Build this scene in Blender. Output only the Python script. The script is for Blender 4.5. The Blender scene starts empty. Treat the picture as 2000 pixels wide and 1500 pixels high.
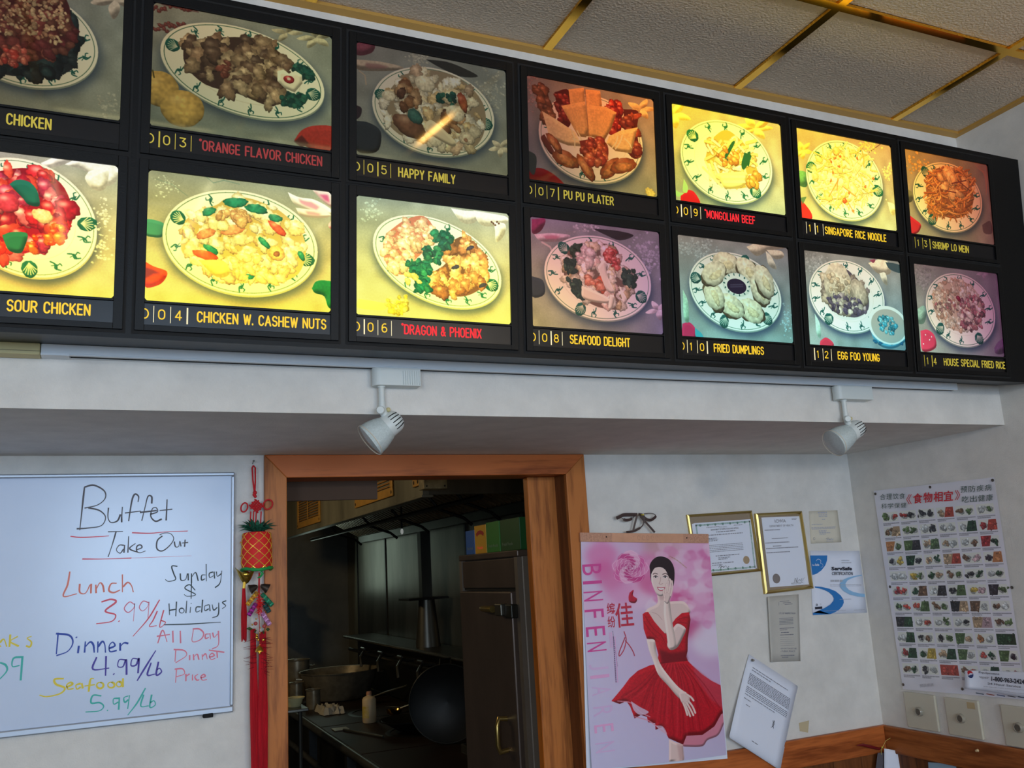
import bpy, math, random
import numpy as np
from mathutils import Vector, Matrix
SC = bpy.context.scene
COL = SC.collection
random.seed(7)

# ------------------------------------------------------------------ camera, world, light, exposure
D, EYE = 2.526, 1.745
FPX = 1738.0
R = np.array([[0.91381571, -0.40212941, -0.05685762],
              [0.03029344, 0.20709971, -0.97785071],
              [0.404997725, 0.89185293, 0.20143286]])
CAM = np.array([0.0, -D, EYE])
cd = bpy.data.cameras.new('camera')
cd.sensor_width = 36.0
cd.lens = FPX / 2000 * 36
cd.clip_start = 0.02
cam = bpy.data.objects.new('camera', cd)
COL.objects.link(cam)
m = Matrix(((R[0][0], -R[1][0], -R[2][0], CAM[0]), (R[0][1], -R[1][1], -R[2][1], CAM[1]),
            (R[0][2], -R[1][2], -R[2][2], CAM[2]), (0, 0, 0, 1)))
cam.matrix_world = m
SC.camera = cam
SC.view_settings.view_transform = 'Standard'
SC.view_settings.look = 'None'
SC.view_settings.gamma = 1
SC.view_settings.use_curve_mapping = False
EXPO = 0.0
SC.view_settings.exposure = EXPO
w = bpy.data.worlds.new('World')
SC.world = w
w.use_nodes = True
w.node_tree.nodes['Background'].inputs[0].default_value = (0.55, 0.7, 1.0, 1)
w.node_tree.nodes['Background'].inputs[1].default_value = 0.5


def area(name, loc, target, sx, sy, power, col):
    l = bpy.data.lights.new(name, 'AREA')
    l.shape = 'RECTANGLE'
    l.size, l.size_y, l.energy, l.color = sx, sy, power, col
    o = bpy.data.objects.new(name, l)
    COL.objects.link(o)
    o.location = loc
    d = Vector(target) - Vector(loc)
    o.rotation_euler = d.to_track_quat('-Z', 'Y').to_euler()
    return o


# daylight through the three shop windows behind the camera, two unseen lamps added for a warm ceiling and track shadow, the dim kitchen lamp
for i, x in enumerate((-2.45, .2, 1.75)):
    area('window_daylight', (x, -6.85, 2.0), (x, 0, 1.6), 1.2, 1.45, (80, 70, 42)[i], (0.56, 0.76, 1.0))


def lamp(loc, power, r, col):
    l = bpy.data.lights.new('added_room_lamp', 'POINT')
    l.energy, l.shadow_soft_size, l.color = power, r, col
    o = bpy.data.objects.new('added_room_lamp', l)
    COL.objects.link(o)
    o.location = loc


lamp((-1.3, -3.9, 2.35), 29, .12, (1.0, 0.84, 0.62))
lamp((1.7, -3.9, 2.35), 33, .12, (1.0, 0.80, 0.55))
area('kitchen_lamp', (-.7, 3.0, 2.7), (1.3, 3.1, 2.3), 0.5, 0.3, 12.0, (1.0, 0.78, 0.46))
area('kitchen_far_daylight', (1.75, 6.0, 1.9), (1.9, 2.0, 1.3), 0.25, 0.6, .7, (0.72, 0.95, 0.8))


# ------------------------------------------------------------------ geometry helpers
def rays(p):
    p = np.asarray(p, float).reshape(-1, 2)
    v = np.stack([(p[:, 0] - 1000) / FPX, (p[:, 1] - 750) / FPX, np.ones(len(p))], 1)
    return v @ R


def on(p, axis, val):
    d = rays(p)[0]
    t = (val - CAM[axis]) / d[axis]
    return Vector(CAM + t * d)


class Plane:
    def __init__(s, o, u, v):
        s.o, s.u, s.v = (np.array(a, float) for a in (o, u, v))
        s.u /= np.linalg.norm(s.u)
        s.v /= np.linalg.norm(s.v)
        s.n = np.cross(s.u, s.v)

    def uv(s, p):            # photograph point -> coordinates on this plane
        d = rays(p)
        t = ((s.o - CAM) @ s.n) / (d @ s.n)
        q = CAM + d * t[:, None] - s.o
        return np.stack([q @ s.u, q @ s.v], 1)

    def P(s, u, v, h=0.0):
        return Vector(s.o + s.u * u + s.v * v + s.n * h)

    def up(s, h):
        return Plane(s.o + s.n * h, s.u, s.v)


WF = Plane((0, 0, 0), (1, 0, 0), (0, 0, 1))
XR = 2.508
WR = Plane((XR, 0, 0), (0, -1, 0), (0, 0, 1))


class MB:
    def __init__(s):
        s.v, s.f, s.mi = [], [], []

    def add(s, vs, fs, m=0):
        b = len(s.v)
        s.v += [tuple(x) for x in vs]
        s.f += [tuple(i + b for i in f) for f in fs]
        s.mi += [m] * len(fs)
        return s

    def hexa(s, p, m=0):     # 4 bottom + 4 top points
        return s.add(p, [(3, 2, 1, 0), (4, 5, 6, 7), (0, 1, 5, 4), (1, 2, 6, 5), (2, 3, 7, 6), (3, 0, 4, 7)], m)

    def box(s, a, b, m=0):
        x0, y0, z0 = a
        x1, y1, z1 = b
        return s.hexa([(x0, y0, z0), (x1, y0, z0), (x1, y1, z0), (x0, y1, z0), (x0, y0, z1), (x1, y0, z1), (x1, y1, z1), (x0, y1, z1)], m)

    def pbox(s, pl, u0, u1, v0, v1, h0, h1, m=0):
        return s.hexa([pl.P(u0, v0, h0), pl.P(u1, v0, h0), pl.P(u1, v1, h0), pl.P(u0, v1, h0),
                       pl.P(u0, v0, h1), pl.P(u1, v0, h1), pl.P(u1, v1, h1), pl.P(u0, v1, h1)], m)

    def quad(s, a, b, c, d, m=0):
        return s.add([a, b, c, d], [(0, 1, 2, 3)], m)

    def prism(s, pl, pts, h0, h1, m=0):
        n = len(pts)
        vs = [pl.P(u, v, h0) for u, v in pts] + [pl.P(u, v, h1) for u, v in pts]
        fs = [tuple(range(n, 2 * n)), tuple(reversed(range(n)))] + [(i, (i + 1) % n, (i + 1) % n + n, i + n) for i in range(n)]
        return s.add(vs, fs, m)

    def ringtube(s, path, rad, n=8, m=0, cap=True, closed=False, flat=1.0):
        path = [Vector(p) for p in path]
        N = len(path)
        rad = rad if hasattr(rad, '__len__') else [rad] * N
        vs, ref = [], None
        for i, p in enumerate(path):
            a = path[(i - 1) % N] if (closed or i > 0) else p
            b = path[(i + 1) % N] if (closed or i < N - 1) else p
            t = (b - a).normalized() if (b - a).length > 1e-9 else Vector((0, 0, 1))
            if ref is None:
                ref = Vector((0, 0, 1)) if abs(t.z) < .9 else Vector((1, 0, 0))
            x = (ref - t * ref.dot(t)).normalized()
            ref = x
            y = t.cross(x)
            for k in range(n):
                an = 2 * math.pi * k / n
                vs.append(p + (x * math.cos(an) + y * math.sin(an) * flat) * rad[i])
        fs = []
        for i in range(N if closed else N - 1):
            j = (i + 1) % N
            for k in range(n):
                l = (k + 1) % n
                fs.append((i * n + k, i * n + l, j * n + l, j * n + k))
        if cap and not closed:
            fs.append(tuple(reversed(range(n))))
            fs.append(tuple(range((N - 1) * n, N * n)))
        return s.add(vs, fs, m)

    def lathe(s, o, ax, prof, n=24, m=0, a0=0, a1=2 * math.pi, cap=False):
        o, ax = Vector(o), Vector(ax).normalized()
        r = Vector((0, 0, 1)) if abs(ax.z) < .9 else Vector((1, 0, 0))
        x = (r - ax * r.dot(ax)).normalized()
        y = ax.cross(x)
        full = abs(a1 - a0 - 2 * math.pi) < 1e-6
        cols = n if full else n + 1
        vs = []
        for (d, q) in prof:
            for k in range(cols):
                an = a0 + (a1 - a0) * k / n
                vs.append(o + ax * d + (x * math.cos(an) + y * math.sin(an)) * q)
        fs = []
        for i in range(len(prof) - 1):
            for k in range(n):
                l = (k + 1) % cols
                fs.append((i * cols + k, i * cols + l, (i + 1) * cols + l, (i + 1) * cols + k))
        if cap:
            fs.append(tuple(reversed(range(cols))))
            fs.append(tuple(range((len(prof) - 1) * cols, len(prof) * cols)))
        return s.add(vs, fs, m)

    def ball(s, c, r, n=10, m=0, sc=(1, 1, 1)):
        c = Vector(c)
        vs, fs = [], []
        k = n // 2 + 1
        for i in range(k + 1):
            th = math.pi * i / k
            for j in range(n):
                ph = 2 * math.pi * j / n
                vs.append(c + Vector((math.sin(th) * math.cos(ph) * sc[0], math.sin(th) * math.sin(ph) * sc[1], math.cos(th) * sc[2])) * r)
        for i in range(k):
            for j in range(n):
                l = (j + 1) % n
                fs.append((i * n + j, (i + 1) * n + j, (i + 1) * n + l, i * n + l))
        return s.add(vs, fs, m)

    def ribbon(s, pl, pts, wd, h=0.0, m=0, closed=False):    # flat band lying on a plane
        pts = np.asarray(pts, float)
        N = len(pts)
        wd = np.broadcast_to(wd, (N,))
        vs = []
        for i in range(N):
            a, b = pts[max(i - 1, 0)], pts[min(i + 1, N - 1)]
            t = b - a
            t = t / (np.linalg.norm(t) + 1e-12)
            nn = np.array([-t[1], t[0]]) * wd[i] / 2
            p, q = pts[i] - nn, pts[i] + nn
            vs += [pl.P(p[0], p[1], h), pl.P(q[0], q[1], h)]
        return s.add(vs, [(2 * i, 2 * i + 2, 2 * i + 3, 2 * i + 1) for i in range(N - 1)], m)

    def build(s, name, mats, parent=None, smooth=False, bevel=0, seg=2):
        me = bpy.data.meshes.new(name)
        off = WORG.get(parent.name, Vector()) if parent else Vector()
        me.from_pydata([(x - off.x, y - off.y, z - off.z) for x, y, z in s.v], [], s.f)
        mats = mats if isinstance(mats, (list, tuple)) else [mats]
        for q in mats:
            me.materials.append(q)
        me.polygons.foreach_set('material_index', s.mi)
        if smooth:
            me.polygons.foreach_set('use_smooth', [True] * len(s.f))
        me.update()
        o = bpy.data.objects.new(name, me)
        COL.objects.link(o)
        if parent:
            o.parent = parent
            WORG[o.name] = off
        if bevel:
            b = o.modifiers.new('bevel', 'BEVEL')
            b.width, b.segments, b.limit_method = bevel, seg, 'ANGLE'
        if smooth:
            try:
                me.set_sharp_from_angle(angle=math.radians(40))
            except Exception:
                pass
        return o


WORG = {}


def empty(name, loc):
    o = bpy.data.objects.new(name, None)
    COL.objects.link(o)
    o.location = loc
    o.empty_display_size = .05
    WORG[o.name] = Vector(loc)
    return o


def tag(o, label=None, cat=None, group=None, kind=None):
    for k, v in (('label', label), ('category', cat), ('group', group), ('kind', kind)):
        if v:
            o[k] = v
    return o


def thing(name, loc, label, cat, group=None):
    return tag(empty(name, loc), label, cat, group)


def struct(o):
    o['kind'] = 'structure'
    return o


def copy_tree(o, parent=None):
    c = o.copy()
    COL.objects.link(c)
    c.parent = parent
    WORG[c.name] = WORG.get(o.name, Vector())
    for ch in list(o.children):
        copy_tree(ch, c)
    return c


# ------------------------------------------------------------------ materials
def s2l(c):
    return tuple((x / 255 / 12.92) if x / 255 <= .04045 else ((x / 255 + .055) / 1.055) ** 2.4 for x in c)


def mat(name, col, rough=.6, metal=0, var=.0, vscale=8, bump=0, bscale=120, emit=0, spec=.5, stretch=None, col2=None, trans=0, alpha=1, bdist=.004):
    M = bpy.data.materials.new(name)
    M.use_nodes = True
    nt = M.node_tree
    b = nt.nodes['Principled BSDF']
    c = (*s2l(col), 1)
    b.inputs['Base Color'].default_value = c
    b.inputs['Roughness'].default_value = rough
    b.inputs['Metallic'].default_value = metal
    b.inputs['Specular IOR Level'].default_value = spec
    b.inputs['Transmission Weight'].default_value = trans
    b.inputs['Alpha'].default_value = alpha
    if emit:
        b.inputs['Base Color'].default_value = (*[x * .12 for x in c[:3]], 1)
        b.inputs['Emission Color'].default_value = c
        b.inputs['Emission Strength'].default_value = emit
    if var or bump or col2:
        tc = nt.nodes.new('ShaderNodeTexCoord')
        mp = nt.nodes.new('ShaderNodeMapping')
        nt.links.new(tc.outputs['Object'], mp.inputs[0])
        if stretch:
            mp.inputs['Scale'].default_value = stretch
    if var or col2:
        n = nt.nodes.new('ShaderNodeTexNoise')
        n.inputs['Scale'].default_value = vscale
        n.inputs['Detail'].default_value = 6
        n.inputs['Roughness'].default_value = .6
        nt.links.new(mp.outputs[0], n.inputs[0])
        rp = nt.nodes.new('ShaderNodeValToRGB')
        rp.color_ramp.elements[0].position = .3
        rp.color_ramp.elements[1].position = .7
        lo = s2l(col2) if col2 else tuple(x * (1 - var) for x in c[:3])
        rp.color_ramp.elements[0].color = (*lo, 1)
        rp.color_ramp.elements[1].color = c if col2 else (*[min(1, x * (1 + var * .5)) for x in c[:3]], 1)
        nt.links.new(n.outputs[0], rp.inputs[0])
        nt.links.new(rp.outputs[0], b.inputs['Base Color'])
    if bump:
        n2 = nt.nodes.new('ShaderNodeTexNoise')
        n2.inputs['Scale'].default_value = bscale
        n2.inputs['Detail'].default_value = 3
        nt.links.new(mp.outputs[0], n2.inputs[0])
        bp = nt.nodes.new('ShaderNodeBump')
        bp.inputs['Strength'].default_value = bump
        bp.inputs['Distance'].default_value = bdist
        nt.links.new(n2.outputs[0], bp.inputs['Height'])
        nt.links.new(bp.outputs[0], b.inputs['Normal'])
    return M


def wood(name, col, col2, along='Z', rough=.42):
    M = mat(name, col, rough, spec=.22)
    nt = M.node_tree
    b = nt.nodes['Principled BSDF']
    tc = nt.nodes.new('ShaderNodeTexCoord')
    mp = nt.nodes.new('ShaderNodeMapping')
    sc = {'Z': (1, 1, .09), 'X': (.09, 1, 1), 'Y': (1, .09, 1)}[along]
    mp.inputs['Scale'].default_value = sc
    nt.links.new(tc.outputs['Object'], mp.inputs[0])
    n = nt.nodes.new('ShaderNodeTexNoise')
    n.inputs['Scale'].default_value = 26
    n.inputs['Detail'].default_value = 8
    n.inputs['Distortion'].default_value = .5
    nt.links.new(mp.outputs[0], n.inputs[0])
    n3 = nt.nodes.new('ShaderNodeTexNoise')
    n3.inputs['Scale'].default_value = 160
    n3.inputs['Detail'].default_value = 2
    nt.links.new(mp.outputs[0], n3.inputs[0])
    ad = nt.nodes.new('ShaderNodeMath')
    ad.operation = 'MULTIPLY_ADD'
    ad.inputs[1].default_value = .3
    nt.links.new(n3.outputs[0], ad.inputs[0])
    nt.links.new(n.outputs[0], ad.inputs[2])
    rp = nt.nodes.new('ShaderNodeValToRGB')
    rp.color_ramp.elements[0].position = .48
    rp.color_ramp.elements[1].position = .72
    rp.color_ramp.elements[0].color = (*s2l(col2), 1)
    rp.color_ramp.elements[1].color = (*s2l(col), 1)
    nt.links.new(ad.outputs[0], rp.inputs[0])
    nt.links.new(rp.outputs[0], b.inputs['Base Color'])
    return M


M_wall = mat('wallpaper', (221, 217, 211), .85, var=.11, vscale=11, bump=.25, bscale=260, spec=.2)
M_tile = mat('ceiling_tile_board', (222, 204, 182), .9, var=.05, vscale=30, bump=1.0, bscale=150, spec=.1, bdist=.006)
M_gold = mat('brass_grid', (255, 200, 78), .1, metal=1)
M_goldm = mat('brass_angle', (206, 162, 84), .5, metal=.5)
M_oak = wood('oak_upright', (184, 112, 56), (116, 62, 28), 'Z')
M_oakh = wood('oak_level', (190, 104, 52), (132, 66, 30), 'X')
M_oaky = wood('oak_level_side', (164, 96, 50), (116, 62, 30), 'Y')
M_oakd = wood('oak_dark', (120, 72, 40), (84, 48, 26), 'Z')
M_blk = mat('black_plastic', (9, 9, 10), .42, spec=.18, bump=.06, bscale=300)
M_blkd = mat('black_groove', (8, 8, 9), .8)
M_white = mat('white_enamel', (208, 214, 212), .4)
M_rail = mat('track_aluminium', (226, 232, 238), .38)
M_cream = mat('cream_raceway', (205, 192, 140), .5)
M_floor = mat('floor_vinyl', (92, 80, 68), .5, var=.3, vscale=3)
M_dark = mat('dark_void', (10, 10, 10), .8)
M_paper = mat('paper', (226, 230, 244), .7)
M_ink = mat('ink', (40, 40, 48), .6)
M_steel = mat('stainless', (118, 115, 106), .38, metal=.85, var=.6, vscale=3, stretch=(1, 1, .25))
M_steeld = mat('stainless_greasy', (70, 70, 66), .4, metal=.75, var=.5, vscale=3.5, stretch=(1, 1, .2))
M_brass = mat('brass_frame', (196, 170, 102), .28, metal=.9)
M_red = mat('red_cord', (205, 22, 34), .55, bump=.5, bscale=900)
M_redt = mat('red_tassel', (188, 10, 30), .65, var=.35, vscale=160, stretch=(1, 1, .05))
M_redf = mat('red_felt', (220, 30, 30), .7)


def img_mat(name, arr, emit=False, rough=.5, alpha=None, gain=1.0, spec=.5):
    h, w_ = arr.shape[:2]
    im = bpy.data.images.new(name, w_, h, alpha=alpha is not None)
    px = np.ones((h, w_, 4), np.float32)
    px[..., :3] = np.clip(arr / 255.0, 0, 1)
    if alpha is not None:
        px[..., 3] = alpha
    im.pixels.foreach_set(px[::-1].ravel())
    im.update()
    im.pack()
    M = bpy.data.materials.new(name)
    M.use_nodes = True
    nt = M.node_tree
    b = nt.nodes['Principled BSDF']
    t = nt.nodes.new('ShaderNodeTexImage')
    t.image = im
    t.extension = 'EXTEND'
    b.inputs['Roughness'].default_value = rough
    b.inputs['Specular IOR Level'].default_value = spec
    if emit:
        b.inputs['Base Color'].default_value = (0, 0, 0, 1)
        nt.links.new(t.outputs[0], b.inputs['Emission Color'])
        b.inputs['Emission Strength'].default_value = gain * 2 ** (-EXPO)
    else:
        nt.links.new(t.outputs[0], b.inputs['Base Color'])
    return M


def sheet(name, pl, u0, u1, v0, v1, h, M, parent=None, nx=1, ny=1, fn=None, corner=0):
    """flat print with UVs; fn(s,t)->(du,dv,dh) bends it"""
    vs, uvs, fs = [], [], []
    if corner:
        pts = []
        for cx, cy, a in ((u1 - corner, v1 - corner, 0), (u0 + corner, v1 - corner, 90), (u0 + corner, v0 + corner, 180), (u1 - corner, v0 + corner, 270)):
            for k in range(5):
                an = math.radians(a + 22.5 * k)
                pts.append((cx + corner * math.cos(an), cy + corner * math.sin(an)))
        vs = [pl.P(u, v, h) for u, v in pts]
        uvs = [((u - u0) / (u1 - u0), (v - v0) / (v1 - v0)) for u, v in pts]
        fs = [tuple(range(len(pts)))]
    else:
        for j in range(ny + 1):
            for i in range(nx + 1):
                s, t = i / nx, j / ny
                du, dv, dh = fn(s, t) if fn else (0, 0, 0)
                vs.append(pl.P(u0 + (u1 - u0) * s + du, v0 + (v1 - v0) * t + dv, h + dh))
                uvs.append((s, t))
        fs = [(j * (nx + 1) + i, j * (nx + 1) + i + 1, (j + 1) * (nx + 1) + i + 1, (j + 1) * (nx + 1) + i) for j in range(ny) for i in range(nx)]
    mb = MB().add(vs, fs)
    o = mb.build(name, M, parent, smooth=not corner)
    ul = o.data.uv_layers.new(name='UVMap')
    for l in o.data.loops:
        ul.data[l.index].uv = uvs[l.vertex_index]
    return o


def text(s, pl, u, v, hgt, M, parent, name='lettering', width=None, h=.0006, rot=0, anchor='l', bold=0, cap=None, join=None):
    c = bpy.data.curves.new('t', 'FONT')
    c.body = s
    c.offset = bold
    c.resolution_u = 3
    o = bpy.data.objects.new('t', c)
    COL.objects.link(o)
    bpy.context.view_layer.update()
    dg = bpy.context.evaluated_depsgraph_get()
    me = bpy.data.meshes.new_from_object(o.evaluated_get(dg))
    co = np.array([tuple(q.co) for q in me.vertices], float).reshape(-1, 3)
    fs = [tuple(p.vertices) for p in me.polygons]
    bpy.data.objects.remove(o)
    bpy.data.curves.remove(c)
    bpy.data.meshes.remove(me)
    if not len(co):
        return None
    x0, x1 = co[:, 0].min(), co[:, 0].max()
    y0, y1 = co[:, 1].min(), co[:, 1].max()
    if cap is None:
        sy = hgt / (y1 - y0)
    else:
        sy = hgt / cap
        y0 = 0
    sx = (width / (x1 - x0)) if width else sy
    X = (co[:, 0] - x0) * sx
    Y = (co[:, 1] - y0) * sy
    W = (x1 - x0) * sx
    if anchor == 'c':
        X -= W / 2
    a = math.radians(rot)
    U = u + X * math.cos(a) - Y * math.sin(a)
    V = v + X * math.sin(a) + Y * math.cos(a)
    mb = join or MB()
    mb.add([pl.P(p, q, h) for p, q in zip(U, V)], fs)
    if join is None:
        return mb.build(name, M, parent)


def spline(p, k=6):
    p = np.asarray(p, float)
    if len(p) < 3:
        return p
    q = np.vstack([2 * p[0] - p[1], p, 2 * p[-1] - p[-2]])
    out = []
    for i in range(1, len(q) - 2):
        for j in range(k):
            t = j / k
            a, b, c, d = q[i - 1], q[i], q[i + 1], q[i + 2]
            out.append(.5 * (2 * b + (c - a) * t + (2 * a - 5 * b + 4 * c - d) * t * t + (3 * b - a - 3 * c + d) * t ** 3))
    out.append(p[-1])
    return np.array(out)


# sign-maker's gothic: every stroke one even rounded band
def _arc(cx, cy, rx, ry, a0, a1, n=9):
    return [(cx + rx * math.cos(math.radians(a0 + (a1 - a0) * i / n)), cy + ry * math.sin(math.radians(a0 + (a1 - a0) * i / n))) for i in range(n + 1)]


GL = {
    'A': (.62, [[(0, 0), (.31, 1)], [(.31, 1), (.62, 0)], [(.11, .33), (.51, .33)]]),
    'B': (.54, [[(0, 0), (0, 1)], [(0, 1)] + _arc(.28, .76, .24, .24, 90, -90) + [(0, .52)], [(0, .52)] + _arc(.28, .26, .26, .26, 90, -90) + [(0, 0)]]),
    'C': (.54, [_arc(.28, .70, .27, .30, 20, 180) + _arc(.28, .30, .27, .30, 180, 340)]),
    'D': (.55, [[(0, 0), (0, 1)], [(0, 1)] + _arc(.25, .70, .30, .30, 90, 0) + _arc(.25, .30, .30, .30, 0, -90) + [(0, 0)]]),
    'E': (.46, [[(0, 0), (0, 1)], [(0, 1), (.46, 1)], [(0, .52), (.40, .52)], [(0, 0), (.46, 0)]]),
    'F': (.46, [[(0, 0), (0, 1)], [(0, 1), (.46, 1)], [(0, .52), (.40, .52)]]),
    'G': (.56, [_arc(.28, .70, .27, .30, 20, 180) + _arc(.28, .30, .27, .30, 180, 360) + [(.55, .44)], [(.55, .44), (.32, .44)]]),
    'H': (.54, [[(0, 0), (0, 1)], [(.54, 0), (.54, 1)], [(0, .52), (.54, .52)]]),
    'I': (.02, [[(.01, 0), (.01, 1)]]),
    'K': (.54, [[(0, 0), (0, 1)], [(0, .38), (.50, 1)], [(.18, .58), (.54, 0)]]),
    'L': (.44, [[(0, 0), (0, 1)], [(0, 0), (.44, 0)]]),
    'M': (.66, [[(0, 0), (0, 1)], [(0, 1), (.33, .22)], [(.33, .22), (.66, 1)], [(.66, 1), (.66, 0)]]),
    'N': (.54, [[(0, 0), (0, 1)], [(0, 1), (.54, 0)], [(.54, 0), (.54, 1)]]),
    'O': (.56, [_arc(.28, .70, .28, .30, 0, 180) + _arc(.28, .30, .28, .30, 180, 360) + [(.56, .70)]]),
    'P': (.52, [[(0, 0), (0, 1)], [(0, 1)] + _arc(.26, .73, .26, .27, 90, -90) + [(0, .46)]]),
    'R': (.54, [[(0, 0), (0, 1)], [(0, 1)] + _arc(.26, .74, .26, .26, 90, -90) + [(0, .48)], [(.26, .48), (.54, 0)]]),
    'S': (.52, [_arc(.26, .75, .25, .25, 20, 250) + _arc(.26, .26, .26, .26, 70, -160)]),
    'T': (.52, [[(0, 1), (.52, 1)], [(.26, 1), (.26, 0)]]),
    'U': (.54, [[(0, 1)] + _arc(.27, .28, .27, .28, 180, 360) + [(.54, 1)]]),
    'V': (.58, [[(0, 1), (.29, 0)], [(.29, 0), (.58, 1)]]),
    'W': (.78, [[(0, 1), (.19, 0)], [(.19, 0), (.39, .9)], [(.39, .9), (.59, 0)], [(.59, 0), (.78, 1)]]),
    'X': (.54, [[(0, 0), (.54, 1)], [(0, 1), (.54, 0)]]),
    'Y': (.54, [[(0, 1), (.27, .46)], [(.54, 1), (.27, .46)], [(.27, .46), (.27, 0)]]),
    '.': (.02, [[(.01, 0), (.01, .07)]]),
    '&': (.60, [[(.60, 0), (.16, .62)] + _arc(.27, .80, .15, .19, 220, -20) + _arc(.22, .26, .22, .26, 60, 300) + [(.56, .40)]]),
    '0': (.50, [_arc(.25, .68, .25, .32, 0, 180) + _arc(.25, .32, .25, .32, 180, 360) + [(.50, .68)]]),
    '1': (.16, [[(.12, 0), (.12, 1)], [(.12, 1), (0, .84)]]),
    '2': (.48, [_arc(.24, .74, .23, .26, 160, -30) + [(0, 0)], [(0, 0), (.48, 0)]]),
    '3': (.50, [[(0, 1), (.46, 1)], [(.46, 1), (.20, .60)] + _arc(.23, .30, .26, .30, 90, -150)]),
    '4': (.52, [[(.38, 0), (.38, 1)], [(.38, 1), (0, .28)], [(0, .28), (.52, .28)]]),
    '5': (.50, [[(.44, 1), (.08, 1)], [(.08, 1), (.04, .56)], [(.04, .56)] + _arc(.24, .32, .26, .32, 120, -150)]),
    '6': (.50, [_arc(.30, .62, .28, .38, 70, 180, 6) + _arc(.25, .30, .24, .30, 180, 540, 16)]),
    '7': (.48, [[(0, 1), (.48, 1)], [(.48, 1), (.16, 0)]]),
    '8': (.50, [_arc(.25, .76, .21, .24, -90, 270, 14), _arc(.25, .27, .25, .27, 90, 450, 14)]),
    '9': (.50, [_arc(.25, .70, .24, .30, 0, 360, 16) + _arc(.20, .38, .28, .38, 0, -110, 6)]),
    ')': (.20, [_arc(-.06, .5, .26, .5, 90, -90)]),
}


def gothic(s, pl, u, v, H, M, parent, name, width=None, h=.0019, wt=.14):
    adv, x = [], 0
    for ch in s:
        if ch == ' ':
            x += .52
            continue
        w_, st = GL[ch]
        adv.append((x, st))
        x += w_ + .27
    x -= .27
    sx = (width - wt * H) / x if width else H
    mb = MB()
    k = 0
    for x0, st in adv:
        for p in st:
            q = np.array([(u + wt * H / 2 + (x0 + a) * sx, v + wt * H / 2 + b * H * (1 - wt)) for a, b in p])
            hh = h + .00002 * (k % 7)
            k += 1
            mb.ribbon(pl, q, wt * H, hh)
            for e in (q[0], q[-1]):
                mb.lathe(pl.P(e[0], e[1], hh + .000005), pl.n, [(0, .00005), (0, wt * H / 2)], 10)
    return mb.build(name, M, parent)


# ------------------------------------------------------------------ painting flat prints (colours of the printed pictures, with backlight glow on the menu panels)
rng = np.random.RandomState(5)


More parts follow.
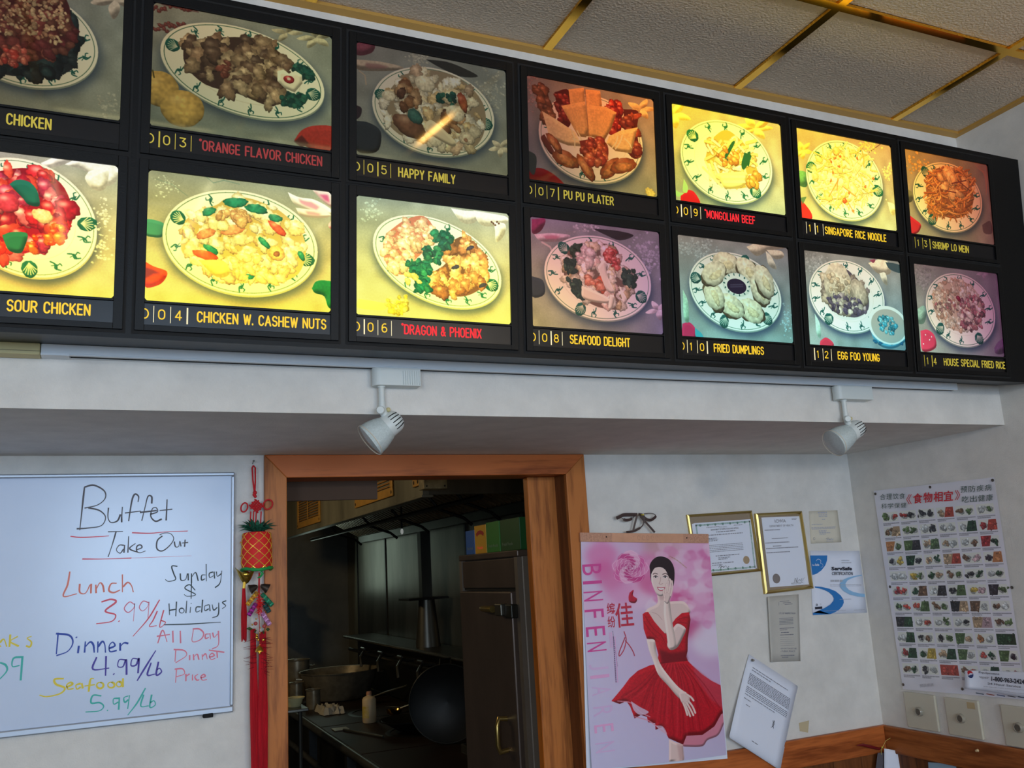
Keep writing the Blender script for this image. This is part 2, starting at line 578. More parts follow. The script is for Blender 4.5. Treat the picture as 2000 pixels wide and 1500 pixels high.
class Cv:
    def __init__(s, w, h, quadmap, scale=1.0, off=(0, 0), base=(200, 200, 200)):
        s.w, s.h, s.q, s.sc, s.off = w, h, quadmap, scale, off
        s.a = np.ones((h, w, 3), np.float32) * np.array(base, np.float32)

    def m(s, pts):           # crop coordinates -> pixels of this print
        p = np.asarray(pts, float).reshape(-1, 2) / s.sc + np.array(s.off)
        q = s.q(p)
        return np.stack([q[:, 0] * s.w, (1 - q[:, 1]) * s.h], 1)

    def k(s, at, r=1.0):     # local scale
        a = s.m([at, (at[0] + 10, at[1]), (at[0], at[1] + 10)])
        return r * (np.linalg.norm(a[1] - a[0]) + np.linalg.norm(a[2] - a[0])) / 20

    def grad(s, tl, tr, bl, br):
        y = np.linspace(0, 1, s.h)[:, None, None]
        x = np.linspace(0, 1, s.w)[None, :, None]
        tl, tr, bl, br = (np.array(c, np.float32) for c in (tl, tr, bl, br))
        return (tl * (1 - x) + tr * x) * (1 - y) + (bl * (1 - x) + br * x) * y

    def win(s, x0, y0, x1, y1):
        x0, y0 = max(0, int(x0)), max(0, int(y0))
        x1, y1 = min(s.w, int(x1) + 1), min(s.h, int(y1) + 1)
        if x1 <= x0 or y1 <= y0:
            return None
        return x0, y0, x1, y1

    def put(s, W, mask, col, a=1.0):
        x0, y0, x1, y1 = W
        mk = (mask * a)[..., None]
        s.a[y0:y1, x0:x1] = s.a[y0:y1, x0:x1] * (1 - mk) + np.asarray(col, np.float32) * mk

    def pmask(s, P, W, ss=2):
        x0, y0, x1, y1 = W
        acc = 0
        for oy in range(ss):
            for ox in range(ss):
                X = np.arange(x0, x1)[None, :] + (ox + .5) / ss
                Y = np.arange(y0, y1)[:, None] + (oy + .5) / ss
                ins = np.zeros((y1 - y0, x1 - x0), bool)
                xa, ya = P[-1]
                for xb, yb in P:
                    if ya != yb:
                        c = ((Y > ya) != (Y > yb)) & (X < (xb - xa) * (Y - ya) / (yb - ya) + xa)
                        ins ^= c
                    xa, ya = xb, yb
                acc = acc + ins
        return acc.astype(np.float32) / ss / ss

    def poly(s, pts, col, a=1.0, soft=0, raw=False, sm=0, shade=0):
        P = np.asarray(pts, float) if raw else s.m(pts)
        if sm:
            P = spline(np.vstack([P, P[:1]]), 4)[:-1]
        g = soft * 2 + 1
        W = s.win(P[:, 0].min() - g, P[:, 1].min() - g, P[:, 0].max() + g, P[:, 1].max() + g)
        if W is None:
            return
        mk = s.pmask(P, W, 1 if soft else 2)
        for _ in range(3 if soft else 0):
            mk = box(mk, max(1, int(soft)))
        if shade:
            b = box(box(mk, shade), shade)
            gy, gx = np.gradient(b)
            l = 1 + np.clip((gy * 1.2 + gx * .5) * shade * 1.3, -.38, .08)
            col = np.asarray(col, np.float32) * l[..., None] * ((.93 + .14 * noise(mk.shape, 5)) if shade > 6 else np.ones(mk.shape))[..., None]
            col = np.clip(col, 0, 255)
        s.put(W, mk, col, a)

    def ell(s, cx, cy, W, H, lean=0):       # lean: how far the left tip sits above the centre
        C = lean / W
        hh = math.sqrt(max(H * H - (lean) ** 2, 1))
        t = np.linspace(0, 2 * math.pi, 64, endpoint=False)
        return np.stack([cx + W * np.cos(t), cy + lean * np.cos(t) + hh * np.sin(t)], 1)

    def line(s, pts, wd, col, a=1.0, sm=0):
        P = s.m(pts)
        r = s.k(pts[0], wd) / 2
        if sm:
            P = spline(P, sm)
        for p, q in zip(P[:-1], P[1:]):
            W = s.win(min(p[0], q[0]) - r - 1, min(p[1], q[1]) - r - 1, max(p[0], q[0]) + r + 1, max(p[1], q[1]) + r + 1)
            if W is None:
                continue
            X, Y = np.meshgrid(np.arange(W[0], W[2]) + .5, np.arange(W[1], W[3]) + .5)
            d = q - p
            t = np.clip(((X - p[0]) * d[0] + (Y - p[1]) * d[1]) / (d @ d + 1e-9), 0, 1)
            dd = np.hypot(X - p[0] - t * d[0], Y - p[1] - t * d[1])
            s.put(W, np.clip(r - dd + .5, 0, 1), col, a)

    def blob(s, c, r, col, el=1.0, rot=0, wob=.18, gloss=.3, raw=False, edge=.5):
        if not raw:
            k = s.k(c)
            c = s.m([c])[0]
            r = r * k
        W = s.win(c[0] - r * 1.6, c[1] - r * 1.6, c[0] + r * 1.6, c[1] + r * 1.6)
        if W is None:
            return
        X, Y = np.meshgrid(np.arange(W[0], W[2]) + .5 - c[0], np.arange(W[1], W[3]) + .5 - c[1])
        ca, sa = math.cos(rot), math.sin(rot)
        x, y = (X * ca + Y * sa) / r, (-X * sa + Y * ca) / (r * el)
        th = np.arctan2(y, x)
        p = rng.rand(3) * 6.28
        rr = np.hypot(x, y) / (1 + wob * np.sin(2 * th + p[0]) * .55 + wob * np.sin(3 * th + p[1]) * .35 + wob * .22 * np.sin(7 * th + p[2]) + wob * .2 * np.sin(11 * th + p[0] * 3))
        mk = np.clip((1 - rr) * r * .9, 0, 1)
        nz = np.sqrt(np.clip(1 - rr * rr, 0, 1))
        l = (1 - edge) + edge * nz + (-Y / r * .3 - X / r * .1) * (1 - nz) + .20 * (noise(mk.shape, max(2, int(r / 6))) - .5) + .16 * (noise(mk.shape, 7) - .5)
        cc = np.asarray(col, np.float32) * l[..., None]
        if gloss:
            hx, hy = X / r + .25, Y / r + .4
            g = np.exp(-(hx * hx * 9 + hy * hy * 22)) * gloss * 255
            cc = cc + g[..., None] * np.array([1, .95, .85])
        s.put(W, mk, np.clip(cc, 0, 255))

    def region(s, poly_, n, size, pal, el=(.5, 1), gloss=.3, wob=.2, var=.16, edge=.5, under=None):
        P = np.asarray(poly_, float)
        if under is not None:
            s.poly(poly_, under, sm=1)
        lo, hi = P.min(0), P.max(0)
        out = []
        while len(out) < n:
            c = lo + rng.rand(2) * (hi - lo)
            ins = False
            xa, ya = P[-1]
            for xb, yb in P:
                if (c[1] > ya) != (c[1] > yb) and c[0] < (xb - xa) * (c[1] - ya) / (yb - ya) + xa:
                    ins = not ins
                xa, ya = xb, yb
            if ins:
                out.append(c)
        out.sort(key=lambda c: c[1] + rng.rand() * size * 1.2)
        for c in out:
            col = np.array(pal[rng.randint(len(pal))], float) * (1 + var * (rng.rand() * 2 - 1))
            s.blob(tuple(c), size * (.65 + .7 * rng.rand()), col, el[0] + (el[1] - el[0]) * rng.rand(), rng.rand() * 3.14, wob, gloss, edge=edge)

    def dots(s, cx, cy, rx, ry, n, size, col=(225, 228, 220)):
        for _ in range(n):
            x, y = cx + rng.randn() * rx * .5, cy + rng.randn() * ry * .5
            s.blob((x, y), size * (.6 + rng.rand() * .7), np.array(col) * (.8 + .2 * rng.rand()), .8, 0, .2, 0, edge=.2)

    def strands(s, poly_, n, length, wd, pal):
        P = np.asarray(poly_, float)
        lo, hi = P.min(0), P.max(0)
        c0 = P.mean(0)
        for i in range(n):
            t = rng.rand(2) * 2 - 1
            c = c0 + t / max(1, np.hypot(*t)) * (hi - lo) / 2 * .95
            a = rng.rand() * 3.14
            b = a + rng.randn() * .7
            L = length * (.5 + rng.rand())
            p = [c - L * np.array([math.cos(a), math.sin(a)]), c, c + L * np.array([math.cos(b), math.sin(b)])]
            col = np.array(pal[rng.randint(len(pal))], float) * (.75 + .4 * rng.rand())
            s.line([p[0] + (0, wd * .6), p[1] + (0, wd * .6), p[2] + (0, wd * .6)], wd * 1.1, col * .5, .5, sm=3)
            s.line(p, wd, np.clip(col, 0, 255), 1, sm=3)


def box(a, r):
    k = 2 * r + 1
    p = np.pad(a, ((r, r), (0, 0)), mode='edge')
    c = np.cumsum(np.vstack([np.zeros((1, p.shape[1]), p.dtype), p]), 0)
    a = (c[k:] - c[:-k]) / k
    p = np.pad(a, ((0, 0), (r, r)), mode='edge')
    c = np.cumsum(np.hstack([np.zeros((p.shape[0], 1), p.dtype), p]), 1)
    return (c[:, k:] - c[:, :-k]) / k


def noise(shape, cell):
    h, w_ = shape
    g = rng.rand(h // cell + 3, w_ // cell + 3)
    y = np.arange(h) / cell
    x = np.arange(w_) / cell
    yi, xi = y.astype(int), x.astype(int)
    fy, fx = (y - yi)[:, None], (x - xi)[None, :]
    fy, fx = fy * fy * (3 - 2 * fy), fx * fx * (3 - 2 * fx)
    a = g[yi][:, xi] * (1 - fx) + g[yi][:, xi + 1] * fx
    b = g[yi + 1][:, xi] * (1 - fx) + g[yi + 1][:, xi + 1] * fx
    return (a * (1 - fy) + b * fy).astype(np.float32)


TEAL = (28, 92, 84)


def plate(C, cx, cy, W, H, lean, lotus=(), skip=(), n=13, inner=.7, rim=True):
    C.poly(C.ell(cx + W * .02, cy + H * .13, W * 1.02, H * 1.01, lean), (30, 50, 80), .75, soft=max(2, int(C.k((cx, cy), W * .06))))
    C.poly(C.ell(cx, cy + H * .035, W, H, lean), (140, 150, 140))
    C.poly(C.ell(cx, cy, W, H, lean), (252, 244, 226))
    if not rim:
        return
    e = C.ell(cx, cy, W * .955, H * .955, lean * .955)
    C.line(list(e) + [e[0]], max(2.0, W * .009), (60, 100, 80), .9)
    e = C.ell(cx, cy, W * inner, H * inner, lean * inner)
    C.line(list(e) + [e[0]], W * .008, (200, 180, 150), .35)
    hh = math.sqrt(H * H - lean * lean)
    for i in range(n):
        an = i / n * 6.283 + .2
        if any(abs((an - b + 3.14) % 6.283 - 3.14) < .28 for b in list(lotus) + list(skip)):
            continue
        f = .84
        x, y = cx + f * W * math.cos(an), cy + f * lean * math.cos(an) + f * hh * math.sin(an)
        r = min(W, H) * .07
        q = rng.rand() * .8 + an
        c, s_ = math.cos(q), math.sin(q)
        L = lambda a, b: (x + r * (a * c - b * s_), y + r * (a * s_ + b * c))
        C.line([L(-1.5, .7), L(-.5, 0), L(.5, .4), L(1.5, -.6)], r * .36, TEAL, .95, sm=3)
        C.blob(L(.1, -.1), r * .62, TEAL, .6, q, .5, 0, edge=.2)
        C.line([L(.2, 0), L(.0, -1.1), L(.6, -1.3)], r * .3, TEAL, .9, sm=2)
        C.line([L(-.2, .1), L(-.5, .9)], r * .22, TEAL, .9)
    for b in lotus:
        f = .87
        x, y = cx + f * W * math.cos(b), cy + f * lean * math.cos(b) + f * hh * math.sin(b)
        r = min(W, H) * .155
        C.blob((x, y), r, TEAL, .85, b, .08, 0, edge=.15)
        ina = math.atan2(cy - y, cx - x)
        for k in range(-3, 4):
            a = ina + math.pi + k * .42
            t0 = (x - r * .7 * math.cos(ina + 3.14), y - r * .7 * math.sin(ina + 3.14))
            t0 = (x + r * .65 * math.cos(ina), y + r * .65 * math.sin(ina))
            C.line([t0, (x + r * .75 * math.cos(a) + (t0[0] - x) * .2 + r * .1 * math.sin(a), y + r * .75 * math.sin(a) + (t0[1] - y) * .2)], r * .1, (215, 215, 190), .9)


def lily(C, pts, col=(235, 228, 215), mid=None):
    C.poly(pts, col, sm=1, shade=max(2, int(C.k(pts[0], 14))))
    if mid:
        p = np.array(pts)
        c = p.mean(0)
        C.poly(list(c + (p - c) * .5), mid, .8, soft=2)


def petals(C, cx, cy, r, n=5, a0=0, col=(235, 226, 205), squash=.8, mid=None):
    for k in range(n):
        a = a0 + k * 6.283 / n + rng.randn() * .15
        e, f = math.cos(a), math.sin(a)
        g, h = -f, e
        L = lambda u, v: (cx + r * (u * e + v * g), cy + r * squash * (u * f + v * h))
        lily(C, [L(.05, .05), L(.45, .28), L(.9, .18), L(1.15, 0), L(.85, -.2), L(.4, -.26), L(.05, -.05)], np.array(col) * (.88 + .14 * rng.rand()), mid)


NB = (150, 154, 148)
CREAM = [(246, 232, 200), (236, 214, 172), (250, 240, 218), (220, 190, 140)]
BROWN = [(150, 105, 70), (120, 80, 55), (176, 130, 90), (100, 66, 50), (190, 150, 110)]
GRN = [(30, 84, 76), (24, 66, 62), (44, 104, 88)]


def dish(k, C):
    tex = (noise((C.h, C.w), 3) - .5) * 10 + (noise((C.h, C.w), 40) - .5) * 26
    C.a += tex[..., None]
    sp = rng.rand(C.h, C.w) > .9985
    C.a[sp] += 60
    if k == 1:
        petals(C, 480, 0, 90, 5, .5, (225, 205, 190))
        plate(C, 88, 150, 322, 220, 70, lotus=[-.95], n=14)
        C.region([(250, 40), (320, 70), (330, 150), (325, 230), (290, 300), (150, 325), (-40, 300), (-40, 240), (200, 240)], 70, 30, [(40, 54, 60), (26, 36, 44), (46, 70, 76)], gloss=.08, under=(34, 40, 48))
        C.region([(-40, -60), (250, -20), (300, 90), (325, 150), (290, 215), (230, 230), (120, 260), (-40, 240)], 130, 26, [(130, 62, 60), (110, 48, 52), (150, 84, 74), (120, 70, 60)], gloss=.1, under=(80, 36, 40))
        C.region([(-40, -60), (250, -20), (290, 90), (250, 190), (120, 150), (-40, 150)], 300, 9, [(205, 165, 130), (190, 140, 110), (220, 190, 150)], gloss=.1)
        C.region([(-40, 180), (80, 190), (125, 250), (60, 282), (-40, 270)], 34, 17, [(205, 70, 62), (190, 90, 80), (220, 120, 100)], gloss=.3)
        C.dots(450, 440, 50, 40, 40, 7, (190, 190, 180))
    elif k == 2:
        lily(C, [(170, 685), (260, 650), (330, 670), (270, 690), (200, 705)], (240, 236, 236))
        lily(C, [(270, 690), (360, 655), (480, 680), (485, 760), (420, 780), (360, 720)], (244, 240, 235))
        lily(C, [(370, 720), (450, 700), (440, 790), (390, 795), (355, 750)], (236, 232, 222))
        plate(C, 105, 912, 300, 250, 60, lotus=[-.12, 1.5], n=15)
        C.dots(430, 900, 30, 70, 46, 6)
        C.dots(425, 1040, 35, 60, 40, 6)
        C.region([(-60, 730), (90, 705), (190, 725), (270, 790), (305, 910), (250, 1000), (110, 1060), (-60, 1070)], 60, 46, [(196, 36, 52), (170, 50, 90), (214, 70, 60), (185, 90, 110), (150, 26, 50)], el=(.45, .8), gloss=.5, under=(130, 20, 40))
        C.region([(130, 1000), (250, 930), (262, 990), (200, 1040), (110, 1062), (80, 1030)], 16, 24, [(236, 70, 26), (240, 110, 40)], gloss=.4)
        C.region([(-60, 1010), (40, 1020), (50, 1062), (-60, 1070)], 12, 22, [(230, 50, 30)], gloss=.4)
        C.blob((178, 905), 44, (250, 214, 170), .7, .6, .15, .2)
        C.blob((30, 850), 52, (200, 60, 90), .8, .2, .1, .4)
        C.poly([(40, 772), (70, 755), (120, 762), (155, 800), (165, 862), (120, 858), (95, 830), (60, 795)], (26, 100, 96), sm=1, shade=6)
        C.poly([(10, 985), (50, 972), (114, 978), (105, 1030), (85, 1060), (40, 1050), (20, 1015)], (34, 104, 88), sm=1, shade=6)
    elif k == 3:
        for x0, y0 in ((640, 40), (700, 30), (770, 45), (680, 110), (720, 112), (650, 125)):
            C.line([(x0 - 20, y0 - 8), (x0 + 60, y0 + 8)], 6, (110, 80, 80), .8)
            for q in range(6):
                C.blob((x0 - 10 + 12 * q, y0 + rng.randn() * 7), 9, (120, 62, 60), gloss=.2)
        petals(C, 1200, 140, 60, 4, .2, (210, 200, 170), .6)
        petals(C, 1320, 160, 70, 5, .9, (214, 204, 172), .6)
        plate(C, 1014, 300, 342, 203, 90, lotus=[.12, 3.35], n=15)
        C.region([(770, 175), (900, 160), (1060, 165), (1180, 230), (1210, 300), (1165, 430), (1110, 440), (1000, 395), (860, 355), (775, 270)], 95, 36, [(150, 120, 96), (120, 92, 74), (176, 146, 116), (98, 76, 64), (186, 160, 130)], gloss=.22, under=(70, 52, 46), wob=.3)
        C.region([(910, 250), (960, 240), (980, 330), (930, 320)], 8, 20, [(130, 72, 60)], gloss=.2)
        C.region([(1215, 290), (1270, 280), (1312, 305), (1300, 330), (1250, 325)], 34, 13, GRN, gloss=.05)
        C.region([(1170, 405), (1240, 385), (1282, 410), (1260, 448), (1180, 440)], 44, 13, GRN, gloss=.05)
        C.poly([(1160, 300), (1185, 292), (1208, 310), (1235, 298), (1262, 315), (1265, 350), (1232, 388), (1190, 370), (1160, 340)], (252, 240, 214), shade=5)
        C.blob((1208, 334), 22, (178, 52, 56), .8, 0, .05, .4)
        C.blob((1208, 332), 9, (240, 210, 190), .8, 0, .05, 0)
        C.blob((668, 372), 78, (232, 184, 100), 1, 0, .03, .1, edge=.35)
        C.blob((764, 455), 88, (244, 192, 104), .92, 0, .03, .15, edge=.4)
        C.line([(640, 296), (646, 325)], 6, (90, 80, 40))
        C.poly([(1230, 588), (1262, 545), (1320, 526), (1400, 540), (1400, 655), (1300, 622)], (172, 52, 46), sm=1, shade=8)
        C.poly([(1228, 592), (1262, 566), (1290, 600), (1262, 618)], (70, 30, 36), .8, soft=1)
    elif k == 4:
        C.dots(250, 250, 90, 70, 60, 9, (210, 220, 215))
        C.line([(560, 180), (620, 230), (700, 210), (820, 240)], 5, (70, 110, 110), .6)
        C.line([(180, 200), (300, 240), (420, 330)], 5, (90, 120, 120), .5)
        lily(C, [(1190, 300), (1280, 340), (1400, 360), (1530, 440), (1480, 490), (1300, 420), (1230, 380)], (246, 236, 234), (206, 120, 160))
        lily(C, [(1380, 285), (1520, 300), (1550, 420), (1470, 380)], (240, 200, 214), (180, 60, 120))
        lily(C, [(1250, 420), (1400, 440), (1520, 470), (1470, 500), (1300, 485)], (238, 222, 214), (200, 130, 150))
        lily(C, [(1540, 500), (1560, 600), (1500, 560)], (230, 160, 180))
        lily(C, [(90, 505), (170, 515), (245, 550), (230, 640), (150, 645), (95, 620)], (60, 130, 130))
        C.poly([(90, 830), (160, 870), (262, 910), (240, 980), (180, 1020), (90, 1020)], (200, 60, 30), sm=1, shade=8)
        C.poly([(90, 870), (150, 890), (220, 925), (160, 930), (95, 970)], (90, 40, 60), .9, soft=2)
        plate(C, 824, 690, 596, 405, 70, lotus=[3.55, .2], n=14)
        C.poly([(1375, 1040), (1410, 985), (1490, 980), (1540, 1010), (1545, 1190), (1500, 1180), (1470, 1100), (1400, 1075)], (20, 96, 70), sm=1, shade=8)
        reg = [(400, 520), (500, 440), (640, 400), (720, 350), (880, 345), (1040, 400), (1150, 460), (1290, 600), (1330, 760), (1270, 930), (1100, 1000), (940, 990), (820, 1000), (640, 960), (470, 820), (370, 740)]
        C.region(reg, 130, 52, CREAM + [(228, 200, 160), (240, 222, 180)], el=(.45, .85), gloss=.3, under=(176, 156, 100), wob=.25)
        for c, r, e, a in (((585, 450), 60, .5, -.4), ((790, 380), 90, .45, -.2), ((950, 430), 80, .5, .1), ((1095, 500), 60, .45, .1), ((1010, 690), 60, .4, .8), ((880, 950), 60, .35, -.1), ((1295, 790), 40, .6, 1), ((600, 740), 70, .35, .5)):
            C.blob(c, r, (36, 128, 112), e, a, .15, .15)
        for c, r, e, a, q in (((560, 785), 100, .35, .25, (238, 90, 40)), ((1110, 580), 80, .4, .7, (222, 90, 70)), ((560, 620), 80, .45, -.5, (226, 140, 110)), ((770, 590), 90, .45, -.3, (228, 150, 120))):
            C.blob(c, r, q, e, a, .12, .25)
        C.region([(650, 880), (860, 780), (1150, 820), (1230, 900), (1080, 980), (760, 960)], 26, 46, [(246, 214, 140), (252, 226, 160)], el=(.4, .55), gloss=.35)
        C.blob((690, 560), 48, (252, 236, 190), .9, 0, .08, .1)
        C.blob((1105, 770), 66, (232, 190, 120), .9, 0, .1, .2)
        C.blob((1105, 775), 26, (140, 96, 70), .9, 0, .1, 0)
        C.region([(640, 440), (860, 440), (880, 540), (660, 520)], 12, 44, [(210, 170, 130), (190, 150, 120)], gloss=.25)
        C.poly([(500, 820), (700, 830), (740, 930), (640, 950)], (252, 222, 110), sm=1, shade=8)
    elif k in (5, 8):
        if k == 5:
            lily(C, [(80, 130), (190, 140), (290, 165), (240, 180), (120, 180), (78, 165)], (196, 180, 160), (150, 110, 110))
            lily(C, [(80, 50), (160, 60), (150, 100), (85, 110)], (150, 80, 100))
            C.line([(95, 180), (120, 200), (125, 240)], 6, (190, 175, 155))
            C.dots(360, 120, 50, 34, 70, 6, (210, 210, 195))
            C.poly([(390, 130), (480, 140), (560, 170), (620, 205), (540, 205), (450, 165)], (50, 52, 52), sm=1)
            C.dots(670, 280, 60, 90, 130, 6, (205, 205, 190))
            plate(C, 422, 360, 270, 198, 45, lotus=[3.35, .1], n=13)
            C.poly([(78, 400), (140, 410), (190, 450), (180, 530), (120, 545), (80, 520)], (44, 52, 62), sm=1, shade=6)
            C.poly([(78, 330), (105, 345), (100, 380), (78, 390)], (50, 40, 50), sm=1)
            petals(C, 720, 520, 48, 5, .4, (232, 220, 195))
            C.region([(280, 200), (400, 175), (540, 215), (640, 320), (650, 440), (600, 520), (500, 530), (380, 500), (270, 460), (200, 380), (200, 310)], 110, 28, CREAM + CREAM + [(210, 180, 150)], gloss=.2, under=(160, 142, 116), wob=.3)
            C.region([(270, 240), (340, 220), (350, 340), (290, 350)], 16, 26, BROWN, gloss=.15)
            C.region([(430, 290), (510, 270), (530, 330), (470, 340)], 14, 16, GRN, gloss=.05)
            C.region([(450, 350), (560, 380), (540, 460), (470, 450)], 14, 22, BROWN + [(90, 70, 60)], gloss=.1)
            C.blob((315, 425), 78, (128, 88, 66), .55, .3, .1, .3)
            C.blob((342, 382), 38, (62, 112, 104), .75, .9, .1, .1)
            C.blob((552, 320), 44, (170, 80, 56), .45, 1.2, .15, .2)
            for c, r, e, a in (((385, 238), 44, .8, .3), ((520, 368), 42, .82, .3), ((430, 492), 32, .65, .1), ((225, 290), 30, .8, 0)):
                C.blob(c, r, (250, 238, 206), e, a, .03, .15, edge=.3)
            C.poly([(388, 410), (420, 400), (510, 480), (520, 512), (490, 508), (395, 450)], (240, 222, 186), sm=1, shade=5)
            C.blob((570, 480), 34, (240, 222, 190), .9, 0, .15, .1)
            C.blob((566, 486), 10, (190, 140, 110), .9, 0, .15, 0)
        else:
            lily(C, [(870, 905), (950, 900), (1030, 910), (990, 935), (900, 935)], (222, 200, 196), (190, 110, 130))
            lily(C, [(860, 838), (920, 838), (900, 890), (862, 900)], (150, 50, 90))
            C.line([(905, 940), (940, 960), (955, 990)], 8, (210, 195, 185))
            C.dots(1100, 875, 60, 24, 46, 6, (215, 215, 205))
            C.poly([(1130, 880), (1240, 890), (1310, 910), (1250, 932), (1180, 905)], (50, 40, 52), sm=1)
            C.dots(1370, 1000, 60, 100, 150, 7, (215, 215, 215))
            C.poly([(860, 1090), (910, 1110), (915, 1170), (862, 1180)], (50, 56, 70), sm=1, shade=5)
            plate(C, 1151, 1098, 236, 188, 35, lotus=[3.9, 1.95, .35], n=13)
            petals(C, 1418, 1240, 50, 5, .4, (238, 222, 205))
            reg = [(1030, 960), (1110, 945), (1230, 960), (1260, 1060), (1320, 1090), (1290, 1180), (1250, 1235), (1150, 1225), (1060, 1170), (1010, 1110), (1000, 1030)]
            C.region(reg, 90, 24, CREAM + [(236, 200, 180), (244, 226, 206)], gloss=.3, under=(120, 90, 80), wob=.25)
            for q in ([(1005, 1020), (1050, 1020), (1050, 1080), (1010, 1070)], [(1020, 1100), (1070, 1110), (1090, 1200), (1040, 1160)], [(1260, 1060), (1330, 1070), (1320, 1140), (1265, 1130)], [(1040, 950), (1075, 955), (1060, 1000), (1035, 990)]):
                C.region(q, 30, 13, [(44, 66, 58), (34, 50, 50), (60, 84, 70)], gloss=.05)
            C.region([(1180, 960), (1240, 970), (1260, 1040), (1230, 1060), (1190, 1010)], 22, 18, [(206, 56, 60), (220, 100, 90)], gloss=.4)
            C.region([(1100, 1100), (1190, 1110), (1180, 1150), (1110, 1145)], 12, 20, [(214, 90, 60), (230, 140, 110)], gloss=.3)
            C.region([(1060, 980), (1130, 970), (1130, 1050), (1070, 1060)], 12, 24, [(240, 190, 190), (248, 222, 210)], gloss=.3)
            for p in ([(1150, 1050), (1180, 1020), (1195, 1090), (1225, 1160), (1190, 1150)], [(1245, 1130), (1280, 1190), (1265, 1210)], [(1080, 1130), (1190, 1180), (1195, 1210), (1090, 1190)], [(1205, 1170), (1225, 1180), (1215, 1235), (1198, 1230)]):
                C.poly(p, (248, 232, 206), sm=1, shade=4)
    elif k == 6:
        C.dots(150, 800, 60, 50, 46, 7, (205, 215, 210))
        lily(C, [(500, 790), (560, 800), (640, 810), (600, 855), (545, 850)], (240, 234, 222))
        lily(C, [(600, 800), (690, 815), (750, 830), (740, 860), (660, 870), (620, 850)], (246, 240, 222))
        lily(C, [(690, 850), (740, 860), (735, 910), (700, 940), (695, 890)], (232, 226, 206))
        for q in range(5):
            C.blob((680 + 8 * q, 850 + 7 * (q % 3)), 5, (90, 60, 50), gloss=0)
        plate(C, 439, 1025, 284, 206, 85, lotus=[.2], skip=[-2.2, -2.6, 2.9, -1.8], n=16)
        C.poly([(90, 1190), (160, 1200), (220, 1215), (200, 1240), (90, 1230)], (230, 210, 110), .8, sm=1)
        C.region([(215, 1190), (300, 1175), (308, 1230), (270, 1275), (225, 1250)], 60, 11, [(200, 180, 70), (160, 150, 70), (230, 215, 130)], gloss=.1)
        C.region([(215, 900), (300, 840), (380, 825), (425, 880), (420, 940), (330, 1030), (310, 1080), (240, 1070), (200, 990)], 70, 24, [(232, 178, 160), (220, 150, 140), (246, 214, 190), (240, 190, 170)], gloss=.35, under=(180, 110, 100), wob=.25)
        C.region([(480, 950), (560, 915), (640, 990), (655, 1110), (600, 1165), (520, 1180), (420, 1150), (400, 1090), (480, 1030)], 74, 27, [(206, 158, 116), (184, 130, 90), (226, 184, 140), (160, 110, 80)], gloss=.3, under=(96, 70, 56), wob=.3)
        for q in ([(420, 890), (500, 900), (510, 960), (440, 970)], [(380, 970), (460, 970), (450, 1030), (390, 1020)], [(310, 1020), (400, 1030), (410, 1080), (320, 1080)], [(340, 1100), (400, 1095), (405, 1150), (345, 1155)]):
            C.region(q, 46, 15, [(24, 100, 96), (18, 80, 84), (40, 120, 104)], gloss=.05)
        C.region([(300, 1080), (350, 1090), (370, 1130), (310, 1120)], 10, 14, [(230, 220, 140)], gloss=.2)
        for c in ((585, 965), (520, 1050), (640, 1130)):
            C.blob(c, 22, (56, 60, 90), .35, -.4, .2, .1)
    elif k == 7:
        C.dots(860, 270, 30, 80, 50, 6, (200, 180, 170))
        petals(C, 1340, 350, 60, 5, .1, (240, 216, 150), .7)
        plate(C, 1120, 480, 230, 197, 38, n=12, skip=[4.7, 5.4, 4.1])
        C.region([(870, 250), (915, 240), (950, 360), (960, 430), (920, 420)], 26, 20, [(150, 96, 60), (120, 74, 50)], gloss=.25, under=(90, 50, 36))
        C.region([(960, 275), (1025, 270), (1030, 420), (985, 400)], 24, 20, [(150, 44, 34), (120, 36, 30)], gloss=.3, under=(90, 24, 20))
        C.region([(1190, 330), (1250, 320), (1255, 440), (1215, 460)], 24, 18, [(190, 60, 40), (150, 40, 30)], gloss=.4, under=(100, 24, 20))
        C.region([(1265, 350), (1330, 360), (1325, 440), (1335, 560), (1290, 550), (1270, 440)], 26, 20, [(160, 76, 46), (124, 50, 36)], gloss=.3, under=(90, 36, 26))
        for p, c in (([(1022, 262), (1090, 255), (1112, 470), (1075, 465), (1030, 330)], (222, 176, 110)), ([(990, 335), (1095, 315), (1112, 440), (1100, 475), (1065, 470)], (230, 184, 118)),
                     ([(1097, 262), (1162, 268), (1170, 330), (1150, 470), (1112, 470)], (226, 176, 108)), ([(1100, 330), (1190, 340), (1235, 365), (1210, 440), (1180, 490), (1120, 470)], (232, 182, 112)),
                     ([(905, 358), (960, 390), (1050, 450), (1085, 515), (1020, 510), (940, 480)], (240, 214, 160)), ([(1200, 470), (1250, 445), (1328, 430), (1300, 545), (1230, 535), (1190, 500)], (238, 206, 140))):
            C.poly(p, c, shade=7)
        C.line([(1095, 262), (1112, 470)], 4, (150, 100, 60), .7)
        for q in ([(1035, 440), (1050, 520)], [(1060, 445), (1085, 520)], [(1240, 470), (1215, 520)], [(1260, 465), (1230, 525)], [(1270, 480), (1300, 520)], [(1040, 480), (1090, 500)]):
            C.line([q[0], ((q[0][0] + q[1][0]) / 2 + 6, (q[0][1] + q[1][1]) / 2), q[1]], 5, (236, 232, 190), 1, sm=3)
        C.poly([(915, 460), (960, 540), (940, 545), (900, 480)], (110, 56, 44), sm=1, shade=4)
        for c, r, e, a in (((1010, 570), 66, .5, .35), ((1100, 610), 60, .42, .9), ((1210, 610), 70, .4, -.7), ((1265, 600), 62, .5, -.3), ((960, 500), 50, .4, .8)):
            C.blob(c, r, (180, 100, 54), e, a, .12, .2)
            C.blob((c[0], c[1] + 4), r * .7, (214, 146, 84), e * .8, a, .1, .15)
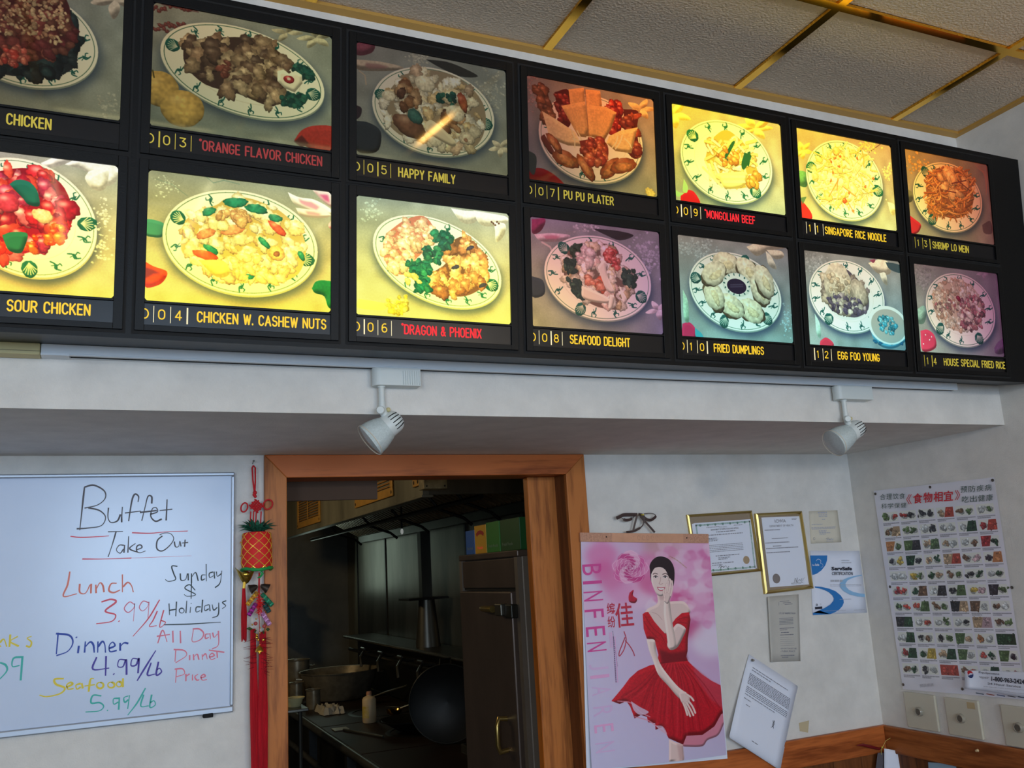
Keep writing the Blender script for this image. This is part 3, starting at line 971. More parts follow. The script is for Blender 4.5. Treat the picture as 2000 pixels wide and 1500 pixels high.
        C.region([(1070, 490), (1150, 480), (1195, 510), (1190, 580), (1130, 600), (1090, 560)], 40, 19, [(184, 78, 50), (160, 60, 40), (206, 110, 70)], gloss=.35, under=(130, 50, 36))
        C.poly([(845, 615), (900, 610), (960, 640), (1005, 690), (920, 685), (850, 665)], (150, 20, 30), sm=1, shade=6)
        C.poly([(840, 530), (880, 560), (870, 640), (840, 600)], (60, 76, 70), sm=1)
        C.blob((1385, 725), 26, (236, 220, 130), .9, 0, .3, .1)
    elif k == 9:
        petals(C, 90, 110, 80, 5, .3, (252, 226, 140))
        petals(C, 490, 180, 80, 6, .2, (248, 226, 130), .7)
        plate(C, 351, 346, 227, 206, 50, lotus=[.75, 3.7], n=14)
        C.region([(270, 240), (340, 190), (400, 220), (470, 300), (510, 420), (480, 465), (380, 480), (320, 450), (250, 350)], 26, 26, CREAM + [(214, 176, 110)], gloss=.2, under=(176, 150, 80))
        for i in range(62):
            a = rng.rand() * 3.14
            c = np.array((375, 350)) + (rng.rand(2) * 2 - 1) * np.array((110, 110))
            L = 30 + rng.rand() * 34
            C.line([c - L / 2 * np.array((math.cos(a), math.sin(a))) + (0, 5), c + L / 2 * np.array((math.cos(a), math.sin(a))) + (0, 5)], 12, (110, 96, 50), .6)
            C.line([c - L / 2 * np.array((math.cos(a), math.sin(a))), c + L / 2 * np.array((math.cos(a), math.sin(a)))], 12, CREAM[i % 4] if i % 3 else (226, 220, 140))
        for p in ([(340, 320), (350, 330), (392, 255), (378, 250)], [(440, 300), (475, 320), (440, 385), (425, 360)], [(350, 330), (372, 320), (360, 340), (345, 345)], [(455, 300), (470, 300), (465, 360), (455, 365)]):
            C.poly(p, (34, 84, 60), sm=1)
        C.region([(300, 300), (360, 280), (430, 310), (400, 360), (330, 370)], 16, 17, [(200, 140, 70), (176, 120, 60)], gloss=.3)
        C.region([(440, 420), (510, 415), (500, 470), (440, 460)], 8, 22, [(206, 150, 70)], gloss=.3)
        C.poly([(300, 405), (440, 395), (450, 430), (430, 470), (350, 480), (320, 440)], (244, 228, 150), sm=1, shade=6)
        for q in ([(250, 350), (300, 440)], [(235, 375), (330, 470)], [(330, 420), (440, 420)], [(340, 445), (440, 445)]):
            C.line(q, 12, (240, 226, 170))
        C.poly([(125, 510), (150, 488), (190, 495), (222, 555), (170, 560), (128, 548)], (190, 30, 40), sm=1, shade=5)
        for p in ([(90, 480), (125, 500), (150, 495), (110, 520)], [(140, 430), (160, 470), (155, 500), (135, 490)]):
            C.poly(p, (150, 190, 140), sm=1)
    elif k == 10:
        C.dots(200, 780, 90, 50, 150, 7, (190, 200, 195))
        lily(C, [(450, 770), (520, 745), (600, 760), (640, 775), (560, 790), (500, 815)], (240, 226, 190))
        lily(C, [(550, 785), (620, 790), (635, 820), (590, 830)], (236, 222, 186))
        lily(C, [(545, 790), (575, 820), (600, 880), (560, 860)], (230, 220, 190))
        plate(C, 395, 992, 228, 196, 50, lotus=[4.95, .65, 1.85, 3.3], n=16)
        C.dots(650, 1130, 24, 80, 60, 5, (190, 210, 210))
        for c, a in (((350, 850), .1), ((462, 890), .5), ((520, 980), 1.2), ((475, 1085), .3), ((375, 1060), .5), ((290, 1010), 1.1), ((290, 900), -.6), ((540, 940), 1.2)):
            C.blob((c[0], c[1] + 7), 74, (120, 100, 70), .68, a, .1, 0)
            C.blob(c, 72, (248, 232, 192), .68, a, .1, .12, edge=.3)
            C.blob((c[0] + 8, c[1] + 10), 36, (240, 218, 168), .5, a, .2, .1, edge=.2)
        C.poly(C.ell(402, 958, 70, 60, 12), (225, 225, 205))
        C.poly(C.ell(402, 955, 62, 52, 10), (246, 240, 220))
        for i in range(14):
            a = i / 14 * 6.28
            C.blob((402 + 62 * math.cos(a), 957 + 50 * math.sin(a) + 10 * math.cos(a)), 6, TEAL, .6, a, .3, 0)
        C.poly(C.ell(402, 965, 48, 38, 8), (34, 22, 50))
        for y in (958, 968):
            C.line([(372, y), (432, y - 2)], 6, (80, 70, 90), .7)
        C.poly([(133, 1150), (165, 1142), (195, 1170), (200, 1215), (135, 1215)], (200, 40, 80), sm=1, shade=5)
        C.poly([(195, 1170), (230, 1200), (235, 1225), (200, 1215)], (60, 150, 160), sm=1)
        lily(C, [(135, 980), (160, 1040), (165, 1140), (140, 1120)], (170, 200, 170))
    elif k == 11:
        petals(C, 730, 290, 50, 6, .2, (250, 222, 130))
        C.line([(1060, 300), (1115, 260)], 4, (90, 80, 60), .8)
        C.dots(1050, 270, 50, 30, 60, 6, (240, 220, 150))
        C.dots(1150, 400, 20, 60, 40, 6, (240, 226, 170))
        lily(C, [(698, 390), (740, 395), (755, 420), (750, 470), (715, 465), (700, 440)], (80, 140, 110))
        plate(C, 937, 438, 190, 197, 42, lotus=[3.3, .1], n=14)
        C.strands(C.ell(930, 420, 150, 150, 30), 190, 34, 6, [(252, 238, 180), (250, 230, 160), (255, 245, 200), (244, 220, 140)])
        C.region(C.ell(900, 420, 120, 130, 30), 12, 20, [(250, 232, 170), (240, 212, 140)], gloss=.3)
        for c in ((890, 330), (870, 345), (1000, 330), (910, 370), (870, 440), (880, 400), (1080, 430), (940, 540), (980, 590), (915, 320), (960, 500), (1040, 470)):
            C.blob(c, 9, (180, 110, 60), .6, rng.rand() * 3, .3, .2)
        for q in ([(905, 430), (900, 490)], [(930, 470), (995, 520)], [(950, 540), (985, 600)], [(860, 520), (905, 440)]):
            C.line(q, 5, (190, 120, 70), .9)
        C.blob((938, 540), 14, (200, 90, 50), .8, 0, .2, .3)
        C.poly([(710, 525), (745, 560), (775, 605), (770, 635), (715, 625)], (190, 36, 34), sm=1, shade=5)
        C.poly([(715, 525), (750, 520), (730, 560)], (50, 90, 80), .8)
        lily(C, [(1150, 545), (1185, 560), (1185, 610), (1165, 600)], (240, 230, 180))
    elif k == 12:
        C.dots(790, 860, 60, 60, 150, 7, (190, 195, 190))
        lily(C, [(1055, 850), (1120, 830), (1165, 860), (1160, 905), (1100, 900)], (242, 226, 190))
        lily(C, [(1060, 835), (1090, 832), (1080, 850)], (150, 70, 90))
        lily(C, [(1110, 900), (1140, 900), (1150, 960), (1125, 940)], (232, 226, 196))
        C.poly([(1140, 845), (1210, 860), (1215, 900), (1160, 880)], (60, 80, 84), sm=1)
        plate(C, 949, 1015, 187, 180, 35, lotus=[2.15], n=14)
        C.poly(C.ell(945, 1010, 118, 124, 22), (236, 232, 214))
        C.region([(860, 880), (900, 862), (960, 890), (1000, 940), (1050, 1000), (1055, 1080), (1000, 1118), (940, 1110), (870, 1080), (835, 1000), (830, 920)], 60, 28, [(206, 186, 156), (176, 156, 136), (140, 124, 116)], gloss=.15, under=(90, 80, 90), wob=.3)
        C.blob((905, 950), 82, (240, 224, 190), 1.0, .3, .08, .1, edge=.3)
        C.blob((1010, 1000), 46, (214, 194, 164), 1.3, -.3, .12, .1)
        C.region([(850, 1010), (960, 1000), (1040, 1050), (1040, 1100), (960, 1108), (870, 1075)], 70, 13, [(110, 96, 110), (176, 156, 150), (220, 204, 180), (80, 70, 90)], gloss=.1)
        C.region([(860, 900), (960, 920), (970, 1000), (860, 1010)], 40, 11, [(226, 206, 170), (200, 176, 140)], gloss=.1)
        C.poly([(1060, 1160), (1085, 1230), (1130, 1268), (1190, 1270), (1250, 1225), (1250, 1160)], (90, 170, 186), sm=1, shade=6)
        for q in range(6):
            C.blob((1090 + 26 * q, 1238 + 8 * (q % 2)), 13, (30, 110, 140), .6, 0, .4, 0)
        C.poly(C.ell(1153, 1158, 98, 96, 18), (252, 246, 224))
        C.poly(C.ell(1155, 1162, 86, 84, 16), (196, 180, 160))
        C.region(C.ell(1150, 1158, 50, 44, 14), 50, 10, [(60, 150, 160), (40, 120, 130), (120, 190, 190)], gloss=.3)
        C.poly([(818, 1235), (845, 1218), (878, 1240), (880, 1262), (820, 1258)], (206, 50, 70), sm=1, shade=4)
        lily(C, [(790, 1100), (815, 1150), (820, 1220), (800, 1200)], (180, 210, 190))
    elif k == 13:
        for q in range(9):
            C.line([(1560 + q * 8, 320), (1600 + q * 6, 380), (1640, 400 + q * 14)], 3, (200, 150, 130), .6, sm=4)
        C.dots(1300, 370, 60, 40, 50, 7, (230, 200, 130))
        plate(C, 1449, 522, 171, 172, 35, lotus=[3.9, 2.1], n=14)
        reg = C.ell(1460, 500, 118, 128, 25)
        C.poly(reg, (150, 100, 50))
        C.strands(reg, 330, 24, 6, [(226, 160, 80), (206, 140, 66), (240, 186, 110), (180, 112, 50)])
        C.region([(1420, 400), (1500, 390), (1550, 420), (1520, 520), (1440, 540), (1400, 460)], 15, 24, [(236, 190, 130), (244, 206, 150)], gloss=.3)
        for q in ([(1470, 455), (1540, 440)], [(1500, 440), (1560, 490)], [(1440, 490), (1490, 500)]):
            C.line(q, 5, (120, 60, 40))
        C.poly([(1258, 610), (1285, 630), (1318, 660), (1300, 700), (1262, 695)], (180, 40, 50), sm=1, shade=5)
        lily(C, [(1245, 480), (1275, 500), (1275, 540), (1248, 545)], (110, 120, 100))
        C.poly([(1620, 660), (1660, 640), (1670, 700), (1630, 700)], (80, 50, 60), .7, sm=1)
    elif k == 14:
        C.dots(1330, 920, 50, 60, 130, 7, (180, 180, 180))
        petals(C, 1630, 900, 34, 5, .4, (190, 180, 180))
        lily(C, [(1285, 1090), (1330, 1060), (1345, 1100), (1330, 1150), (1290, 1140)], (150, 190, 170))
        plate(C, 1513, 1082, 172, 182, 38, lotus=[2.3, .9], n=14)
        reg = C.ell(1500, 1060, 125, 130, 25)
        C.region(reg, 330, 10, [(250, 238, 212), (244, 226, 196), (236, 214, 180), (210, 170, 140)], gloss=.1, under=(214, 186, 160), wob=.3)
        C.region([(1520, 1020), (1600, 1010), (1640, 1080), (1620, 1170), (1550, 1190), (1500, 1130)], 130, 11, [(200, 130, 130), (236, 206, 190), (170, 100, 110), (120, 80, 90)], gloss=.15)
        C.region([(1380, 1050), (1480, 1020), (1500, 1090), (1400, 1110)], 26, 8, [(190, 120, 120), (150, 120, 110)], gloss=.1)
        C.blob((1503, 1026), 14, (150, 30, 66), .8, .5, .2, .2)
        C.blob((1560, 1110), 26, (236, 210, 190), .6, .5, .1, .3)
        C.poly([(1315, 1185), (1350, 1180), (1385, 1210), (1390, 1270), (1325, 1285)], (206, 60, 90), sm=1, shade=6)
        for c in ((1340, 1205), (1360, 1230), (1330, 1250), (1370, 1215)):
            C.blob(c, 4, (250, 220, 225), gloss=0)
        lily(C, [(1680, 1270), (1700, 1240), (1740, 1220), (1735, 1290), (1690, 1300)], (130, 100, 130))
    b = box
    C.a = np.clip(C.a, 0, 255)
    C.a = C.a * .7 + np.stack([b(C.a[..., i], 1) for i in range(3)], 2) * .3


# crop window each dish was read in, and the faded tint and painted-in uneven backlight of each transparency at its four corners
CR = {1: (2.1429, (0, 0)), 2: (2.272, (660, 60)), 3: (2.543, (1280, 180)), 4: (3.948, (260, 300))}
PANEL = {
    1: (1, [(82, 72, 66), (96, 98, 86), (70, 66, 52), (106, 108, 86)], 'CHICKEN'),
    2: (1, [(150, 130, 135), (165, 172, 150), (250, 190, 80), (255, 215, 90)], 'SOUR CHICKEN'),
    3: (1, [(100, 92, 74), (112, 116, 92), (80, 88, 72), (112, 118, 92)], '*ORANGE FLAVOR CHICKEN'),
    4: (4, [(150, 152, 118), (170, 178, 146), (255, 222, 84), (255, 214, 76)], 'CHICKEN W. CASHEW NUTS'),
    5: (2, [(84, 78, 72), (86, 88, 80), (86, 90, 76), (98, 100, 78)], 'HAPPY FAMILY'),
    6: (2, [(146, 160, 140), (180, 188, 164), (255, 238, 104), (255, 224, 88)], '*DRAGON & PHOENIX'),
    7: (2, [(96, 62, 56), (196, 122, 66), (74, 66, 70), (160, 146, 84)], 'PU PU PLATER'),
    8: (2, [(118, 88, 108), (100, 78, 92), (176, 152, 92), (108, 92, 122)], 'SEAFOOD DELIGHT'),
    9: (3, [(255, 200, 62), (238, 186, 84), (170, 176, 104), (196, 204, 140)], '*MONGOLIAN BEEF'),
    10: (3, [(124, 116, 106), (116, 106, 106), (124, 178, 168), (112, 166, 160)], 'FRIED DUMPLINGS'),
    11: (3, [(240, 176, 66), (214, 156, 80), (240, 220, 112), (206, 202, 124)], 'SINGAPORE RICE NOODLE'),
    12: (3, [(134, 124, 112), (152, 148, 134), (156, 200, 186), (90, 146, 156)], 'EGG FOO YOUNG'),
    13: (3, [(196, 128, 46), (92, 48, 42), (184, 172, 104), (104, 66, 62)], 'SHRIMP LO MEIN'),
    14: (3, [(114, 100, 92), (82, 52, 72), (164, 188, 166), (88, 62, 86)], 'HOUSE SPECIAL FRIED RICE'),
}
TXT = {3: (388, 629), 4: (384, 637), 5: (777, 889), 6: (783, 940), 7: (1100, 1198), 8: (1112, 1230), 9: (1375, 1474), 10: (1393, 1491), 11: (1610, 1730), 12: (1635, 1717), 13: (1820, 1891), 14: (1842, 1962), 1: (12, 101), 2: (13, 177)}

# ------------------------------------------------------------------ the room
ZC = 3.049
YS = -.66            # face of the soffit
ZS = 2.0885          # underside of the soffit
XL, YB = -3.6, -7.0
DX0, DX1, DZ = .429, 1.316, 2.028


def wallpiece(name, boxes, M=None):
    mb = MB()
    for a, b in boxes:
        mb.box(a, b)
    return struct(mb.build(name, M or M_wall))


wallpiece('wall_front', [((XL, 0, 0), (DX0 - .02, .09, 2.4)), ((DX1 + .02, 0, 0), (XR + .1, .09, 2.4)), ((DX0 - .02, 0, DZ + .02), (DX1 + .02, .09, 2.4))])
wallpiece('wall_soffit', [((XL, YS, ZS), (XR + .0, 0, ZC + .02))])
wallpiece('wall_right', [((XR, YB, 0), (XR + .1, 0, ZC + .1))])
wallpiece('wall_left', [((XL - .1, YB, 0), (XL, .12, ZC + .1))])
wallpiece('floor', [((XL - .1, YB - .1, -.1), (4.2, 6.6, 0))], M_floor)
# back wall with its three shop windows
zs0, zs1 = 1.2, 2.8
bx = [((XL - .1, YB - .1, 0), (XR + .1, YB, zs0)), ((XL - .1, YB - .1, zs1), (XR + .1, YB, ZC + .1))]
edges = [XL - .1]
for x in (-2.45, .2, 1.75):
    edges += [x - .68, x + .68]
edges += [XR + .1]
for i in range(0, 8, 2):
    bx.append(((edges[i], YB - .1, zs0), (edges[i + 1], YB, zs1)))
wallpiece('wall_back', bx)
M_glass = mat('window_glass', (235, 240, 240), .02, trans=1)
for i, x in enumerate((-2.45, .2, 1.75)):
    mb = MB()
    for a, b in (((x - .68, YB - .06, zs0), (x - .64, YB, zs1)), ((x + .64, YB - .06, zs0), (x + .68, YB, zs1)), ((x - .64, YB - .06, zs0), (x + .64, YB, zs0 + .05)), ((x - .64, YB - .06, zs1 - .05), (x + .64, YB, zs1))):
        mb.box(a, b)
    f = struct(mb.build('window_%d' % (i + 1), M_white))
    MB().box((x - .64, YB - .04, zs0 + .05), (x + .64, YB - .03, zs1 - .05)).build('pane', M_glass, f)

# ceiling: slab, lay-in tiles, brass grid
cl = struct(MB().box((XL - .1, YB - .1, ZC + .03), (4.2, .1, ZC + .12)).build('ceiling', M_wall))
gx = [.382 + .6075 * k for k in range(-7, 4)]
gx = [XL] + [x for x in gx if XL + .1 < x < XR - .1] + [XR]
gy = [YS, -1.085] + [-1.085 - 1.219 * k for k in range(1, 5)] + [YB]
tile_mesh = {}
bar = .012
for i in range(len(gx) - 1):
    for j in range(len(gy) - 1):
        x0, x1, y1, y0 = gx[i] + bar, gx[i + 1] - bar, gy[j] - bar, gy[j + 1] + bar
        key = (round(x1 - x0, 3), round(y1 - y0, 3))
        if key not in tile_mesh:
            t = MB().box((-key[0] / 2, -key[1] / 2, 0), (key[0] / 2, key[1] / 2, .012)).build('ceiling_tile', M_tile, None)
            e = .004
            tile_mesh[key] = t.data
            o = t
        else:
            o = bpy.data.objects.new('ceiling_tile', tile_mesh[key])
            COL.objects.link(o)
        o.parent = cl
        o.location = ((x0 + x1) / 2, (y0 + y1) / 2, ZC + .008 + .0015 * random.random())
        o.rotation_euler = (random.uniform(-.002, .002), random.uniform(-.002, .002), 0)
for x in gx[1:-1]:
    MB().box((x - bar, YB, ZC), (x + bar, YS - .0275, ZC + .008)).build('grid_bar', M_gold, cl)
for y in gy[1:-1]:
    for i in range(len(gx) - 1):
        MB().box((gx[i] + bar, y - bar, ZC), (gx[i + 1] - bar, y + bar, ZC + .008)).build('grid_bar', M_gold, cl)
MB().box((XL, YS - .027, ZC - .0005), (XR, YS, ZC + .008)).build('wall_angle', M_goldm, cl)
MB().box((XR - .02, YB, ZC - .0005), (XR, YS - .027, ZC + .008)).build('wall_angle', M_goldm, cl)

# door opening: casing with mitred corners, jambs, half-drawn sliding panel
door = struct(empty('door_1', (DX0, 0, 0)))
cx0, cx1, cz = .377, 1.378, 2.0875
mb = MB()
mb.prism(WF, [(DX0 + .008, DZ - .004), (DX1 - .008, DZ - .004), (cx1, cz), (cx0, cz)], 0, .019)
mb.build('head_casing', M_oakh, door, bevel=.002)
MB().prism(WF, [(cx0, 0), (DX0 + .008, 0), (DX0 + .008, DZ - .004), (cx0, cz)], 0, .0185).build('side_casing', M_oak, door, bevel=.002)
MB().prism(WF, [(DX1 - .008, 0), (cx1, 0), (cx1, cz), (DX1 - .008, DZ - .004)], 0, .0185).build('side_casing', M_oak, door, bevel=.002)
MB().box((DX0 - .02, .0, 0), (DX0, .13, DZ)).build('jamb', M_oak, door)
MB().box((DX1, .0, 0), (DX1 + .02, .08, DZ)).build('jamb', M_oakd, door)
MB().box((DX0 - .02, .0, DZ), (DX1 + .02, .13, DZ + .02)).build('head_jamb', M_oakh, door)
sp = MB().box((1.219, .08, .01), (DX1 + .02, .114, DZ - .001)).build('sliding_panel', M_oak, door, bevel=.002)
M_edge = wood('oak_edge', (196, 110, 40), (150, 78, 26), 'Z')
MB().box((1.2175, .0815, .012), (1.219, .1125, DZ - .003)).build('edge_strip', M_edge, sp)
MB().box((DX0, .13, 1.945), (DX0 + .0, .13, 1.95))
hb = MB().box((DX0 - .03, .132, 1.972), (.735, .15, DZ + .05)).build('header_board', mat('header_dark', (74, 54, 40), .8), door)

# wainscot: rail and boards on both walls
ZR = .944
ZR = EYE - .2441 * D
rl = struct(MB().box((cx1 + .002, -.02, ZR - .088), (XR, 0, ZR)).build('trim_1', M_oakh, bevel=.003))
rr = struct(MB().box((XR - .02, -4.0, ZR - .088), (XR, -.021, ZR)).build('trim_2', M_oaky, bevel=.003))
ba = struct(MB().box((cx1 + .002, -.004, 0), (XR, 0, ZR - .088)).build('trim_3', M_blkd))
for k in range(9):
    x0 = cx1 + .004 + k * .1245
    MB().box((x0, -.012, .01), (x0 + .1225, -.004, ZR - .088)).build('plank', M_oakd, ba, bevel=.0015)
bb = struct(MB().box((XR - .004, -4.0, 0), (XR, -.013, ZR - .088)).build('trim_4', M_blkd))
for k in range(14):
    y0 = -.0135 - k * .1245
    MB().box((XR - .012, y0 - .1225, .01), (XR - .004, y0, ZR - .088)).build('plank', M_oakd, bb, bevel=.0015)

# ------------------------------------------------------------------ the lit menu board
ta, tt = math.radians(.6), math.radians(5.0)
BP = Plane((0, -.8257, 2.1905), (math.cos(ta), math.sin(ta), 0), (math.sin(tt) * math.sin(ta), -math.sin(tt) * math.cos(ta), math.cos(tt)))
board = thing('menu_board', (1.2, -.74, 2.19), 'long black menu board of backlit dish pictures hanging over the doorway', 'sign')
VT, UE = .69, 2.4995
mb = MB()
f0, f1 = -1.55, UE
pts = [BP.P(f0, 0), BP.P(f1, 0), BP.P(f1, VT), BP.P(f0, VT)]
bk = [Vector((p.x, YS - .0005, p.z)) for p in pts]
bk[0].z = bk[1].z = 2.2125
bk[2].z = bk[3].z = pts[2].z
mb.add(pts + bk, [(0, 1, 2, 3), (7, 6, 5, 4), (4, 5, 1, 0), (3, 2, 6, 7), (1, 5, 6, 2), (0, 3, 7, 4)])
mb.build('housing', M_blk, board)
U0, PW, WU = .0405, .3945, .3425
VR = {1: (.4058, .6524), 0: (.071, .3195)}
M_yel = mat('letter_yellow', (252, 204, 36), emit=1)
M_yed = mat('letter_yellow_dim', (190, 172, 56), emit=.9)
M_redl = mat('letter_red', (255, 34, 44), emit=1)
M_redd = mat('letter_red_dim', (150, 40, 38), emit=.9)
M_sepl = mat('letter_divider', (255, 240, 190), emit=1)
M_gls = mat('strip_glass', (9, 9, 14), .3, spec=.3)

for k in range(1, 15):
    col = (k - 1) // 2
    u0 = U0 + (col - 1) * PW
    u1 = u0 + WU
    v0, v1 = VR[k % 2]
    s0, s1 = v0 - .045, v0 - .0045      # name strip window
    gv = MB().pbox(BP, u0 - .021, u1 + .021, v0 - .062, v1 + .026, .0003, .0008, 1)
    gv.build('groove', [M_blk, M_blkd], board)
    mb = MB()
    for a in ((u0 - .016, u0, v0 - .056, v1 + .02), (u1, u1 + .016, v0 - .056, v1 + .02), (u0, u1, v1, v1 + .02), (u0, u1, s1, v0), (u0, u1, v0 - .056, s0)):
        mb.pbox(BP, a[0], a[1], a[2], a[3], .001, .006)
    pn = mb.build('picture_panel', M_blk, board, bevel=.0006)
    cid, cor, name = PANEL[k]
    pn['label'] = 'backlit picture panel of ' + ('sesame chicken' if k == 1 else name.strip('*').lower())
    sc, off = CR[cid]
    C = Cv(520, 372, lambda p, u0=u0, v0=v0, v1=v1: np.stack([(BP.uv(p)[:, 0] - u0) / WU, (BP.uv(p)[:, 1] - v0) / (v1 - v0)], 1), sc, off, NB)
    rng.seed(100 + k)
    dish(k, C)
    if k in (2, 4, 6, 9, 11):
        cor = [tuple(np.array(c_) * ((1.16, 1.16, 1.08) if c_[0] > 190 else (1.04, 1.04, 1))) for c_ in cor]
    g = C.grad(*cor) / np.array(NB, np.float32)  # uneven glow of the backlight, multiplied into the print colours
    lum = C.a / 255
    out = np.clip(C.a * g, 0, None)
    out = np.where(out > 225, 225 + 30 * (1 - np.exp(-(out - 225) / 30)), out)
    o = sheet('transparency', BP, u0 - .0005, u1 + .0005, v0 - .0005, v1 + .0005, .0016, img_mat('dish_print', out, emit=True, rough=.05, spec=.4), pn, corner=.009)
    MB().pbox(BP, u0, u1, s0, s1, .0012, .0016).build('name_strip', M_gls, pn)
    lit = k in (2, 4, 6, 9, 11, 8, 10, 12)
    red = name[0] == '*'
    M = (M_redl if lit else M_redd) if red else (M_yel if lit else M_yed)
    # lettering sits at the lower part of the strip
    px0, px1 = TXT[k]
    ymid = [p for p in (v0 - .024,)][0]
    pv = BP.P(u0, ymid)
    uu = []
    for px in (px0, px1):
        lo, hi = 0, 1500
        for _ in range(30):
            q = BP.uv([(px, (lo + hi) / 2)])[0]
            if q[1] > ymid:
                lo = (lo + hi) / 2
            else:
                hi = (lo + hi) / 2
        uu.append(q[0])
    H = .0215
    nm = name
    U = uu[0]
    wd = uu[1] - uu[0]
    if red:
        MB().lathe(BP.P(U + .003, ymid + H * .46, .0017), BP.n, [(0, .0001), (0, .0028)], 10).build('star_mark', M, pn)
        U += .006
        wd -= .006
        nm = name[1:]
    gothic(nm, BP, U, ymid - H / 2, H, M, pn, 'dish_name', width=wd)
    if col > 0:
        mk = M_yel if lit else M_yed
        if k < 11:
            gothic(')', BP, u0 + .001, ymid - H * .45, H * .9, mk, pn, 'item_number', width=.007, wt=.12)
            for d, x in ((str(k // 10), .0235), (str(k % 10), .0525)):
                gothic(d, BP, u0 + x, ymid - H * .45, H * .9, mk, pn, 'item_number', width=.0125 if d != '1' else .006, wt=.12)
            bars = (.0155, .0445, .073)
        else:
            for d, x in (('1', .0245), (str(k % 10), .0505)):
                gothic(d, BP, u0 + x, ymid - H * .45, H * .9, mk, pn, 'item_number', width=.0125 if d != '1' else .006, wt=.12)
            bars = (.0155, .0445, .073) if k != 14 else (.0155, .0445)
        for q, x in enumerate(bars):
            wide = .0026 if (k + q) % 3 == 0 else .0011
            MB().pbox(BP, u0 + x, u0 + x + wide, ymid - .0155, ymid + .0155, .0018, .0021).build('divider', M_sepl if lit else M_yed, pn)

# ------------------------------------------------------------------ light track, raceway, two spotlights
TY = YS - .0005
tz1 = 2.2075
xr0 = on((80, 680), 1, YS - .03).x
xr1 = on((1869, 752), 1, YS - .03).x
trk = thing('light_track', ((xr0 + xr1) / 2, YS - .015, tz1 - .02), 'long white light track mounted under the black menu board', 'light track')
mb = MB()
zb = on((1000, 722), 1, YS - .03).z
zb = tz1 - .021
mb.box((xr0, TY - .031, zb + .003), (xr1, TY, tz1))
mb.box((xr0, TY - .031, zb), (xr1, TY - .021, zb + .003)).box((xr0, TY - .008, zb), (xr1, TY, zb + .003))
mb.build('track_rail', M_rail, trk, bevel=.0012)
MB().box((xr0 + .05, TY - .021, zb + .0004), (xr1 - .004, TY - .008, zb + .0032)).build('track_slot', M_blkd, trk)
MB().box((xr0 - .0, TY - .0325, zb - .001), (xr0 + .048, TY, zb + .0031)).build('end_cap', M_rail, trk)
rc = thing('cable_raceway', (xr0 - .6, YS - .018, zb), 'cream cable raceway butting against the left end of the white light track', 'cable cover')
MB().box((XL, TY - .036, zb - .002), (xr0 - .001, TY, tz1 - .0005)).build('cover', M_cream, rc, bevel=.002)
MB().box((XL, TY - .0365, zb + .0045), (xr0 - .001, TY - .036, zb + .0055)).build('seam', mat('seam_shadow', (120, 110, 80), .7), rc)


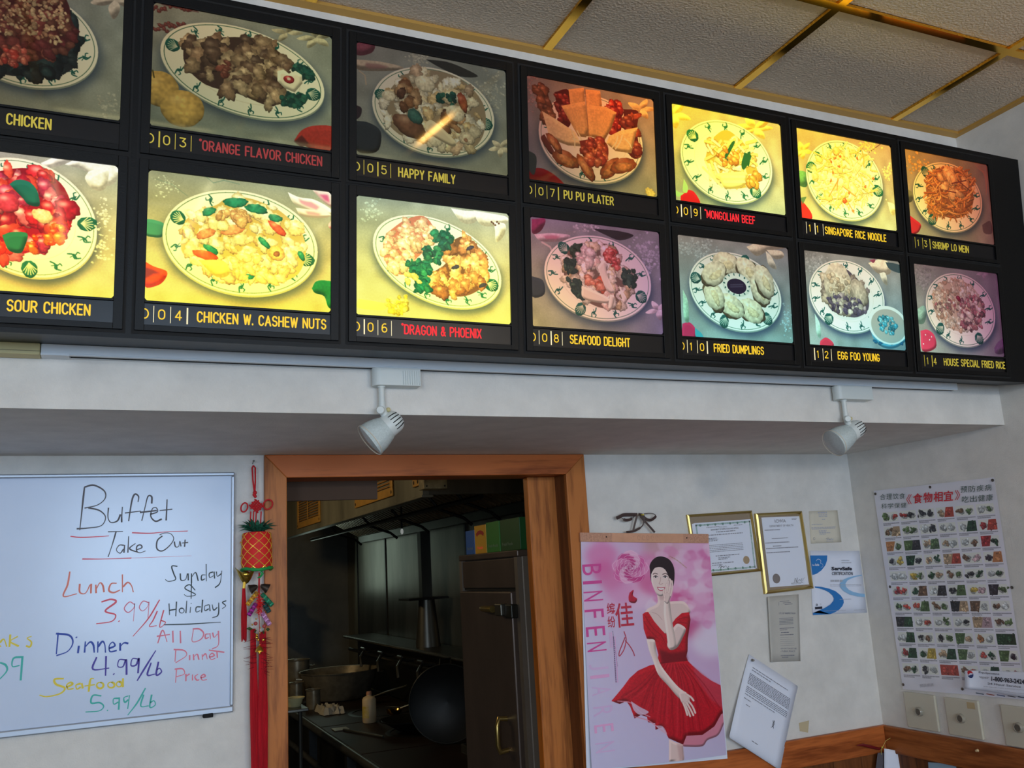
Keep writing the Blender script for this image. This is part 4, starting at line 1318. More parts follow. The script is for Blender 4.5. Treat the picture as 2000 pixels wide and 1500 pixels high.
def spotlight(pbox, pstem, phead, label):
    """pixel anchors are turned into points on a plane through the track"""
    pl = Plane((0, TY - .016, 0), (1, 0, 0), (0, 0, 1))
    (a, b), (c, d) = pl.uv(pbox)
    t = thing('track_spotlight', ((a + c) / 2, TY - .016, b), label, 'spotlight', 'spotlights on the track')
    zt, zl = zb + .0005, d
    L = c - a
    r = .0165
    mb = MB()
    out = []
    for k in range(17):
        an = math.pi / 2 + math.pi * k / 16
        out.append((a + r + r * math.cos(an), r * math.sin(an)))
    pts = [(c, .0165)] + out + [(c, -.0165)]
    HP = Plane((0, TY - .016, zl), (1, 0, 0), (0, -1, 0))
    n = len(pts)
    vs = [Vector((x, TY - .016 - y, zl)) for x, y in pts] + [Vector((x, TY - .016 - y, zt)) for x, y in pts]
    mb.add(vs, [tuple(reversed(range(n, 2 * n))), tuple(range(n))] + [(i, i + n, (i + 1) % n + n, (i + 1) % n) for i in range(n)])
    if 'left' in label:
        for k in range(8):
            x = c - .003 - k * .0052
            mb.box((x - .0016, TY - .0345, zl + .002), (x + .0005, TY - .032, zt - .006))
    mb.build('adapter_box', M_white, t, bevel=.0012)
    (sx, sz), (ex, ez) = pl.uv(pstem)
    y = TY - .016
    MB().lathe((sx, y, zl), (0, 0, -1), [(0, .009), (.003, .009), (.003, .0068), (zl - ez - .012, .0068), (zl - ez - .012, .0074), (zl - ez, .0074)], 18).build('stem', M_white, t, smooth=True)
    (hx, hz), (lx, lz) = pl.uv(phead)
    ax = Vector((lx - hx, .022, lz - hz))
    ln = ax.length * .84
    ax.normalize()
    k0 = Vector((sx, y, ez))
    h0 = Vector((hx, y, hz))
    m1 = h0 + ax * ln * .40
    yk = MB()
    nrm = Vector((0, -1, 0))
    yk.ringtube([k0 + Vector((0, 0, .004)), k0 + Vector((0.002, 0, -.008)), m1 + Vector((-.002, 0, .012))], [.0075, .0085, .0095], 10)
    yk.build('knuckle', M_white, t, smooth=True)
    kb = MB().lathe(k0 + Vector((-.004, -.006, -.006)), (-.45, -1, -.1), [(0, .009), (.009, .009), (.011, .0075), (.0112, .0001)], 16)
    kb.build('knob', M_white, t, smooth=True)
    MB().ball(k0 + Vector((.013, -.004, -.004)), .0052, 10).build('pivot_screw', M_cream, t, smooth=True)
    R1 = .0255
    q = ln
    prof = [(0, .0001), (.001, R1 * .35), (q * .04, R1 * .62), (q * .10, R1 * .84), (q * .18, R1 * .96), (q * .28, R1), (q * .46, R1 * 1.02), (q * .47, R1 * .98)]
    hd = MB().lathe(h0, ax, prof, 32).build('lamp_housing', M_white, t, smooth=True)
    # vent slots as dark raised-in grooves following the cap
    up = Vector((0, -1, 0))
    side = ax.cross(up).normalized()
    for s_ in range(5):
        ang = math.radians(-38 + 19 * s_) if True else 0
        mbs = MB()
        dirv = (up * math.cos(ang) + side * -math.sin(ang) * 1.0)
        path = []
        for j in range(7):
            f = q * (.10 + .26 * j / 6)
            rr = np.interp(f, [p[0] for p in prof], [p[1] for p in prof])
            path.append(h0 + ax * f + dirv * (rr + .0001))
        mbs.ringtube(path, .0011, 6)
        mbs.build('vent_slot', M_blkd, hd)
    R2 = .0385
    prof2 = [(q * .45, R1 * 1.03), (q * .50, R1 * 1.12), (q * .62, R2 * .84), (q * .78, R2 * .94), (q * .95, R2 * .99), (q, R2), (q * 1.005, R2 * .96), (q * 1.02, R2 * .8), (q * 1.06, R2 * .4), (q * 1.07, .0001)]
    M_sh = mat('prismatic_glass', (196, 208, 208), .12, var=.15, vscale=300, bump=.35, bscale=2200, spec=.8)
    MB().lathe(h0, ax, prof2, 40).build('reflector_bulb', M_sh, t, smooth=True)
    rim = [h0 + ax * q + (Vector((0, -1, 0)) * math.cos(a_) + side * math.sin(a_)) * R2 for a_ in np.linspace(0, 2 * math.pi, 36, endpoint=False)]
    MB().ringtube(rim, .0012, 6, closed=True).build('rim', mat('bulb_rim', (206, 196, 180), .3), t, smooth=True)
    return t


spotlight([(727, 757), (818, 757)], [(745, 757), (745, 797)], [(783, 813), (716, 866)], 'white track spotlight with ribbed adapter box, the left one above the wooden doorway')
spotlight([(1631, 783), (1698, 783)], [(1648, 785), (1648, 815)], [(1684, 830), (1630, 870)], 'white track spotlight with smooth adapter box, near the right end of the track')

# ------------------------------------------------------------------ whiteboard
WBP = WF.up(.018)
wb = thing('whiteboard', (-.3, -.01, 1.75), 'whiteboard with handwritten buffet take out prices, left of the doorway', 'whiteboard')
c_tr = WBP.uv([(459, 922)])[0]
c_br = WBP.uv([(456, 1391)])[0]
c_tl = WBP.uv([(0, 925)])[0]
c_bl = WBP.uv([(0, 1443)])[0]
u1 = (c_tr[0] + c_br[0]) / 2
v1 = c_tr[1]
v0 = c_br[1]
u0 = u1 - 1.22
M_wb = mat('whiteboard_enamel', (200, 213, 236), .2, spec=.5, var=.05, vscale=2.5)
M_alu = mat('aluminium_frame', (170, 176, 186), .35, metal=.6)
sheet('writing_surface', WF.up(.012), u0 + .006, u1 - .006, v0 + .008, v1 - .008, 0, M_wb, wb)
MB().pbox(WF, u0 + .003, u1 - .003, v0 + .003, v1 - .003, .001, .0115).build('backing', M_alu, wb)
for a in ((u0, u1, v1 - .010, v1), (u0, u1, v0, v0 + .016), (u0, u0 + .009, v0 + .016, v1 - .010), (u1 - .009, u1, v0 + .016, v1 - .010)):
    MB().pbox(WF, *a, .0005, .018).build('frame_rail', M_alu, wb, bevel=.003)
MB().pbox(WF, u1 - .075, u1 - .05, v0 - .006, v0 + .004, .004, .024).build('tray_clip', M_blkd, wb, bevel=.002)
WSURF = WF.up(.0122)


def ink(strokes, M, nm, wd=.0034, sc=2.727, off=(0, 900), pl=WSURF, par=None, close=()):
    mb = MB()
    for i, st in enumerate(strokes):
        p = np.array(st, float) / sc + np.array(off)
        q = spline(pl.uv(p), 5)
        n = len(q)
        w_ = wd * (.8 + .25 * np.sin(np.linspace(0, 5, n) + i))
        mb.ribbon(pl, q, w_, .0001 + .00003 * (i % 5))
    mb.build(nm, M, par or wb)


K1 = mat('marker_grey', (86, 84, 92), .6)
K2 = mat('marker_black', (52, 66, 74), .6)
R1m = mat('marker_red', (226, 92, 110), .6)
R2m = mat('marker_coral', (228, 128, 112), .6)
R3m = mat('marker_pink', (230, 128, 150), .6)
B1m = mat('marker_blue', (44, 74, 168), .6)
P1m = mat('marker_purple', (74, 62, 160), .6)
Y1m = mat('marker_yellow', (226, 204, 64), .6)
T1m = mat('marker_teal', (64, 178, 168), .6)


def O(x, y, rx, ry=None):
    ry = ry or rx
    return [(x + rx * math.cos(a), y + ry * math.sin(a)) for a in np.linspace(-1.4, 5.1, 11)]


ink([[(450, 140), (440, 230), (425, 370)], [(450, 140), (500, 130), (555, 160), (560, 200), (520, 235), (450, 252)], [(470, 250), (530, 265), (562, 300), (540, 345), (470, 358), (408, 362)],
     [(578, 250), (575, 300), (590, 328), (625, 320), (642, 285)], [(652, 245), (648, 300), (648, 328)], [(735, 220), (738, 190), (718, 178), (702, 215), (685, 322)], [(665, 278), (750, 268)],
     [(808, 228), (808, 192), (788, 190), (772, 250), (755, 320)], [(745, 275), (835, 265)], [(800, 285), (838, 272), (832, 250), (812, 255), (803, 295), (828, 322), (862, 310)], [(890, 205), (885, 318)], [(850, 265), (918, 258)]], K1, 'word_buffet', .0042)
ink([[(575, 378), (655, 376)], [(618, 378), (600, 440), (576, 512)], [(660, 450), (635, 450), (620, 475), (640, 492), (658, 470)], [(664, 448), (660, 490)], [(685, 402), (681, 490)], [(722, 440), (690, 468), (735, 488)],
     [(728, 474), (756, 462), (748, 448), (730, 455), (728, 480), (745, 490), (775, 480)], [(865, 400), (838, 425), (836, 468), (865, 480), (905, 450), (925, 415), (908, 388), (875, 385), (850, 395)], [(928, 430), (935, 458), (952, 455), (958, 428), (964, 456)], [(986, 420), (983, 458)], [(968, 438), (1002, 435)]], K1, 'word_take_out', .0034)
ink([[(375, 402), (430, 408), (520, 404), (580, 400)], [(703, 383), (800, 386), (900, 377), (1000, 374)], [(438, 523), (560, 523), (700, 518)]], R1m, 'underline', .0030)
ink([[(700, 518), (860, 512), (1020, 506)]], R3m, 'underline', .0010)
ink([[(372, 590), (360, 660), (338, 722), (410, 708)], [(425, 655), (425, 700), (455, 705), (480, 660)], [(486, 655), (484, 706)], [(510, 660), (512, 705)], [(512, 685), (532, 650), (548, 665), (554, 700)], [(622, 652), (592, 655), (580, 690), (605, 702), (640, 688)], [(652, 605), (652, 700)], [(655, 672), (680, 648), (700, 665), (710, 700)]], R2m, 'word_lunch', .0042)
ink([[(540, 752), (590, 738), (618, 752), (560, 800), (615, 820), (595, 855), (512, 868)], [(632, 852), (636, 856)]], R1m, 'price_lunch', .0044)
ink([[(715, 765), (690, 752), (662, 785), (682, 808), (712, 785), (718, 762), (710, 855)], [(790, 755), (762, 748), (742, 780), (760, 800), (785, 778), (794, 752), (788, 835)]], R3m, 'price_lunch', .0026)
ink([[(850, 740), (790, 840), (708, 935)], [(838, 800), (815, 850), (795, 882), (835, 878)], [(872, 795), (850, 885), (882, 862), (858, 850)]], R1m, 'price_lunch', .0034)
ink([[(310, 915), (300, 1030)], [(298, 920), (370, 930), (388, 970), (360, 1015), (300, 1038)], [(420, 985), (415, 1025)], [(405, 938), (409, 943)], [(455, 962), (450, 1022)], [(455, 990), (480, 965), (497, 980), (502, 1022)], [(522, 962), (520, 1022)], [(522, 992), (545, 962), (558, 980), (562, 1022)], [(580, 1000), (612, 985), (600, 966), (582, 985), (586, 1016), (622, 1010)], [(640, 970), (640, 1012)], [(640, 990), (660, 970), (684, 973)]], B1m, 'word_dinner', .0046)
ink([[(515, 1045), (495, 1110), (582, 1104)], [(565, 1040), (562, 1145)], [(604, 1134), (608, 1138)], [(665, 1060), (635, 1060), (628, 1095), (655, 1096), (672, 1058), (674, 1140)], [(732, 1055), (705, 1055), (698, 1090), (725, 1087), (740, 1052), (735, 1132)], [(830, 1010), (780, 1090), (730, 1172)], [(805, 1075), (785, 1140), (825, 1136)], [(844, 1070), (832, 1140), (860, 1125), (850, 1105), (836, 1114)]], P1m, 'price_dinner', .0044)
ink([[(945, 562), (915, 562), (925, 600), (935, 632), (898, 642), (880, 632)], [(960, 600), (964, 635), (988, 632), (998, 600)], [(1002, 600), (1003, 637)], [(1020, 600), (1020, 650)], [(1020, 620), (1042, 595), (1056, 640)], [(1095, 608), (1075, 610), (1074, 635), (1093, 628)], [(1098, 550), (1099, 642)], [(1135, 592), (1115, 600), (1117, 622), (1137, 612)], [(1140, 590), (1143, 627)], [(1152, 590), (1158, 615), (1180, 600)], [(1181, 585), (1172, 650), (1145, 676)]], K2, 'word_sunday', .0032)
ink([[(1040, 690), (1010, 660), (985, 680), (1042, 712), (1000, 722), (980, 712)], [(1020, 640), (1018, 735)]], K2, 'ampersand', .0028)
ink([[(900, 760), (903, 822)], [(940, 750), (936, 828)], [(900, 797), (940, 790)], O(968, 798, 13), [(995, 745), (990, 812)], [(1015, 778), (1012, 810)], [(1018, 758), (1019, 762)], [(1070, 778), (1046, 780), (1045, 805), (1067, 798)], [(1079, 740), (1074, 808)], [(1112, 766), (1090, 775), (1092, 798), (1112, 788)], [(1115, 765), (1119, 801)], [(1130, 765), (1138, 795), (1158, 780)], [(1165, 755), (1162, 820), (1130, 836)], [(1205, 745), (1185, 755), (1202, 772), (1183, 788)]], K2, 'word_holidays', .0032)
ink([[(872, 873), (1000, 870), (1100, 864), (1176, 860)]], K2, 'underline', .0030)
ink([[(840, 972), (866, 902), (890, 965)], [(835, 935), (905, 925)], [(920, 905), (922, 968)], [(960, 905), (962, 972)], [(1030, 900), (1024, 962), (1068, 952), (1085, 920), (1062, 896), (1026, 896)], [(1115, 922), (1095, 925), (1095, 946), (1113, 940)], [(1118, 918), (1121, 950)], [(1132, 915), (1140, 940), (1158, 922)], [(1163, 905), (1163, 980), (1130, 1002)]], R3m, 'word_all_day', .0036)
ink([[(936, 1010), (932, 1070)], [(925, 1005), (980, 1010), (992, 1038), (935, 1076)], [(1010, 1035), (1010, 1062)], [(1030, 1030), (1032, 1062)], [(1032, 1045), (1050, 1030), (1060, 1060)], [(1076, 1030), (1078, 1060)], [(1078, 1043), (1095, 1028), (1104, 1057)], [(1115, 1046), (1141, 1038), (1130, 1025), (1115, 1040), (1125, 1058), (1147, 1052)], [(1155, 1015), (1158, 1050)], [(1112, 1008), (1195, 1020)]], R3m, 'word_day_dinner', .0036)
ink([[(940, 1110), (935, 1182)], [(930, 1110), (972, 1108), (982, 1135), (940, 1150)], [(990, 1135), (990, 1174)], [(990, 1148), (1010, 1135)], [(1025, 1138), (1025, 1170)], [(1055, 1136), (1038, 1150), (1048, 1168), (1062, 1166)], [(1070, 1156), (1093, 1148), (1085, 1138), (1070, 1150), (1078, 1168), (1102, 1165)]], R3m, 'word_price', .0036)
ink([[(340, 1160), (292, 1163), (298, 1190), (345, 1210), (320, 1240), (250, 1256), (210, 1248)], [(355, 1206), (386, 1190), (375, 1180), (355, 1195), (362, 1216), (392, 1213)], [(430, 1186), (405, 1195), (410, 1216), (430, 1205)], [(435, 1184), (441, 1213)], [(500, 1160), (482, 1165), (472, 1230)], [(450, 1200), (505, 1192)], O(533, 1196, 18, 16), O(592, 1194, 18, 15), O(634, 1190, 14), [(655, 1158), (654, 1206)]], Y1m, 'word_seafood', .0048)
ink([[(540, 1252), (495, 1250), (486, 1290), (530, 1288), (552, 1308), (528, 1332), (455, 1338)], [(570, 1329), (575, 1331)], [(632, 1265), (605, 1268), (606, 1296), (630, 1285)], [(636, 1260), (632, 1326)], [(684, 1252), (660, 1262), (665, 1286), (684, 1272)], [(690, 1248), (680, 1322)], [(775, 1210), (730, 1290), (680, 1355)], [(765, 1245), (750, 1306), (792, 1305)], [(808, 1245), (798, 1312), (827, 1300), (820, 1278), (801, 1288)]], T1m, 'price_seafood', .0040)
ink([[(-20, 960), (5, 992)], [(-2, 970), (20, 950), (36, 990)], [(55, 925), (50, 992)], [(95, 935), (55, 962), (100, 988)], [(168, 935), (145, 945), (167, 965), (160, 990), (138, 986)]], Y1m, 'word_drinks', .0042)
ink([[(0, 1075), (30, 1088), (36, 1120), (-10, 1172)], [(115, 1045), (72, 1052), (66, 1095), (104, 1090)], [(120, 1040), (110, 1170)]], T1m, 'price_drinks', .0046)

# ------------------------------------------------------------------ hanging pineapple charm
def hp(x, y, h=.03, sc=6.817, off=(450, 880)):
    q = WF.up(h).uv([(x / sc + off[0], y / sc + off[1])])[0]
    return Vector((q[0], -h, q[1]))


A = lambda x, y, h=.03: hp(x, y, h)
B_ = lambda x, y, h=.03: hp(x, y, h, off=(450, 1080))
nl = hp(302, 165, .01)
nail = thing('nail', (nl.x, 0, nl.z), 'small nail in the wall holding up the red pineapple charm', 'nail')
MB().ringtube([(nl.x, 0, nl.z - .001), (nl.x, -.022, nl.z + .004)], .0012, 8).build('shaft', M_steel, nail)
MB().lathe((nl.x, -.022, nl.z + .004), (0, -1, .1), [(0, .0001), (0, .003), (.001, .003), (.001, .0001)], 10).build('head', M_steel, nail)
pa = thing('pineapple_charm', (nl.x, -.03, nl.z - .6), 'red hanging pineapple charm with knots, bells and long tassels beside the doorway', 'ornament')
MB().ringtube([A(305, 200, .020), A(290, 230, .022), A(300, 400, .026), A(318, 540, .03)], .0022, 8).build('cord_loop', M_red, pa, smooth=True)
MB().ringtube([A(305, 200, .020), A(332, 230, .022), A(332, 400, .026), A(326, 540, .03)], .0022, 8).build('cord_loop', M_red, pa, smooth=True)
kn = MB()
kn.ball(A(326, 560), .0058, 10).ball(A(318, 590), .005, 10).ball(A(330, 610), .0045, 10)
kc = A(345, 745)
for i in range(-4, 5):
    for j in range(-4, 5):
        if max(abs(i), abs(j)) <= 2 or (abs(i) + abs(j) <= 4 and False):
            pt = A(345 + (i - j) * 20 + (i + j) * 1.5, 738 + (i + j) * 19, .030 + .0035 * (1 - (abs(i) + abs(j)) / 8))
            d = Vector((1, 0, .9)) if (i + j) % 2 else Vector((1, 0, -.9))
            kn.ringtube([pt - d * .0034, pt + Vector((0, -.0024, 0)), pt + d * .0034], [.0017, .0028, .0017], 8)
kn.build('chinese_knot', M_red, pa, smooth=True)
for cx, cy, rx, ry, a in ((185, 757, 42, 62, .35), (500, 718, 58, 68, .6)):
    pts = [A(cx + rx * math.cos(t) * math.cos(a) - ry * math.sin(t) * math.sin(a), cy + rx * math.cos(t) * math.sin(a) + ry * math.sin(t) * math.cos(a), .03) for t in np.linspace(0, 6.283, 25)[:-1]]
    MB().ringtube(pts, .0021, 7, closed=True).build('knot_ring', M_red, pa, smooth=True)
for x in (262, 300, 335, 400):
    MB().ringtube([A(x + 10, 810), A(x, 1010)], .0018, 6).build('cord', M_red, pa)
# crown of felt leaves
M_leaf = mat('felt_green', (22, 92, 66), .75, var=.35, vscale=60)
random.seed(3)
top = A(352, 1075)
lf = MB()
for i in range(52):
    a = i / 26 * 6.283 + random.uniform(-.1, .1)
    el = random.uniform(.05, .95)
    L = random.uniform(.034, .052)
    dr = Vector((math.cos(a) * math.cos(el * 1.2), math.sin(a) * math.cos(el * 1.2) * .6, math.sin(el * 1.2) * .9))
    o = top + Vector((math.cos(a) * .012, math.sin(a) * .01, 0))
    sd = dr.cross(Vector((0, 0, 1))).normalized() * .0045
    m_, e_ = o + dr * L * .55 + Vector((0, 0, .003)), o + dr * L - Vector((0, 0, .004))
    lf = MB().add([o - sd, o + sd, m_ + sd * 1.1, e_, m_ - sd * 1.1, o + Vector((0, 0, .0015)), m_ + Vector((0, -.001, .003))], [(0, 5, 6, 4), (5, 1, 2, 6), (4, 6, 3), (6, 2, 3)])
    lf.build('leaf', M_leaf, pa)
# body
bt, bb_ = A(350, 1080), B_(352, 235)
ln = (bt - bb_).length
rb = (A(540, 1200) - A(150, 1200)).length / 2
axd = (bb_ - bt).normalized()
prof = [(0, .0001), (0, rb * .5), (ln * .02, rb * .86), (ln * .08, rb * .95), (ln * .3, rb), (ln * .8, rb * 1.02), (ln * .93, rb * .98), (ln * .99, rb * .85), (ln, .0001)]
body = MB().lathe(bt, axd, prof, 36).build('pineapple_body', M_redf, pa, smooth=True)
M_gcord = mat('gold_cord', (250, 206, 80), .3, metal=.45)
x_ = Vector((1, 0, 0))
x_ = (x_ - axd * x_.dot(axd)).normalized()
y_ = axd.cross(x_)
for sgn in (1, -1):
    for k in range(8):
        path = []
        for j in range(17):
            f = .03 + .92 * j / 16
            an = sgn * (f * 3.1) + k * 6.283 / 8
            r = rb * (np.interp(f, [0, .08, .3, .8, .95], [.85, .95, 1, 1.02, .98])) + .0006 + .0008 * abs(math.sin(j * math.pi / 2))
            path.append(bt + axd * ln * f + (x_ * math.cos(an) + y_ * math.sin(an)) * r)
        MB().ringtube(path, [.0006 + .0006 * abs(math.sin(j * 1.57 + .8)) for j in range(17)], 5).build('gold_thread', M_gcord, body)
M_grn = mat('green_ribbon', (24, 158, 78), .5, var=.3, vscale=40)
ring = [bb_ - axd * .004 + (x_ * math.cos(t) + y_ * math.sin(t)) * rb * 1.0 + Vector((0, 0, .002 * math.sin(3 * t))) for t in np.linspace(0, 6.283, 33)[:-1]]
MB().ringtube(ring, [.0042 + .001 * math.sin(i * 2.1) for i in range(32)], 8, closed=True).build('green_band', M_grn, pa, smooth=True)
MB().ringtube([B_(400, 250, .055), B_(430, 275, .056), B_(395, 320, .052), B_(362, 332, .05)], [.004, .0035, .003, .0015], 6).build('ribbon_tail', M_grn, pa, smooth=True)
M_bead = mat('gold_bead', (232, 188, 80), .15, metal=1)
for x, y in ((238, 1308), (135, 1225), (133, 1405)):
    MB().ball(A(x, y, .056 if x > 200 else .03), .0022, 8).build('bead', M_bead, body, smooth=True)
# gold ingot and its tassel, hanging off the left side
ig = MB()
N = 14
vs = []
c0 = B_(205, 290, .04)
sx = (B_(345, 290, .04) - B_(60, 290, .04)).length / 2
for j in range(5):
    f = j / 4
    for i in range(N + 1):
        t = -1 + 2 * i / N
        z = .018 * abs(t) ** 1.6 + .002 - f * (.022 * (1 - abs(t) ** 2.2) + .004)
        dep = .012 * math.sin(math.pi * (1 - f) * .5 + .0) * math.sqrt(max(0, 1 - t * t * .9))
        vs.append(c0 + Vector((t * sx * (1 - .1 * f), -dep, z)))
for j in range(5):
    f = j / 4
    for i in range(N + 1):
        p = vs[j * (N + 1) + i]
        vs.append(Vector((p.x, 2 * c0.y - p.y, p.z)))
H_ = 5 * (N + 1)
fs = []
for base in (0, H_):
    for j in range(4):
        for i in range(N):
            a = base + j * (N + 1) + i
            q = (a, a + 1, a + N + 2, a + N + 1)
            fs.append(q if base else q[::-1])
for i in range(N):
    fs.append((i, i + 1, H_ + i + 1, H_ + i))
M_ing = mat('gold_ingot', (190, 158, 70), .22, metal=.95)
MB().add(vs, fs).build('gold_ingot', M_ing, pa, smooth=True)
MB().ball(B_(205, 285, .045), .011, 12, sc=(1.1, .8, .8)).build('ingot_dome', M_ing, pa, smooth=True)
MB().ringtube([B_(190, 370, .04), B_(180, 470, .04)], [.0036, .0042], 8).build('tassel_binding', M_gcord, pa)


def tassel(name, tp, bt_, r0, r1, n, M, par, dep=.5):
    mb = MB()
    for i in range(n):
        a = random.random() * 6.283
        q = math.sqrt(random.random())
        e = Vector((math.cos(a) * q, math.sin(a) * q * dep, 0))
        f = random.uniform(.82, 1.0)
        p0, p1 = tp + e * r0, tp.lerp(bt_, f) + e * r1
        mid = tp.lerp(bt_, f * .5) + e * (r0 * .3 + r1 * .8) + Vector((random.uniform(-.001, .001), 0, 0))
        mb.ringtube([p0, mid, p1], [.0011, .0012, .0007], 4, cap=False)
    o = mb.build(name, M, par)
    o['kind'] = 'stuff'
    return o


tassel('red_tassel', B_(178, 470, .04), B_(180, 1190, .04), .003, .0065, 60, M_redt, pa)
MB().ringtube([B_(385, 260), B_(382, 400), B_(380, 620)], .0024, 7).build('cord', M_red, pa)
M_bell = mat('dark_bell', (78, 70, 64), .35, metal=.8)
for (a, b), (c, d) in (((360, 440), (270, 440)), ((405, 430), (495, 430))):
    s0_, s1_ = B_(a, b, .04), B_((a * .3 + c * .7), d + 30, .04)
    ax_ = (s1_ - s0_).normalized()
    L = .021
    MB().lathe(s0_, ax_, [(0, .0001), (0, .003), (L * .3, .0075), (L * .7, .0105), (L, .0135), (L * .98, .012), (L * .6, .0001)], 16).build('bell', M_bell, pa, smooth=True)
CC = {'orange': (232, 150, 26), 'purple': (150, 20, 130), 'green': (20, 130, 90), 'dark_green': (12, 60, 58), 'pink': (216, 140, 200)}
for nm, p, q, r in (('orange', (360, 520), (222, 695), .0058), ('green', (415, 545), (560, 700), .0062), ('dark_green', (440, 660), (520, 790), .006), ('purple', (345, 670), (240, 835), .006), ('pink', (420, 790), (525, 960), .006)):
    M = mat('firecracker_' + nm, CC[nm], .5, col2=tuple(int(x * .5) for x in CC[nm]), vscale=170, bump=.5, bscale=500)
    h = .03 if nm == 'dark_green' else .042
    a, b = B_(*p, h), B_(*q, h)
    d = b - a
    fc = MB().ringtube([a, a + d * .04, a + d * .96, b], [r * .8, r, r, r * .8], 12).build('firecracker', M, pa, smooth=True)
    mb = MB()
    for sg in (1, -1):
        mb.ringtube([a + d * (j / 24) + (Vector((0, -1, 0)) * math.cos(sg * j * .9) + d.normalized().cross(Vector((0, -1, 0))) * math.sin(sg * j * .9)) * (r + .0003) for j in range(1, 24)], .0007, 4)
    mb.build('braid', mat('braid_' + nm, tuple(min(255, int(x * 1.25 + 30)) for x in CC[nm]), .5), fc)
    fc['label'] = nm.replace('_', ' ') + ' braided firecracker'
fz = MB()
for i in range(110):
    c = B_(385 + random.gauss(0, 16), 700 + random.gauss(0, 62), .045)
    d = Vector((random.gauss(0, 1), random.gauss(0, 1), random.gauss(0, 1))).normalized() * .008
    fz.ringtube([c - d, c + d], .0006, 3, cap=False)
tag(fz.build('red_fluff', mat('fluff_red', (226, 30, 34), .8), pa), kind='stuff')
MB().ringtube([B_(380, 780), B_(385, 900), B_(390, 1200)], .0010, 5).build('cord', M_red, pa)
M_ll = mat('olive_leaf', (60, 92, 50), .6, var=.3, vscale=60)
for cx, cy, a, L in ((300, 1010, 3.2, 90), (470, 1020, -.1, 60), (350, 1030, 2.2, 60), (420, 1040, .9, 60), (385, 1010, 1.6, 70)):
    p, q = (cx, cy), (cx + L * math.cos(a), cy + L * math.sin(a) * .6)
    mx, my = (p[0] + q[0]) / 2, (p[1] + q[1]) / 2
    MB().add([B_(*p, .045), B_(mx, my - 26, .048), B_(*q, .043), B_(mx, my + 26, .046), B_(mx, my, .052)], [(0, 1, 4), (1, 2, 4), (2, 3, 4), (3, 0, 4)]).build('leaf', M_ll, pa)
for x, y in ((335, 940), (450, 975)):
    MB().ball(B_(x, y, .045), .0052, 10).build('berry', mat('berry_red', (170, 70, 70), .4), pa, smooth=True)
for x, y, r in ((342, 878, .0022), (292, 955, .0024), (400, 995, .002), (350, 1090, .003), (352, 1125, .0044), (440, 1158, .0040), (372, 1158, .0034), (390, 1222, .0018), (395, 1065, .002)):
    MB().ball(B_(x, y, .05), r, 10).build('gold_bead', M_bead, pa, smooth=True)
MB().lathe(B_(385, 1235, .05), (0, 0, -1), [(0, .0001), (.001, .004), (.005, .0075), (.012, .0105), (.015, .011), (.014, .009), (.008, .0001)], 14).build('bell', M_bead, pa, smooth=True)
MB().ball(B_(388, 1330, .05), .004, 8).build('bell_clapper', M_bead, pa, smooth=True)
tassel('red_tassel', B_(300, 1010, .03), B_(340, 3400, .03), .006, .010, 130, M_redt, pa, .4)
tassel('red_tassel', B_(430, 1050, .032), B_(430, 3600, .032), .008, .012, 130, M_redt, pa, .4)
tw = MB()
for i in range(34):
    y = random.uniform(1130, 1600)
    s = random.choice((-1, 1))
    b_ = B_(380 + s * random.uniform(20, 80), y, .035)
    e_ = B_(380 + s * random.uniform(120, 210), y + random.uniform(-30, 70), .04)
    tw.ringtube([b_, e_], [.0008, .0003], 4, cap=False)
tag(tw.build('needle_twigs', mat('twig_red', (120, 14, 26), .6), pa), kind='stuff')

# ------------------------------------------------------------------ pin-up calendar
CP = WF.up(.021)


def qmap(pl, ctl, ctr, cbl, cbr):     # photograph point -> 0..1 across a sheet given by four photograph corners
    src = pl.uv([ctl, ctr, cbl, cbr])
    dst = np.array([(0, 1), (1, 1), (0, 0), (1, 0)], float)
    Aa, bb2 = [], []
    for (x, y), (X, Y) in zip(src, dst):
        Aa += [[x, y, 1, 0, 0, 0, -X * x, -X * y], [0, 0, 0, x, y, 1, -Y * x, -Y * y]]
        bb2 += [X, Y]
    Hh = np.append(np.linalg.solve(np.array(Aa), np.array(bb2)), 1).reshape(3, 3)

    def f(p):
        q = pl.uv(p)
        q = np.c_[q, np.ones(len(q))] @ Hh.T
        return q[:, :2] / q[:, 2:]
    return f, src


def qsheet(name, pl, src, M, par, nx=8, ny=8, bend=None):
    tl, tr, bl, br = src
    vs, uvs = [], []
    for j in range(ny + 1):
        for i in range(nx + 1):
            s, t = i / nx, j / ny
            p = (bl * (1 - s) + br * s) * (1 - t) + (tl * (1 - s) + tr * s) * t
            vs.append(pl.P(p[0], p[1], bend(s, t) if bend else 0))
            uvs.append((s, t))
    fs = [(j * (nx + 1) + i, j * (nx + 1) + i + 1, (j + 1) * (nx + 1) + i + 1, (j + 1) * (nx + 1) + i) for j in range(ny) for i in range(nx)]
    o = MB().add(vs, fs).build(name, M, par, smooth=True)
    ul = o.data.uv_layers.new(name='UVMap')
    for l in o.data.loops:
        ul.data[l.index].uv = uvs[l.vertex_index]
    return o


cal = thing('wall_calendar', (1.6, -.012, 1.5), 'pin-up calendar of a woman in a red dress among pink flowers', 'calendar')
cf, csrc = qmap(CP, (1134, 1058), (1384, 1060), (1152, 1502), (1418, 1474))
C = Cv(620, 1010, cf, 2.778, (1120, 960), (214, 196, 226))
rng.seed(44)
C.a[:] = C.grad((222, 205, 232), (228, 150, 196), (212, 204, 236), (208, 196, 228))
